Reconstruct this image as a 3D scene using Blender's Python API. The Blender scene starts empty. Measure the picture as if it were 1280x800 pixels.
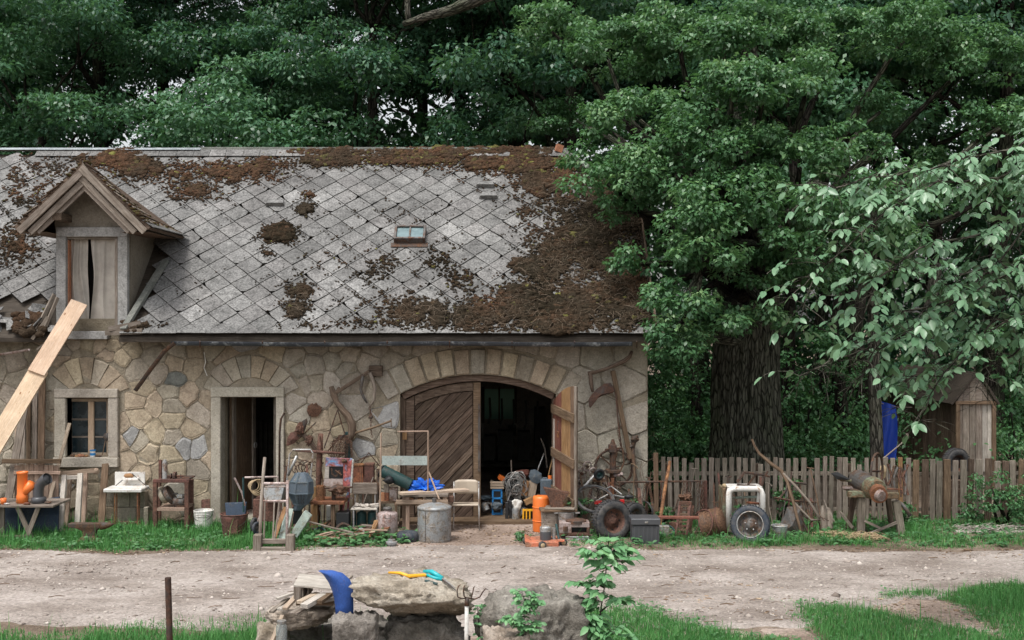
import bpy, math, random
import numpy as np
from mathutils import Vector, Matrix, Euler, noise
random.seed(7); RNG = np.random.default_rng(7)
R = math.radians
C = bpy.context.scene.collection
SC = bpy.context.scene
# ------------------------------------------------------------ camera, light
F0, D0, H0 = 1400.0, 16.667, 3.0          # the lens: 1400 px for a 1280 px wide picture, wall at y=0
cam = bpy.data.objects.new('camera', bpy.data.cameras.new('camera')); C.objects.link(cam)
cam.location = (0, -D0, H0); cam.rotation_euler = (R(90), 0, 0)
cam.data.sensor_width = 36; cam.data.lens = F0/1280*36; cam.data.clip_end = 3000
SC.camera = cam
SUN_EL, SUN_AZ = 66, 215                   # high soft sun behind thin cloud, from behind the camera to the left
w = bpy.data.worlds.new('World'); SC.world = w; w.use_nodes = True
nt = w.node_tree; nt.nodes.clear()
sky = nt.nodes.new('ShaderNodeTexSky'); sky.sky_type = 'NISHITA'; sky.sun_disc = False
sky.sun_elevation = R(SUN_EL); sky.sun_rotation = R(SUN_AZ); sky.dust_density = 4; sky.air_density = 1.2; sky.ozone_density = 1.0
hs = nt.nodes.new('ShaderNodeHueSaturation'); hs.inputs['Saturation'].default_value = 0.22; hs.inputs['Value'].default_value = 1.0
bg = nt.nodes.new('ShaderNodeBackground'); bg.inputs['Strength'].default_value = 0.15
wo = nt.nodes.new('ShaderNodeOutputWorld')
nt.links.new(sky.outputs[0], hs.inputs['Color']); nt.links.new(hs.outputs[0], bg.inputs[0]); nt.links.new(bg.outputs[0], wo.inputs[0])
sl = bpy.data.lights.new('sun', 'SUN'); sl.energy = 1.5; sl.angle = R(14); sl.color = (1, .965, .91)
so = bpy.data.objects.new('sun', sl); C.objects.link(so)
# sun_rotation is measured from +Y clockwise: direction to the sun
_d = Vector((math.sin(R(SUN_AZ))*math.cos(R(SUN_EL)), math.cos(R(SUN_AZ))*math.cos(R(SUN_EL)), math.sin(R(SUN_EL))))
so.rotation_euler = _d.to_track_quat('Z', 'Y').to_euler(); so.location = _d*60
SC.view_settings.view_transform = 'Standard'; SC.view_settings.look = 'None'
SC.view_settings.exposure = 0.6; SC.view_settings.gamma = 1.0
SC.render.engine = 'CYCLES'; SC.cycles.max_bounces = 6; SC.cycles.diffuse_bounces = 4

# ------------------------------------------------------------ helpers
def S(Y): return F0/(D0+Y)
def X_(px, Y): return (px-640)/S(Y)
def Z_(py, Y): return H0-(py-400)/S(Y)
def W(px, py, Y): return Vector((X_(px, Y), Y, Z_(py, Y)))
def gy(py): return 4200.0/(py-400)-D0
def up(v): return v if isinstance(v, Vector) else Vector(v)

class MB:
    """collects shapes in world (or thing-local) coordinates and links them as one mesh"""
    def __init__(s, M=None): s.v = []; s.f = []; s.t = []; s.M = M or Matrix()
    def add(s, vs, fs, tcs=None):
        n = len(s.v); o = Vector((random.random()*50, random.random()*50, random.random()*50))
        s.v += [s.M@up(p) for p in vs]; s.f += [[i+n for i in f] for f in fs]
        s.t += [up(p)+o for p in (tcs or vs)]; return s
    def box(s, c, d, rot=None, tap=1.0):
        ax = sorted(range(3), key=lambda i: -d[i]); vs = []; tc = []
        m = (Euler(rot).to_matrix() if rot and not isinstance(rot, Matrix) else (rot.to_3x3() if rot else Matrix.Identity(3)))
        for z in (-.5, .5):
            for y in (-.5, .5):
                for x in (-.5, .5):
                    k = tap if z > 0 else 1
                    l = (x*d[0]*k, y*d[1]*k, z*d[2]); tc.append((l[ax[0]], l[ax[1]], l[ax[2]])); vs.append(up(c)+m@Vector(l))
        return s.add(vs, [(0,2,3,1),(4,5,7,6),(0,1,5,4),(2,6,7,3),(0,4,6,2),(1,3,7,5)], tc)
    def beam(s, p0, p1, w, h, roll=0, w2=None):
        p0, p1 = up(p0), up(p1); d = p1-p0; L = d.length; q = d.to_track_quat('X', 'Z').to_matrix().to_4x4()@Matrix.Rotation(roll, 4, 'X')
        vs = []; tc = []; w2 = w if w2 is None else w2
        for x, ww in ((0, w), (L, w2)):
            for y, z in ((-1,-1),(1,-1),(1,1),(-1,1)):
                l = Vector((x, y*ww/2, z*h/2)); tc.append(l); vs.append(p0+q@l)
        return s.add(vs, [(3,2,1,0),(4,5,6,7),(0,1,5,4),(1,2,6,5),(2,3,7,6),(3,0,4,7)], tc)
    def tube(s, pts, r, seg=8, cap=True, jit=0):
        pts = [up(p) for p in pts]; n = len(pts); rs = r if hasattr(r, '__len__') else [r]*n
        vs = []; tc = []; L = 0; T0 = None; prev = None
        for i, p in enumerate(pts):
            t = (pts[min(i+1, n-1)]-pts[max(i-1, 0)]).normalized()
            if T0 is None: a = t.orthogonal().normalized()
            else: a = (prev-t*prev.dot(t)); a = a.normalized() if a.length > 1e-6 else t.orthogonal().normalized()
            prev = a; T0 = t; b = t.cross(a)
            if i: L += (p-pts[i-1]).length
            for k in range(seg):
                an = 2*math.pi*k/seg; rr = rs[i]*(1+(random.random()-.5)*jit)
                vs.append(p+a*(math.cos(an)*rr)+b*(math.sin(an)*rr)); tc.append((L, math.cos(an)*rs[i], math.sin(an)*rs[i]))
        fs = [(i*seg+k, i*seg+(k+1)%seg, (i+1)*seg+(k+1)%seg, (i+1)*seg+k) for i in range(n-1) for k in range(seg)]
        if cap: fs += [tuple(range(seg-1, -1, -1)), tuple((n-1)*seg+k for k in range(seg))]
        return s.add(vs, fs, tc)
    def lathe(s, prof, seg=20, M=None, cap=(True, True), jit=0, a0=0, a1=360):
        M = M or Matrix(); vs = []; fs = []; full = (a1-a0) == 360; m = seg if full else seg+1
        for r, z in prof:
            for k in range(m):
                an = R(a0+(a1-a0)*k/seg); j = 1+(random.random()-.5)*jit
                vs.append(Vector((math.cos(an)*r*j, math.sin(an)*r*j, z)))
        for i in range(len(prof)-1):
            for k in range(seg): fs.append((i*m+k, i*m+(k+1)%m, (i+1)*m+(k+1)%m, (i+1)*m+k))
        if full and cap[0]: fs.append(tuple(range(m-1, -1, -1)))
        if full and cap[1]: fs.append(tuple((len(prof)-1)*m+k for k in range(m)))
        return s.add([M@v for v in vs], fs, vs)
    def torus(s, M, Rr, r, seg=28, sec=8, sq=1.0, a0=0, a1=360):
        pts = [M@Vector((math.cos(R(a0+(a1-a0)*k/seg))*Rr, math.sin(R(a0+(a1-a0)*k/seg))*Rr, 0)) for k in range(seg+(0 if a1-a0 == 360 else 1))]
        vs = []; tc = []; full = a1-a0 == 360; n = len(pts); ax = M.to_3x3()@Vector((0,0,1)); c = M@Vector((0,0,0))
        for i, p in enumerate(pts):
            o = (p-c).normalized()
            for k in range(sec):
                an = 2*math.pi*k/sec; vs.append(p+o*(math.cos(an)*r)+ax*(math.sin(an)*r*sq)); tc.append((i*.05, math.cos(an)*r, math.sin(an)*r))
        fs = [(i*sec+k, i*sec+(k+1)%sec, ((i+1)%n)*sec+(k+1)%sec, ((i+1)%n)*sec+k) for i in range(n if full else n-1) for k in range(sec)]
        return s.add(vs, fs, tc)
    def prism(s, poly, y0, y1, M=None):
        """polygon in x,z extruded from y0 to y1"""
        M = M or Matrix(); n = len(poly); vs = [Vector((x, y0, z)) for x, z in poly]+[Vector((x, y1, z)) for x, z in poly]
        a = sum(poly[i][0]*poly[(i+1)%n][1]-poly[(i+1)%n][0]*poly[i][1] for i in range(n))
        f = [tuple(range(n)), tuple(range(2*n-1, n-1, -1))]+[(i, n+i, n+(i+1)%n, (i+1)%n) for i in range(n)]
        if a < 0: f = [tuple(reversed(q)) for q in f]
        f = [tuple(q) for q in f]
        return s.add([M@v for v in vs], f, vs)
    def lump(s, c, rad, sub=2, amp=.25, fr=1.5, flat=None, seed=None):
        vs, fs = ICO[sub]; sd = Vector((random.random()*99,)*3) if seed is None else Vector((seed,)*3); out = []
        for v in vs:
            k = 1+amp*noise.noise(v*fr+sd)*1.6+amp*.5*noise.noise(v*fr*2.7+sd)
            p = Vector((v.x*rad[0]*k, v.y*rad[1]*k, v.z*rad[2]*k))
            if flat is not None and p.z < flat: p.z = flat
            out.append(up(c)+p)
        return s.add(out, fs)
    # pixel helpers: rectangles and lines at a stated depth
    def rb(s, x0, y0, x1, y1, Y, d=.03, rot=None):
        a, b = W(x0, y0, Y), W(x1, y1, Y); c = (a+b)/2; c.y = Y+d/2
        return s.box(c, (abs(b.x-a.x), d, abs(a.z-b.z)), rot)
    def ln(s, pts, r, seg=6, jit=0):
        rr = [q/S(pts[0][2])/1.0 for q in r] if hasattr(r, '__len__') else r/S(pts[0][2])
        return s.tube([W(*p) for p in pts], rr, seg, jit=jit)
    def pl(s, a, b, w, h=.025, roll=R(90)):
        return s.beam(W(*a), W(*b), w/S(a[2]), h, roll)
    def build(s, name, mat, parent=None, smooth=False, bevel=0, label=None, kind=None, loc=None):
        o0 = Vector((0,0,0))
        p = parent
        while p is not None: o0 = o0+p.location; p = p.parent
        if loc is not None: o0 = o0+up(loc)
        me = bpy.data.meshes.new(name); me.from_pydata([v-o0 for v in s.v], [], s.f)
        at = me.attributes.new('tc', 'FLOAT_VECTOR', 'POINT'); at.data.foreach_set('vector', [x for t in s.t for x in t])
        me.materials.append(mat)
        if smooth: me.polygons.foreach_set('use_smooth', [True]*len(me.polygons))
        me.update(); o = bpy.data.objects.new(name, me); C.objects.link(o)
        if parent: o.parent = parent
        if loc is not None: o.location = up(loc)
        if smooth == 'auto' or (smooth and smooth is not True): pass
        if bevel:
            b = o.modifiers.new('bevel', 'BEVEL'); b.width = bevel; b.segments = 1; b.limit_method = 'ANGLE'; b.angle_limit = R(40)
        if label: o['label'] = label
        if kind: o['kind'] = kind
        return o
import bmesh
def _ico(n):
    bm = bmesh.new(); bmesh.ops.create_icosphere(bm, subdivisions=n, radius=1)
    r = ([v.co.copy() for v in bm.verts], [[v.index for v in f.verts] for f in bm.faces]); bm.free(); return r
ICO = {k: _ico(k) for k in (1, 2, 3, 4, 5)}

def tag(o, label=None, cat=None, group=None, kind=None):
    if label: o['label'] = label
    if cat: o['category'] = cat
    if group: o['group'] = group
    if kind: o['kind'] = kind
    return o
def thing(name, label, cat, loc, group=None):
    o = bpy.data.objects.new(name, None); C.objects.link(o); o.location = up(loc); o.empty_display_size = .1
    return tag(o, label, cat, group)
def single(mb, name, mat, label, cat, loc, group=None, **k):
    return tag(mb.build(name, mat, None, loc=loc, **k), label, cat, group)
def stuff(o): o['kind'] = 'stuff'; return o
def structure(o): o['kind'] = 'structure'; return o
def fast(name, V, Fc, mat, rnd=None, parent=None, loc=None, kind=None, smooth=False):
    """big mesh from numpy arrays; Fc is (n,3) or (n,4)"""
    V = np.asarray(V, dtype=np.float32); Fc = np.asarray(Fc, dtype=np.int32); k = Fc.shape[1]
    o0 = np.zeros(3); p = parent
    while p is not None: o0 += np.array(p.location); p = p.parent
    if loc is not None: o0 += np.array(loc)
    me = bpy.data.meshes.new(name); me.vertices.add(len(V)); me.vertices.foreach_set('co', (V-o0).astype(np.float32).ravel())
    me.loops.add(Fc.size); me.loops.foreach_set('vertex_index', Fc.ravel())
    me.polygons.add(len(Fc)); me.polygons.foreach_set('loop_start', np.arange(0, Fc.size, k, dtype=np.int32))
    if smooth: me.polygons.foreach_set('use_smooth', np.ones(len(Fc), dtype=bool))
    a = me.attributes.new('rnd', 'FLOAT', 'POINT'); a.data.foreach_set('value', (np.zeros(len(V)) if rnd is None else rnd).astype(np.float32))
    me.materials.append(mat); me.update(calc_edges=True); me.validate()
    o = bpy.data.objects.new(name, me); C.objects.link(o)
    if parent: o.parent = parent
    if loc is not None: o.location = loc
    if kind: o['kind'] = kind
    return o

# ------------------------------------------------------------ materials
MATS = {}
def nodes(name, rough=.8, spec=.3, metal=0):
    m = bpy.data.materials.new(name); m.use_nodes = True; n = m.node_tree
    b = n.nodes['Principled BSDF']; b.inputs['Roughness'].default_value = rough
    b.inputs['Specular IOR Level'].default_value = spec; b.inputs['Metallic'].default_value = metal
    return m, n, b
def N(n, t, **kw):
    x = n.nodes.new(t)
    for k, v in kw.items():
        if k.startswith('_'): setattr(x, k[1:], v)
        else: x.inputs[k].default_value = v
    return x
def coords(n, src, scale=(1,1,1)):
    mp = N(n, 'ShaderNodeMapping'); mp.inputs['Scale'].default_value = scale
    if src == 'tc': a = N(n, 'ShaderNodeAttribute', _attribute_name='tc'); n.links.new(a.outputs['Vector'], mp.inputs[0])
    elif src == 'obj': a = N(n, 'ShaderNodeTexCoord'); n.links.new(a.outputs['Object'], mp.inputs[0])
    else: a = N(n, 'ShaderNodeNewGeometry'); n.links.new(a.outputs['Position'], mp.inputs[0])
    return mp.outputs[0]
def nz(n, vec, scale, detail=5, rough=.6, dist=0):
    t = N(n, 'ShaderNodeTexNoise', Scale=scale, Detail=detail, Roughness=rough, Distortion=dist); n.links.new(vec, t.inputs['Vector']); return t.outputs['Fac']
def ramp(n, fac, stops):
    r = N(n, 'ShaderNodeValToRGB'); e = r.color_ramp.elements
    while len(e) < len(stops): e.new(.5)
    for i, (p, c) in enumerate(stops):
        e[i].position = p; e[i].color = (c if hasattr(c, '__len__') else (c, c, c))[:3]+(1,) if hasattr(c, '__len__') else (c, c, c, 1)
    n.links.new(fac, r.inputs[0]); return r.outputs[0]
def mix(n, fac, a, b, mode='MIX'):
    x = N(n, 'ShaderNodeMix', _data_type='RGBA', _blend_type=mode)
    for i, v in ((0, fac), (6, a), (7, b)):
        if hasattr(v, 'links') or isinstance(v, bpy.types.NodeSocket): n.links.new(v, x.inputs[i])
        else: x.inputs[i].default_value = v if i == 0 else tuple(v)+(1,)
    return x.outputs[2]
def bump(n, b, h, strength=.5, dist=.01):
    x = N(n, 'ShaderNodeBump', Strength=strength, Distance=dist); n.links.new(h, x.inputs['Height']); n.links.new(x.outputs[0], b.inputs['Normal'])
def objrand(n, col, amt=.25, hue=.02):
    oi = N(n, 'ShaderNodeObjectInfo'); mr = N(n, 'ShaderNodeMapRange'); mr.inputs['To Min'].default_value = 1-amt; mr.inputs['To Max'].default_value = 1+amt
    n.links.new(oi.outputs['Random'], mr.inputs[0]); h = N(n, 'ShaderNodeHueSaturation'); n.links.new(mr.outputs[0], h.inputs['Value'])
    mr2 = N(n, 'ShaderNodeMapRange'); mr2.inputs['To Min'].default_value = .5-hue; mr2.inputs['To Max'].default_value = .5+hue
    wn = N(n, 'ShaderNodeTexWhiteNoise', _noise_dimensions='1D'); n.links.new(oi.outputs['Random'], wn.inputs['W']); n.links.new(wn.outputs['Value'], mr2.inputs[0])
    n.links.new(mr2.outputs[0], h.inputs['Hue']); n.links.new(col, h.inputs['Color']); return h.outputs[0]
def wood(name, a, b, dark=.35, rough=.8, gs=1.0, rnd=.18, knots=False):
    m, n, p = nodes(name, rough, .2)
    v = coords(n, 'tc', (1.5*gs, 22*gs, 22*gs)); g = nz(n, v, 3.0, 6, .65, .4)
    c = ramp(n, g, [(.25, tuple(x*dark for x in a)), (.45, a), (.7, b)])
    v2 = coords(n, 'tc'); st = nz(n, v2, 4, 4, .6)
    c = mix(n, ramp(n, st, [(.35, 0.0), (.7, .55)]), c, tuple(x*.55 for x in a))
    v3 = coords(n, 'tc', (6, 90, 90)); g2 = nz(n, v3, 3, 3, .6)
    c = mix(n, .35, c, ramp(n, g2, [(.3, .25), (.7, .9)]), 'OVERLAY')
    if knots:
        vv = N(n, 'ShaderNodeTexVoronoi', Scale=4.5); n.links.new(coords(n, 'tc', (1, 2.2, 1)), vv.inputs['Vector'])
        c = mix(n, ramp(n, vv.outputs['Distance'], [(.05, 1.0), (.13, 0.0)]), c, (.22, .09, .03))
    c = objrand(n, c, rnd, .006); n.links.new(c, p.inputs['Base Color']); bump(n, p, g, .6, .006); MATS[name] = m; return m
def rustm(name, a, rust=(.16, .06, .03), amt=.5, rough=.55, metal=0, scale=9, spec=.35, bs=.3):
    """painted or bare surface a that rusts or grimes towards rust; amt 0..1"""
    m, n, p = nodes(name, rough, spec, metal); v = coords(n, 'tc')
    f = nz(n, v, scale, 8, .68, .5); f2 = nz(n, v, scale*5, 4, .6)
    e = 1-amt; c = mix(n, ramp(n, f, [(max(.02, e*.55+.1), 0.0), (e*.55+.25, 1.0)]), mix(n, .35, a, ramp(n, f2, [(.3, .2), (.75, .8)]), 'OVERLAY'),
            mix(n, ramp(n, f2, [(.35, 0.0), (.65, 1.0)]), tuple(x*.5 for x in rust), tuple(min(1, x*1.5) for x in rust)))
    g = nz(n, v, 2.5, 5, .6); c = mix(n, ramp(n, g, [(.3, .5), (.55, 0.0)]), c, tuple(x*.4+.01 for x in a))
    n.links.new(objrand(n, c, .08, .01), p.inputs['Base Color']); rr = ramp(n, f, [(.3, rough*.75), (.7, min(1, rough+.35))]); n.links.new(rr, p.inputs['Roughness'])
    bump(n, p, mix(n, .5, f, f2), bs, .004); MATS[name] = m; return m
def rubber(name, a=(.03, .032, .036)):
    m, n, p = nodes(name, .7, .35); v = coords(n, 'tc'); f = nz(n, v, 14, 6, .7)
    n.links.new(mix(n, ramp(n, f, [(.42, 0.0), (.75, .6)]), a, (.17, .15, .13)), p.inputs['Base Color']); bump(n, p, f, .3, .003); MATS[name] = m; return m
def stonem(name, a, b, c3, rough=.9, rnd=.14, src='pos', bs=.7, stain=None, hue=.010):
    m, n, p = nodes(name, rough, .15); v = coords(n, src)
    f = nz(n, v, 3.2, 8, .62); g = nz(n, v, 42, 4, .7); h = nz(n, v, 11, 6, .65)
    c = ramp(n, f, [(.3, a), (.5, b), (.7, c3)]); c = mix(n, ramp(n, h, [(.25, .55), (.5, 0.0)]), c, tuple(x*.45 for x in a))
    c = mix(n, .5, c, ramp(n, g, [(.3, .2), (.75, .85)]), 'OVERLAY')
    vo = N(n, 'ShaderNodeTexVoronoi', Scale=22); n.links.new(v, vo.inputs['Vector'])
    c = mix(n, ramp(n, vo.outputs['Distance'], [(.1, .35), (.2, 0.0)]), c, tuple(x*.4 for x in a))
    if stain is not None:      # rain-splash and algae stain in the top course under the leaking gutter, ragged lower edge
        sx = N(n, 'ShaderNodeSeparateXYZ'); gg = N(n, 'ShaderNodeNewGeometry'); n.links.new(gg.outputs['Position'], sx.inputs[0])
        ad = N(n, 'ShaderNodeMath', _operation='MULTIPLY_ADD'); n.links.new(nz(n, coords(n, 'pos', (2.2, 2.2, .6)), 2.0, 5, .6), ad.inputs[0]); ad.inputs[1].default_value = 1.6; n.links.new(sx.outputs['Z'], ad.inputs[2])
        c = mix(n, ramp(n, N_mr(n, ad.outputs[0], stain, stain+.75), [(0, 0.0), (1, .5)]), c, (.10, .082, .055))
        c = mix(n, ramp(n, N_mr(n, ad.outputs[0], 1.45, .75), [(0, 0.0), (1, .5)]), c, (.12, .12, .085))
    n.links.new(objrand(n, c, rnd, hue), p.inputs['Base Color'])
    bump(n, p, mix(n, .5, h, mix(n, .5, g, f)), bs*1.3, .03); MATS[name] = m; return m
def N_mr(n, s, a, b):
    mr = N(n, 'ShaderNodeMapRange'); mr.inputs['From Min'].default_value = a; mr.inputs['From Max'].default_value = b; n.links.new(s, mr.inputs[0]); return mr.outputs[0]
def leafm(name, a, b, c, rough=.42, spec=.5, trans=.25, big=.5):
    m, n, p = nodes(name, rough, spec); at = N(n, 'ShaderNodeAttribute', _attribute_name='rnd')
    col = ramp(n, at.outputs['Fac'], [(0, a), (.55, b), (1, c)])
    f = nz(n, coords(n, 'pos'), big, 3, .5); col = mix(n, ramp(n, f, [(.4, 0.0), (.65, .5)]), col, b)
    n.links.new(col, p.inputs['Base Color'])
    if trans:
        t = N(n, 'ShaderNodeBsdfTranslucent'); n.links.new(mix(n, .5, col, (.1, .22, .03)), t.inputs[0]); ms = N(n, 'ShaderNodeMixShader'); ms.inputs[0].default_value = trans
        n.links.new(p.outputs[0], ms.inputs[1]); n.links.new(t.outputs[0], ms.inputs[2]); n.links.new(ms.outputs[0], n.nodes['Material Output'].inputs[0])
    MATS[name] = m; return m
def plain(name, a, rough=.5, spec=.4, metal=0, var=.3, sc=12):
    m, n, p = nodes(name, rough, spec, metal); f = nz(n, coords(n, 'tc'), sc, 5, .65)
    n.links.new(mix(n, ramp(n, f, [(.35, 0.0), (.75, var)]), a, tuple(x*.4+.03 for x in a)), p.inputs['Base Color']); bump(n, p, f, .15, .003); MATS[name] = m; return m
def glassm(name, a, rough=.12):
    m, n, p = nodes(name, rough, .6); f = nz(n, coords(n, 'tc'), 5, 6, .6)
    n.links.new(mix(n, ramp(n, f, [(.4, 0.0), (.7, .5)]), a, tuple(x*2+.04 for x in a)), p.inputs['Base Color']); n.links.new(ramp(n, f, [(.3, rough), (.7, rough+.35)]), p.inputs['Roughness']); MATS[name] = m; return m

M_tan = stonem('sandstone_tan', (.32, .255, .185), (.40, .33, .24), (.47, .395, .295), stain=2.75)
M_grey = stonem('stone_grey', (.29, .25, .195), (.37, .325, .26), (.43, .38, .31), stain=2.75)
M_blue = stonem('stone_bluegrey', (.27, .265, .255), (.35, .345, .335), (.42, .415, .40), stain=2.9)
M_darkst = stonem('stone_dark', (.10, .105, .095), (.15, .155, .14), (.2, .2, .18))
M_ashlar = stonem('stone_ashlar', (.30, .27, .22), (.38, .345, .285), (.44, .40, .34), stain=2.7, rnd=.08, hue=.01)
M_mortar = stonem('mortar', (.25, .21, .155), (.32, .275, .21), (.38, .33, .26), stain=2.75, bs=1)
M_plaster = stonem('lime_plaster', (.30, .27, .22), (.37, .335, .28), (.42, .385, .325), stain=2.7, bs=.5)
M_conc = stonem('cast_stone', (.34, .305, .25), (.41, .37, .31), (.47, .43, .365), bs=.35, rnd=.05, hue=.01)
M_frame = stonem('dormer_frame_render', (.24, .235, .225), (.31, .305, .295), (.38, .375, .36), bs=.3, rnd=.04, hue=.01)
M_dusty, n_, p_ = nodes('dusty_window_glass', .6, .3); p_.inputs['Base Color'].default_value = (.2, .27, .25, 1)
t_ = N(n_, 'ShaderNodeBsdfTranslucent'); t_.inputs[0].default_value = (.55, .75, .68, 1); s_ = N(n_, 'ShaderNodeMixShader'); s_.inputs[0].default_value = .7
n_.links.new(p_.outputs[0], s_.inputs[1]); n_.links.new(t_.outputs[0], s_.inputs[2]); n_.links.new(s_.outputs[0], n_.nodes['Material Output'].inputs[0])
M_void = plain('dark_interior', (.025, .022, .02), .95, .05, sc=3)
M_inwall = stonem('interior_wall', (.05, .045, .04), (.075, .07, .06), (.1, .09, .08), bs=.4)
M_oldwood = wood('old_grey_wood', (.19, .155, .125), (.34, .30, .26))
M_brownwood = wood('brown_wood', (.13, .085, .055), (.25, .175, .12))
M_doorwood = wood('gate_wood', (.085, .058, .042), (.20, .15, .115), rnd=.3)
M_fence = wood('fence_wood', (.17, .145, .115), (.33, .285, .235), rnd=.3)
M_raw = wood('raw_pine', (.58, .42, .29), (.68, .54, .41), dark=.75, rnd=.05, knots=True)
M_pale = wood('pale_timber', (.40, .31, .23), (.55, .46, .37), dark=.6)
M_pinkwood = wood('pinkish_boards', (.34, .24, .18), (.48, .37, .29), dark=.6)
M_redwood = wood('red_painted_wood', (.17, .06, .045), (.30, .16, .11), rnd=.2)
M_orwood = wood('orange_wood', (.25, .14, .065), (.38, .245, .135), rnd=.2)
M_whitewood = wood('bleached_wood', (.42, .38, .33), (.60, .55, .5), dark=.6)
M_rust = rustm('rust', (.085, .055, .042), (.115, .058, .036), .6, .8)
M_darkwood_eaveshade = wood('dark_wood_eave_shade', (.045, .036, .028), (.085, .07, .058))  # wood blackened to put eave shadow into the colour; also roofs the shed
M_rustdark = rustm('dark_rusty_iron', (.055, .042, .036), (.10, .05, .03), .45, .7)
M_rustred = rustm('red_rust', (.175, .078, .058), (.10, .052, .038), .5, .75)
M_rustor = rustm('orange_rust', (.33, .14, .06), (.15, .065, .035), .5, .75)
M_iron = rustm('grey_iron', (.13, .125, .12), (.12, .07, .045), .35, .55, metal=.4)
M_zinc = rustm('zinc', (.36, .38, .39), (.27, .23, .19), .38, .45, metal=.45)
M_steel = rustm('pale_steel', (.45, .45, .44), (.25, .17, .12), .3, .4, metal=.5)
M_whiteen = rustm('white_enamel', (.72, .70, .66), (.3, .17, .09), .22, .4)
M_whitepl = rustm('white_plastic', (.72, .70, .66), (.35, .3, .25), .25, .45)
M_orange = plain('orange_plastic', (.80, .19, .035), .4, .5, var=.2)
M_orpaint = rustm('orange_paint', (.60, .20, .10), (.28, .16, .10), .4, .6)
M_dkgrey = plain('dark_grey_plastic', (.07, .073, .08), .35, .5, var=.2)
M_bluedk = rustm('dark_blue_sheet', (.025, .045, .075), (.07, .075, .08), .25, .5)
M_tarp = plain('blue_tarp', (.01, .13, .62), .35, .5, var=.2)
M_tarpdk = plain('blue_sheet_hung', (.01, .05, .35), .5, .4, var=.3)
M_bluepaint = rustm('blue_paint', (.035, .10, .36), (.2, .14, .1), .12, .4, scale=14)
M_greyblue = rustm('blue_grey_plastic', (.095, .125, .15), (.16, .16, .15), .2, .45)
M_mint = rustm('mint_paint', (.36, .43, .38), (.2, .17, .12), .25, .6)
M_green = rustm('dark_green_paint', (.02, .06, .06), (.07, .06, .05), .2, .35)
M_greenmc = rustm('machine_green', (.20, .25, .17), (.14, .09, .05), .5, .6)
M_rubber = rubber('rubber')
M_rubblue = rubber('rubber_bluish', (.03, .04, .055))
M_yellow = plain('yellow_plastic', (.85, .42, .02), .4, .5, var=.15)
M_teal = plain('teal_plastic', (.01, .38, .42), .35, .5, var=.15)
M_beige = plain('beige_laminate', (.50, .42, .33), .45, .4, var=.25)
M_cloth = plain('curtain_cloth', (.43, .395, .35), .95, .05, var=.75, sc=3)
M_grimeglass = glassm('grimy_glass', (.015, .028, .034))
M_skyglass = glassm('skylight_glass', (.10, .16, .17), .2)
M_teala = rustm('pale_glass_board', (.40, .46, .44), (.3, .28, .25), .2, .35)
M_chipblue = rustm('chipped_blue_paint', (.12, .36, .58), (.30, .08, .07), .5, .5, scale=6)
M_boulder = stonem('boulder_tan', (.19, .15, .11), (.40, .34, .28), (.50, .45, .39), src='obj', bs=1.5, rnd=.06, hue=.01)
M_bouldergr = stonem('boulder_grey', (.08, .072, .06), (.22, .20, .175), (.36, .335, .30), src='obj', bs=1.6, rnd=.1, hue=.01)
M_brick = stonem('brick_red', (.30, .13, .07), (.36, .17, .1), (.4, .22, .14), bs=.4)
M_cable = plain('cable_grey', (.2, .2, .19), .5, .4, var=.5)
M_black = plain('black_plastic', (.02, .021, .023), .5, .4)
M_reflector = plain('red_reflector', (.55, .02, .02), .25, .6, var=.1)
M_cyan = plain('bright_blue_plastic', (.02, .22, .55), .45, .4)
M_card = plain('cardboard', (.36, .2, .1), .8, .1)
M_pinkmetal = rustm('pinkish_metal', (.40, .33, .31), (.2, .12, .09), .35, .5, metal=.2)
M_gutter = rustm('gutter_zinc', (.06, .07, .085), (.3, .32, .33), .25, .4, metal=.3, scale=5)
M_ridge = rustm('ridge_metal', (.42, .46, .48), (.3, .3, .3), .2, .35, metal=.6)
M_straw = plain('dry_straw', (.42, .32, .2), .9, .1)
L_oak = leafm('oak_leaves', (.045, .12, .054), (.105, .235, .100), (.26, .41, .18), rough=.40, spec=.55, trans=.35)
L_back = leafm('forest_leaves', (.030, .092, .054), (.064, .165, .095), (.155, .28, .16), rough=.42, spec=.55, trans=.35)
L_backlt = leafm('light_forest_leaves', (.048, .135, .07), (.10, .23, .12), (.20, .35, .19), rough=.42, spec=.55, trans=.35)
L_cherry = leafm('cherry_leaves', (.075, .18, .09), (.15, .29, .155), (.27, .43, .26), rough=.36, spec=.6)
L_shrub = leafm('shrub_leaves', (.035, .105, .04), (.07, .19, .07), (.15, .31, .11), rough=.5)
L_sap = leafm('sapling_leaves', (.08, .22, .09), (.16, .36, .16), (.28, .50, .22), rough=.42)
L_grass = leafm('grass_blades', (.045, .165, .045), (.10, .30, .085), (.26, .42, .16), rough=.6, spec=.2, trans=.3, big=1.2)
L_weed = leafm('weed_leaves', (.04, .12, .04), (.085, .22, .08), (.17, .32, .14), rough=.5, trans=.25)
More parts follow.
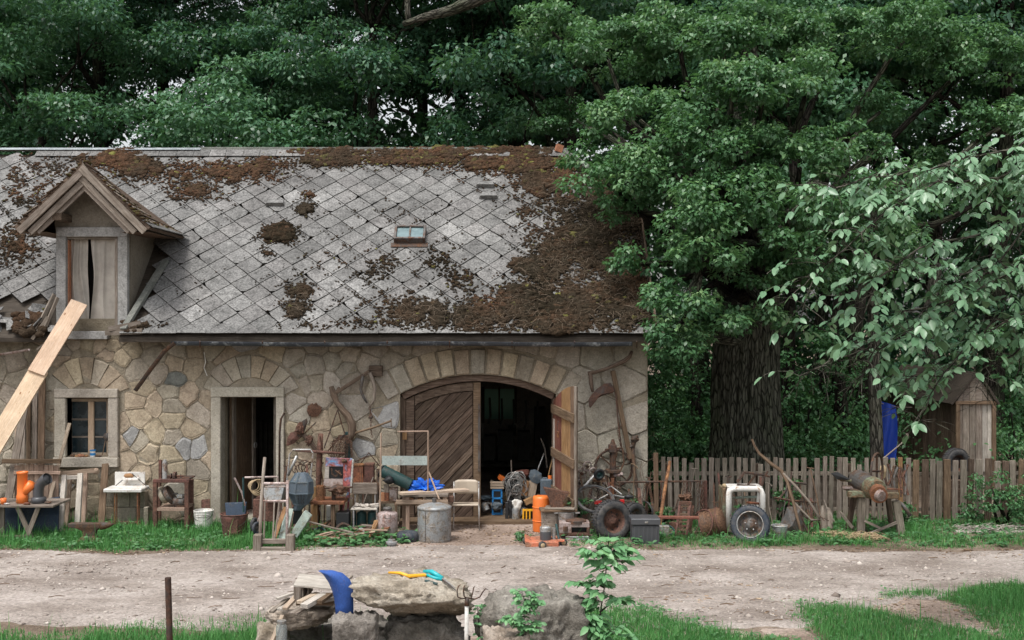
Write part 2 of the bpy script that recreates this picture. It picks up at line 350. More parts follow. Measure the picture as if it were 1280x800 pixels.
def barkm(name, a, b):
    m, n, p = nodes(name, .95, .1); v = coords(n, 'tc', (1.2, 9, 9)); f = nz(n, v, 3, 8, .7, .5); g = nz(n, coords(n, 'tc'), 2, 4)
    c = ramp(n, f, [(.35, tuple(x*.3 for x in a)), (.5, a), (.7, b)]); c = mix(n, ramp(n, g, [(.45, 0.0), (.7, .6)]), c, (.07, .09, .05)); vo = N(n, 'ShaderNodeTexVoronoi', Scale=5, _feature='DISTANCE_TO_EDGE'); n.links.new(coords(n, 'tc', (.8, 4.5, 4.5)), vo.inputs['Vector']); cr = ramp(n, vo.outputs['Distance'], [(.0, 0.0), (.14, 1.0)]); c = mix(n, .75, c, cr, 'MULTIPLY'); n.links.new(c, p.inputs['Base Color']); bump(n, p, mix(n, .5, f, cr), 1, .05); MATS[name] = m; return m
B_oak = barkm('oak_bark', (.11, .11, .085), (.22, .22, .18))
B_dark = barkm('dark_bark', (.035, .03, .025), (.06, .055, .045))
B_grey = barkm('grey_bark', (.13, .12, .10), (.22, .20, .17))
# ============================================================ GROUND
def gz(x, y): return .018*noise.noise(Vector((x*.8, y*.8, 3)))+.008*noise.noise(Vector((x*3.1, y*3.1, 9)))
def axis(lo, hi, step, far, fs):
    a = list(np.arange(lo, hi+1e-6, step)); s = step; x = hi
    while x < far: s *= fs; x += s; a.append(x)
    s = step; x = lo
    while x > -far: s *= fs; x -= s; a.insert(0, x)
    return a
def sheet(name, xs, ys, zf, mat):
    nx, ny = len(xs), len(ys); V = np.array([(x, y, zf(x, y)) for y in ys for x in xs])
    i = np.arange(nx*ny).reshape(ny, nx); Fc = np.stack([i[:-1, :-1], i[:-1, 1:], i[1:, 1:], i[1:, :-1]], -1).reshape(-1, 4)
    return structure(fast(name, V, Fc, mat, smooth=True))
def soilm(name, a, b, c, grit, bs=.8):
    m, n, p = nodes(name, .95, .1); v = coords(n, 'pos', (1, 1.6, 1)); f = nz(n, v, .9, 7, .62); g = nz(n, v, 26, 5, .75); h = nz(n, v, 6, 6, .7)
    col = ramp(n, f, [(.36, a), (.5, b), (.62, c)]); col = mix(n, ramp(n, h, [(.3, .6), (.48, 0.0)]), col, tuple(x*.6 for x in a))
    col = mix(n, grit, col, ramp(n, g, [(.32, .12), (.5, .5), (.7, .9)]), 'OVERLAY')
    vo = N(n, 'ShaderNodeTexVoronoi', Scale=30); n.links.new(v, vo.inputs['Vector']); col = mix(n, ramp(n, vo.outputs['Distance'], [(.12, .5), (.25, 0.0)]), col, tuple(min(1, x*1.35) for x in c))
    n.links.new(col, p.inputs['Base Color']); bump(n, p, mix(n, .5, g, h), bs, .02); return m
M_soil = soilm('soil', (.10, .075, .055), (.17, .13, .10), (.24, .19, .15), .7)
M_road = soilm('road_gravel', (.21, .175, .152), (.30, .26, .232), (.38, .335, .305), .6)
M_dirt = soilm('bare_dirt', (.20, .15, .12), (.29, .225, .185), (.37, .30, .255), .7)
sheet('ground', axis(-11, 11, .14, 900, 1.25), axis(-9, 3, .14, 900, 1.25), gz, M_soil)
def road_mask(x, y):
    n1 = .22*noise.noise(Vector((x*.7, y*.7, 5)))+.10*noise.noise(Vector((x*3, y*3, 1)))
    yt = -2.15+.35*math.exp(-((x+.6)/1.6)**2)+.12*math.exp(-((x-1)/3)**2)       # far edge, bulging towards the gate
    yb = -5.6-.5*math.exp(-((x+.5)/3.)**2)+(1.55*max(0, min(1, (x-2.8)/2.5)))
    return min(yt-y, y-yb)+n1
def dirt_mask(x, y):
    n1 = .2*noise.noise(Vector((x*.9, y*.9, 15)))+.10*noise.noise(Vector((x*3.5, y*3.5, 11)))
    apron = min(.95-abs(x+.25)*.62, -(y)+1, y+2.4)                   # trodden earth before the gate
    track = .62-abs((y+4.6)+ (x-2.6)*.42)*.9 if -1 < x < 7 else -1
    rocks = .9-math.hypot((x+.3)/3.2, (y+6.3)/.9)
    return max(apron, track, rocks*.5)+n1
def sm(t): t = max(0., min(1., t)); return t*t*(3-2*t)
sheet('dirt_path', list(np.arange(-7, 8, .07)), list(np.arange(-8, .2, .07)), lambda x, y: gz(x, y)-.014+.020*sm(.5+dirt_mask(x, y)*5), M_dirt)
sheet('dirt_road', list(np.arange(-12, 14, .07)), list(np.arange(-7.6, -1.2, .07)), lambda x, y: gz(x, y)-.016+.028*sm(.5+road_mask(x, y)*4)+.012*noise.noise(Vector((x*.5, y*2.2, 2))), M_road)
def scatter(name, n, reg, size, mat, sq=.55, seed=3):
    """loose pebbles as eight-sided chips"""
    g = np.random.default_rng(seed); P = []
    while len(P) < n:
        x, y = g.uniform(-10, 10), g.uniform(-8, 0)
        if reg(x, y): P.append((x, y, gz(x, y)+.010))
    P = np.array(P); r = size*g.lognormal(0, .5, n)[:, None, None]
    base = np.array([(1,0,0),(0,1,0),(-1,0,0),(0,-1,0),(0,0,sq),(0,0,-.4)])[None]*r*g.uniform(.6, 1.3, (n, 6, 1))
    a = g.uniform(0, 6.28, n); c, s_ = np.cos(a)[:, None], np.sin(a)[:, None]
    V = np.stack([base[..., 0]*c-base[..., 1]*s_, base[..., 0]*s_+base[..., 1]*c, base[..., 2]], -1)+P[:, None]
    f = np.array([(0,1,4),(1,2,4),(2,3,4),(3,0,4),(1,0,5),(2,1,5),(3,2,5),(0,3,5)])
    return fast(name, V.reshape(-1, 3), (f[None]+np.arange(n)[:, None, None]*6).reshape(-1, 3), mat, np.repeat(g.random(n), 6))
M_peb, n_, p_ = nodes('pebbles', .9, .15); a_ = N(n_, 'ShaderNodeAttribute', _attribute_name='rnd')
n_.links.new(ramp(n_, a_.outputs['Fac'], [(0, (.17, .135, .115)), (.5, (.36, .31, .275)), (1, (.56, .50, .45))]), p_.inputs['Base Color'])
tag(stuff(scatter('stones', 110, lambda x, y: road_mask(x, y) > -.15, .026, M_peb, .6, 4)), 'scattered larger stones on and beside the road', 'stones')
tag(stuff(scatter('gravel', 9000, lambda x, y: road_mask(x, y) > .05, .011, M_peb)), 'loose pale gravel chips lying along the dirt road', 'gravel')
M_chip, n_, p_ = nodes('wood_chips', .95, .1); a_ = N(n_, 'ShaderNodeAttribute', _attribute_name='rnd')
n_.links.new(ramp(n_, a_.outputs['Fac'], [(0, (.09, .055, .035)), (.5, (.24, .165, .11)), (1, (.5, .39, .28))]), p_.inputs['Base Color'])
tag(stuff(scatter('litter', 5200, lambda x, y: dirt_mask(x, y) > .0 and y > -2.6 or (y > -2.6 and y < -2.0) or (abs(y+4.6+(x-2.6)*.42) < .7 and x > 1), .013, M_chip, .2, 8)), 'brown wood chips and crumbs trodden into the earth', 'litter')
# twigs on the road
g = np.random.default_rng(5); tw = MB()
for k in range(230):
    x, y = g.uniform(-8, 8), g.uniform(-5.6, -1.7)
    if road_mask(x, y) < -.1 and dirt_mask(x, y) < 0: continue
    a = g.normal(0, .5)+(math.pi if g.random() < .5 else 0); L = g.uniform(.05, .22); z = gz(x, y)+.016
    tw.tube([(x, y, z), (x+math.cos(a)*L*.5, y+math.sin(a)*L*.5+g.normal()*.01, z+.006), (x+math.cos(a+.3)*L, y+math.sin(a+.3)*L, z)], g.uniform(.002, .006), 3, False)
tag(tw.build('twigs', M_brownwood, kind='stuff'), 'small dark twigs and bark bits scattered on the road', 'twigs')

# ============================================================ HOUSE
XR, XL, YB = 2.02, -9.3, 6.3                       # right wall face, left end (outside the frame), back wall
TAN, YE, ZE = .95, -.35, 2.81                      # roof pitch, eave line
YR = 2.98; ZR = ZE+TAN*(YR-YE); XV = 2.10; XHR = .80; ZH = ZE+TAN*(1.9-YE)
def roofz(y): return ZE+TAN*(y-YE)
def Yroof(py):                                      # depth at which the sight line of a picture row meets the front slope
    k = (400-py)/F0; return (H0+k*D0-ZE+TAN*YE)/(TAN-k)
house = thing('stone_house', 'long rubble stone farm building with mossy slate roof, dormer and arched gate', 'farmhouse', (-3.6, 3, 0))
win = (X_(84, 0), X_(137, 0), Z_(571, 0), Z_(497, 0)); winf = (X_(70, 0), X_(149, 0), Z_(583, 0), Z_(486, 0))
dor = (X_(277, 0), X_(346, 0), .02, Z_(496, 0)); dorf = (X_(265, 0), X_(356, 0), .0, Z_(484, 0))
GX, GR, GZ = X_(597.5, 0), 2.465, -.275             # gate arch: centre x, radius, centre z
gl, gr_ = X_(500, 0), X_(695, 0)
def arch(R_, a0, a1, n=16, cx=GX, cz=GZ): return [(cx+R_*math.sin(R(a0+(a1-a0)*k/n)), cz+R_*math.cos(R(a0+(a1-a0)*k/n))) for k in range(n+1)]
ga = math.degrees(math.asin((gr_-gl)/2/GR))
zg = GZ+GR*math.cos(R(ga))
wb = MB(); TH = .5
ZT = 3.02
def pr(poly, y0=0., y1=TH): wb.prism(poly, y0, y1)
def rect(a, b, c, d): return [(a, c), (b, c), (b, d), (a, d)]
pr(rect(XL, win[0], 0, ZT)); pr(rect(win[0], win[1], 0, win[2])); pr(rect(win[0], win[1], win[3], ZT)); pr(rect(win[1], dor[0], 0, ZT)); pr(rect(dor[0], dor[1], dor[3], ZT))
pr(rect(dor[1], gl, 0, ZT)); pr([(gl, zg)]+arch(GR, -ga, ga)+[(gr_, zg), (gr_, ZT), (gl, ZT)][1:]); pr(rect(gr_, XR, 0, ZT))
wall = wb.build('wall', M_mortar, house)
sb = MB()                                            # gable end, back wall with a window hole, left end
sb.prism([(0.01, 0), (YB, 0), (YB, 3.1), (4.0, ZH-.15), (1.96, ZH-.15), (.01, 3.0)], 0, .45, Matrix.Translation((XR, 0, 0))@Matrix.Rotation(R(90), 4, 'Z'))
bw = (X_(604, 5.9), X_(645, 5.9), Z_(524, 5.9), Z_(486, 5.9))
for a in (rect(XL, bw[0], 0, 3.2), rect(bw[1], XR-.46, 0, 3.2), rect(bw[0], bw[1], 0, bw[2]), rect(bw[0], bw[1], bw[3], 3.2)): sb.prism(a, YB-.4, YB)
sb.build('gable_wall', M_ashlar, house)
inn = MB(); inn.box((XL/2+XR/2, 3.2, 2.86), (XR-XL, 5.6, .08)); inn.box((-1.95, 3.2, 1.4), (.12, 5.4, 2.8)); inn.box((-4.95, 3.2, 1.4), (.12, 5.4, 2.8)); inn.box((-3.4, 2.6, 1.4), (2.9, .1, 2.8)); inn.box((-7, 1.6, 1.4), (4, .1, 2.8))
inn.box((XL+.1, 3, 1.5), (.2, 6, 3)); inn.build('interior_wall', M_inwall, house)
fl = MB(); fl.box((XL/2+XR/2, 3.2, .012), (XR-XL-.5, 6, .04)); fl.build('floor', M_dirt, house)
wf = MB(); wf.rb(604, 486, 645, 524, 5.95, .03); pane = wf.build('window_pane', M_dusty, house)
wf = MB(); wf.rb(602, 484, 605.5, 529, 5.88, .06); wf.rb(643, 484, 646, 529, 5.88, .06); wf.rb(623, 484, 625, 529, 5.88, .05); wf.build('window_frame', M_brownwood, house)

# ---- rubble stones: Voronoi cells clipped to the wall and its openings
def clip(poly, n, d):
    out = []
    for i in range(len(poly)):
        p, q = poly[i], poly[(i+1) % len(poly)]; a = p[0]*n[0]+p[1]*n[1]-d; b = q[0]*n[0]+q[1]*n[1]-d
        if a >= 0: out.append(p)
        if (a >= 0) != (b >= 0): t = a/(a-b); out.append((p[0]+(q[0]-p[0])*t, p[1]+(q[1]-p[1])*t))
    return out
def inset(poly, d):
    a = sum(poly[i][0]*poly[(i+1)%len(poly)][1]-poly[(i+1)%len(poly)][0]*poly[i][1] for i in range(len(poly)))
    if a < 0: poly = poly[::-1]
    res = poly
    for i in range(len(poly)):
        p, q = poly[i], poly[(i+1) % len(poly)]; e = (q[0]-p[0], q[1]-p[1]); L = math.hypot(*e)
        if L < 1e-5: continue
        n = (-e[1]/L, e[0]/L); res = clip(res, n, p[0]*n[0]+p[1]*n[1]+d)
        if len(res) < 3: return []
    return res
def area(poly): return abs(sum(poly[i][0]*poly[(i+1)%len(poly)][1]-poly[(i+1)%len(poly)][0]*poly[i][1] for i in range(len(poly))))/2
def roundpoly(poly, jit=.012, k=.13, mx=.14):
    """cut corners and wobble the edges"""
    out = []; n = len(poly)
    for i in range(n):
        p, q = poly[i], poly[(i+1) % n]; L = math.hypot(q[0]-p[0], q[1]-p[1])
        if L < .02: out.append(((p[0]+q[0])/2, (p[1]+q[1])/2)); continue
        ts = [min(k, .02/L), 1-min(k, .02/L)]
        if L > mx: ts.insert(1, .5)
        for t in ts:
            j = jit if t == .5 else jit*.4
            out.append((p[0]+(q[0]-p[0])*t+random.uniform(-j, j), p[1]+(q[1]-p[1])*t+random.uniform(-j, j)))
    return out
def stone_mesh(poly, proud=.028, y=0., bev=.018, mid=None):
    cx = sum(p[0] for p in poly)/len(poly); cz = sum(p[1] for p in poly)/len(poly); n = len(poly); mb = MB()
    def sh(d):
        o = []
        for p in poly:
            L = math.hypot(p[0]-cx, p[1]-cz)+1e-6; k = max(.2, 1-d/L); o.append((cx+(p[0]-cx)*k, cz+(p[1]-cz)*k))
        return o
    tx, tz = random.gauss(0, .05), random.gauss(0, .05)
    r0, r1, r2 = poly, sh(bev*.35), sh(bev*1.5)
    vs = [(p[0], y-.012, p[1]) for p in r0]+[(p[0], y-proud*.75, p[1]) for p in r1]+[(p[0], y-proud-.004+(p[0]-cx)*tx+(p[1]-cz)*tz, p[1]) for p in r2]+[(cx, y-proud-.004, cz)]
    # skirt into the mortar
    vs += [(p[0], y+.03, p[1]) for p in r0]
    f = []
    for i in range(n):
        j = (i+1) % n; f += [(i, j, n+j, n+i), (n+i, n+j, 2*n+j, 2*n+i), (2*n+i, 2*n+j, 3*n), (3*n+1+i, 3*n+1+j, j, i)]
    mb.add([Vector(v) for v in vs], f); return mb
seeds = []
def okseed(x, z, rad): return all((x-s[0])**2+((z-s[1])*1.12)**2 > (rad*.5+s[2]*.5)**2 for s in seeds)
for k in range(5200):
    x = random.uniform(-8.3, X_(700, 0)); z = random.uniform(-.1, 2.95)
    px = 640+x*84; rad = random.choice([.17, .26, .34, .42])*(.84 if px < 260 else 1.1)
    if okseed(x, z, rad): seeds.append((x, z, rad))
zr_ = 0.02                                           # squared courses toward the right corner
row = 0
while zr_ < 3.0:
    h = random.uniform(.36, .55); x = X_(700, 0)+(.1 if row % 2 else .32)
    while x < XR+.1:
        wd = random.uniform(.38, .62); seeds.append((x, zr_+h/2+random.uniform(-.03, .03), .35)); x += wd
    zr_ += h; row += 1
rects = [winf, (dorf[0], dorf[1], -1, dorf[3]), (gl-.02, gr_+.02, -1, GZ+(GR+.40)*math.cos(R(33)))]
circles = [(GX, GZ, GR+.40, 33)]
def arcdef(pxc, pxl, pytop, pyend):                 # relieving arch over an opening from its picture coordinates
    h = (pyend-pytop)/84; c = (pxc-pxl)/84; Rr = (c*c+h*h)/(2*h); return (X_(pxc, 0), Z_(pytop, 0)-Rr, Rr, math.degrees(math.asin(min(1, c/Rr))))
aw = arcdef(109, 56, 447, 482); ad_ = arcdef(314, 252, 444, 484)
circles += [aw, ad_]
cells = []
for i, s in enumerate(seeds):
    inside = False
    for q in rects:
        if q[0] < s[0] < q[1] and q[2] < s[1] < q[3]: inside = True
    for (cx, cz, cr, am) in circles:
        dx, dz = s[0]-cx, s[1]-cz
        if math.hypot(dx, dz) < cr and dz > 0 and abs(math.degrees(math.atan2(dx, dz))) < am+1 and dz > cr*math.cos(R(am)): inside = True
    if inside: continue
    zt_ = 2.72 if -7.1 < s[0] < -5.5 else 2.9; poly = [(XL, 0.015), (XR, .015), (XR, zt_), (XL, zt_)]
    for j, t in enumerate(seeds):
        if i == j: continue
        dx, dz = t[0]-s[0], t[1]-s[1]; d2 = dx*dx+dz*dz
        if d2 > 2.2: continue
        mx, mz = (s[0]+t[0])/2, (s[1]+t[1])/2; poly = clip(poly, (-dx, -dz), -(dx*mx+dz*mz))
        if len(poly) < 3: break
    if len(poly) < 3: continue
    for q in rects:
        xs = [p[0] for p in poly]; zs = [p[1] for p in poly]
        if max(xs) <= q[0] or min(xs) >= q[1] or max(zs) <= q[2] or min(zs) >= q[3]: continue
        opts = [(q[0]-s[0], (-1, 0), -q[0]), (s[0]-q[1], (1, 0), q[1]), (s[1]-q[3], (0, 1), q[3]), (q[2]-s[1], (0, -1), -q[2])]
        b = max(opts, key=lambda o: o[0]); poly = clip(poly, b[1], b[2])
        if len(poly) < 3: break
    if len(poly) < 3: continue
    for (cx, cz, cr, am) in circles:
        if not any(math.hypot(p[0]-cx, p[1]-cz) < cr and p[1]-cz > cr*math.cos(R(am)) for p in poly): continue
        dx, dz = s[0]-cx, s[1]-cz; L = math.hypot(dx, dz)
        if L >= cr: n_ = (dx/L, dz/L); poly = clip(poly, n_, cx*n_[0]+cz*n_[1]+cr)
        else:
            sg = 1 if dx > 0 else -1; xe = cx+sg*cr*math.sin(R(am)); poly = clip(poly, (sg, 0), sg*xe)
        if len(poly) < 3: break
    if len(poly) >= 3 and area(poly) > .008: cells.append((s, poly))
nst = 0
for s, poly in cells:
    px = 640+84*s[0]; py = 400+84*(H0-s[1]); ash = px > 690
    p2 = inset(poly, .004 if ash else .0055)
    if len(p2) < 3 or area(p2) < .006: continue
    p2 = roundpoly(p2, .005 if ash else .019)
    r = random.random()
    if ash: m = M_ashlar; proud = .012
    else:
        proud = random.uniform(.004, .018)
        if px < 62: m = M_grey
        elif 205 < px < 250 and 460 < py < 492: m = M_darkst if r < .8 else M_grey
        elif px > 360 and py < 520: m = M_grey if r < .5 else M_plaster
        else: m = M_tan if r < .60 else (M_grey if r < .86 else (M_blue if r < .92 else M_plaster))
    if px < -60: continue
    stone_mesh(p2, proud, bev=.010 if ash else .02).build('stone', m, wall); nst += 1
print('stones', nst)
def voussoirs(cx, cz, r0, r1, am, n, mat, proud=.03, jit=0):
    for k in range(n):
        a0 = -am+2*am*k/n+.35; a1 = -am+2*am*(k+1)/n-.35; rr = r1+random.uniform(-jit, jit)
        poly = arch(r0, a0, a1, 2, cx, cz)+arch(rr, a1, a0, 2, cx, cz)
        stone_mesh(poly, proud+random.uniform(-.006, .008), bev=.008).build('voussoir', random.choice(mat), wall)
voussoirs(GX, GZ, GR+.012, GR+.39, 33, 13, [M_plaster, M_grey, M_tan, M_tan], .018, .035)
voussoirs(aw[0], aw[1], aw[2]-.38, aw[2]-.01, aw[3]+3, 7, [M_grey, M_tan, M_plaster], .014, .03)
voussoirs(ad_[0], ad_[1], ad_[2]-.33, ad_[2]-.01, ad_[3], 8, [M_plaster, M_grey, M_tan], .014, .03)
# stone surrounds
def surround(o, f, name, sill=True):
    x0, x1, z0, z1 = o; X0, X1, Z0, Z1 = f; t = .10
    g = thing(name, None, None, ((X0+X1)/2, 0, 0)) if False else None
    a = MB(); a.box(((X0+x0)/2, .06, (max(Z0, 0)+z1)/2 if not sill else (z0+z1)/2), (x0-X0, .26, (z1-max(Z0, 0)) if not sill else z1-z0-.006)); a.build('jamb_stone', M_conc, wall, bevel=.008)
    a = MB(); a.box(((X1+x1)/2, .06, (max(Z0, 0)+z1)/2 if not sill else (z0+z1)/2), (X1-x1, .26, (z1-max(Z0, 0)) if not sill else z1-z0-.006)); a.build('jamb_stone', M_conc, wall, bevel=.008)
    a = MB(); a.box(((X0+X1)/2, .055, (z1+Z1)/2+.002), (X1-X0, .27, Z1-z1)); a.build('lintel', M_conc, wall, bevel=.008)
    if sill: a = MB(); a.box(((X0+X1)/2, .05, (z0+Z0)/2-.002), (X1-X0+.02, .30, z0-Z0)); a.build('sill', M_conc, wall, bevel=.008)
surround(win, winf, 'w'); surround(dor, dorf, 'd', False)
# ground floor window
wnd = MB(); F = lambda x0, y0, x1, y1, Y=.12, d=.05: MB().rb(x0, y0, x1, y1, Y, d)
wf = MB()
for q in ((85, 498, 89, 570), (133, 498, 137, 570), (89.05, 498, 132.95, 502), (89.05, 566, 132.95, 570)): wf.rb(*q, .16, .06)
gw = wf.build('window', M_pale, house, bevel=.004)
MB().rb(110, 502.1, 117, 565.9, .145, .07).build('mullion', M_raw, gw, bevel=.003)
for q in ((89.1, 502, 109.9, 566), (117.1, 502, 132.9, 566)): MB().rb(*q, .19, .008).build('pane', M_grimeglass, gw)
for q in ((89.2, 523, 109.8, 525.4), (117.2, 523, 132.8, 525.4), (89.2, 545, 109.8, 547), (117.2, 545, 132.8, 547)): MB().rb(*q, .178, .012).build('glazing_bar', M_oldwood, gw)
# gate: arched frame, left leaf of diagonal boards, open right leaf
mb = MB(); mb.prism(arch(GR-.005, -ga+.2, ga-.2, 20)+arch(GR-.105, ga-.2, -ga+.2, 20), .06, .2); gf = mb.build('gate_frame', M_doorwood, house, bevel=.006)
for x0, x1 in ((500.6, 507), (690, 694.4)): MB().rb(x0, 496, x1, 652, .08, .14).build('post', M_doorwood, gf, bevel=.006)
leaf = thing('g', None, None, (0, 0, 0)); bpy.data.objects.remove(leaf)
la, lb = X_(507, .1), X_(601, .1)
lp = [(la, .03), (lb, .03)]+[(x, GZ+math.sqrt((GR-.115)**2-(x-GX)**2)) for x in np.linspace(lb, la, 9)]
mb = MB(); mb.prism(inset(lp, .004), .165, .19); dl = mb.build('gate_leaf', M_doorwood, house)
for x0, x1 in ((la, la+.13), (lb-.115, lb)):
    q = clip(clip(lp, (1, 0), x0), (-1, 0), -x1); mb = MB(); mb.prism(inset(q, .003), .105, .16); mb.build('stile', M_doorwood if x0 == la else M_brownwood, dl, bevel=.004)
top = clip([(x, z) for x, z in arch(GR-.122, -ga, 3, 14)]+[(x, z) for x, z in arch(GR-.25, 3, -ga, 14)], (1, 0), la+.133); top = clip(top, (-1, 0), -(lb-.118))
field = clip(clip(lp, (1, 0), la+.135), (-1, 0), -(lb-.12)); mb = MB()
ang = R(46); dv = (math.cos(ang), math.sin(ang)); nv = (-dv[1], dv[0])
ds = [p[0]*nv[0]+p[1]*nv[1] for p in field]; d = min(ds)
tf = []
for p in field: tf.append((p[0], min(p[1], GZ+math.sqrt((GR-.255)**2-(p[0]-GX)**2))))
mb = MB(); mb.prism(top, .108, .16) if False else None
while d < max(ds):
    wd = random.uniform(.085, .125); q = clip(clip(tf, nv, d), (-nv[0], -nv[1]), -(d+wd)); d += wd
    if len(q) < 3: continue
    q = inset(q, .004)
    if len(q) < 3 or area(q) < .002: continue
    yy = .135+random.uniform(-.010, .008); b = MB(); b.prism(q, yy, .162)
    cxx = sum(p[0] for p in q)/len(q); b.t = [Vector(((v.x-cxx)*dv[0]+v.z*dv[1], (v.x*nv[0]+v.z*nv[1]), v.y))+Vector((d*7, d*3, 1)) for v in b.v]
    b.build('board', M_doorwood, dl, bevel=.003)
hd = MB()
for k in range(12):
    a0, a1 = -ga+1.5+(ga+1.5)*k/12, -ga+1.5+(ga+1.5)*(k+1)/12
    hd.prism(arch(GR-.122, a0, a1, 1)+arch(GR-.245, a1, a0, 1), .112, .16)
hd.v = [Vector((min(max(v.x, la+.136), lb-.12), v.y, v.z)) for v in hd.v]; hd.build('head_rail', M_doorwood, dl)
MB().rb(503, 538, 508.5, 549.5, .075, .03).build('orange_block', M_orwood, dl)
mb = MB(); mb.rb(597.6, 505, 600.4, 590, .085, .02); mb.build('strap', M_iron, dl)
# right leaf, swung out towards the viewer: local x along the leaf from the hinge
th = R(104); hx = X_(691, 0)
ML = Matrix.Translation((hx+.03, -.02, .04))@Matrix.Rotation(math.atan2(-math.sin(th), -math.cos(th)), 4, 'Z')
LW = 1.10
def ltop(x): xw = (gr_-.03)-x; return GZ+math.sqrt((GR-.115)**2-(xw-GX)**2)-.04
lo = MB(ML); lo.prism([(0, 0), (LW, 0)]+[(x, ltop(x)-.004) for x in np.linspace(LW, 0, 8)], 0, .012); rl = lo.build('open_gate_leaf', M_doorwood, house, label='gate leaf of reddish boards swung open')
cut = [0, .2, .43, .66, .87, 1.04, 1.10]; cm = [M_redwood, M_redwood, M_orwood, M_orwood, M_brownwood, M_oldwood]
for i in range(6):
    a, b = cut[i]+.004, cut[i+1]-.004; z0 = random.uniform(0, .03)
    for sgn in (-1,): m = MB(ML); m.prism([(a, z0), (b, z0), (b, ltop(b)), ((a+b)/2, ltop((a+b)/2)), (a, ltop(a))], sgn*.028, -.002); m.t = [Vector((v.z, v.x, v.y)) for v in m.v]; m.build('board', cm[i], rl, bevel=.003)
for z in (.42, .98, 1.62): m = MB(ML); m.beam((-.01, -.045, z+.03), (LW-.02, -.045, z-.03), .035, .13); m.build('brace', M_brownwood, rl, bevel=.005)
m = MB(ML); m.beam((.08, -.035, 0.0), (.08, -.035, 1.5), .03, .02); m.build('edge_strip', M_whitewood, rl)
m = MB(ML); m.box((.42, -.075, 1.30), (.05, .025, .09)); pdl = m.build('padlock', M_rustor, rl, bevel=.006)
m = MB(ML); m.tube([(.41, -.08, 1.35), (.41, -.08, 1.44), (.43, -.08, 1.47), (.43, -.07, 1.5)], .005, 5); m.build('shackle', M_iron, pdl)
# house door ajar inside its frame
mb = MB(Matrix.Translation((dor[0]+.05, .34, .03))@Matrix.Rotation(R(76), 4, 'Z'))
mb.box((.36, 0, .93), (.72, .05, 1.86)); dd = mb.build('door', M_brownwood, house, bevel=.005)
for x in (.04, .68):
    m = MB(mb.M); m.box((x, -.035, .93), (.09, .03, 1.84)); m.build('stile', M_oldwood, dd)
m = MB(mb.M); m.torus(Matrix.Translation((.66, -.075, 1.0))@Matrix.Rotation(R(90), 4, 'X'), .045, .008, 12, 5); m.build('door_handle', M_steel, dd)
MB().rb(277.3, 496.3, 281, 652, .2, .06).build('door_post', M_oldwood, house); MB().rb(342, 496.3, 345.6, 652, .2, .06).build('door_post', M_oldwood, house)
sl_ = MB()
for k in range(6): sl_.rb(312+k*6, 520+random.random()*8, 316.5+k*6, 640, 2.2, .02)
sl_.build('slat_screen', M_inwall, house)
mb = MB(); mb.rb(277, 649, 346, 654, -.02, .5); mb.build('doorstep', M_conc, house)
mb = MB(); mb.box((GX, .1, .015), (2.3, .7, .06)); mb.build('gate_threshold', M_brownwood, house)

# ---- roof
rf = MB(); th_ = .06
def slope(poly, mat, name, par, dz=0): pass
zb = lambda y: roofz(y)-.05
YH = 1.9; ZH = roofz(YH)
XDa, XDb, YDc = X_(70, -.06)+.02, X_(159, -.06)-.02, 1.35      # hole for the dormer
for fr_ in ([(XL, YE), (XDa, YE), (XDa, YDc), (XL, YDc)], [(XDb, YE), (XV, YE), (XV, YDc), (XDb, YDc)], [(XL, YDc), (XV, YDc), (XV, YH), (XHR, YR), (XL, YR)]):
    n_ = len(fr_); rf.add([Vector((x, y, zb(y)-.02)) for x, y in fr_]+[Vector((x, y, zb(y)-.08)) for x, y in fr_], [tuple(range(n_)), tuple(range(2*n_-1, n_-1, -1))]+[(i, n_+i, n_+(i+1)%n_, (i+1)%n_) for i in range(n_)])
yb2 = 2*YR-YE
bk = [(XL, YR), (XHR, YR), (XV, 2*YR-YH), (XV, yb2), (XL, yb2)]; zz = lambda y: zb(2*YR-y)
rf.add([Vector((x, y, zz(y)-.02)) for x, y in bk], [(0,1,2,3,4)])
rf.add([Vector((XHR, YR, zb(YR)-.02)), Vector((XV, YH, zb(YH)-.02)), Vector((XV, 2*YR-YH, zb(YH)-.02))], [(0,1,2)])
roof = rf.build('roof', M_darkwood_eaveshade, house)  # slab edge carries the same painted eave shadow
bb = MB(); bb.box((XDb/2+XV/2, YE+.06, ZE-.085), (XV-XDb, .03, .05)); bb.build('eave_shade_board', M_darkwood_eaveshade, roof)  # near-black board painted as the shadow gap between slates and gutter
for x in np.arange(-8.4, 2, .82): m = MB(); m.beam((x, YE+.05, ZE-.10), (x, .6, ZE+.55), .09, .08); m.build('rafter', M_darkwood_eaveshade, roof) if not XDa-.05 < x < XDb+.05 else 0
# gutter: long half pipe with a broken left end hanging down
Yg = -.42
mb = MB(); pts = [W(px, 427.5+.6*math.sin(px*.02)+(430-427.5)*0, Yg) for px in range(215, 812, 25)]
def halfpipe(mb, pts, r, seg=7):
    vs = []; 
    for k_, rr in ((0, r), (1, r-.006)):
        for i, p in enumerate(pts):
            t = (pts[min(i+1, len(pts)-1)]-pts[max(0, i-1)]).normalized(); u = Vector((t.z, 0, -t.x)) if False else Vector((0, 1, 0)); n = t.cross(u); n = n if n.z > 0 else -n
            for k in range(seg+1):
                an = math.pi*k/seg+math.pi; vs.append(p+u*(math.cos(an)*rr)+n*(math.sin(an)*rr))
    m = seg+1; n_ = len(pts); off = n_*m
    f = [(i*m+k, i*m+k+1, (i+1)*m+k+1, (i+1)*m+k) for i in range(n_-1) for k in range(seg)]; f += [tuple(off+j for j in reversed(q)) for q in f]
    mb.add(vs, f)
halfpipe(mb, pts, .062); gut = mb.build('gutter', M_gutter, house, smooth=True)
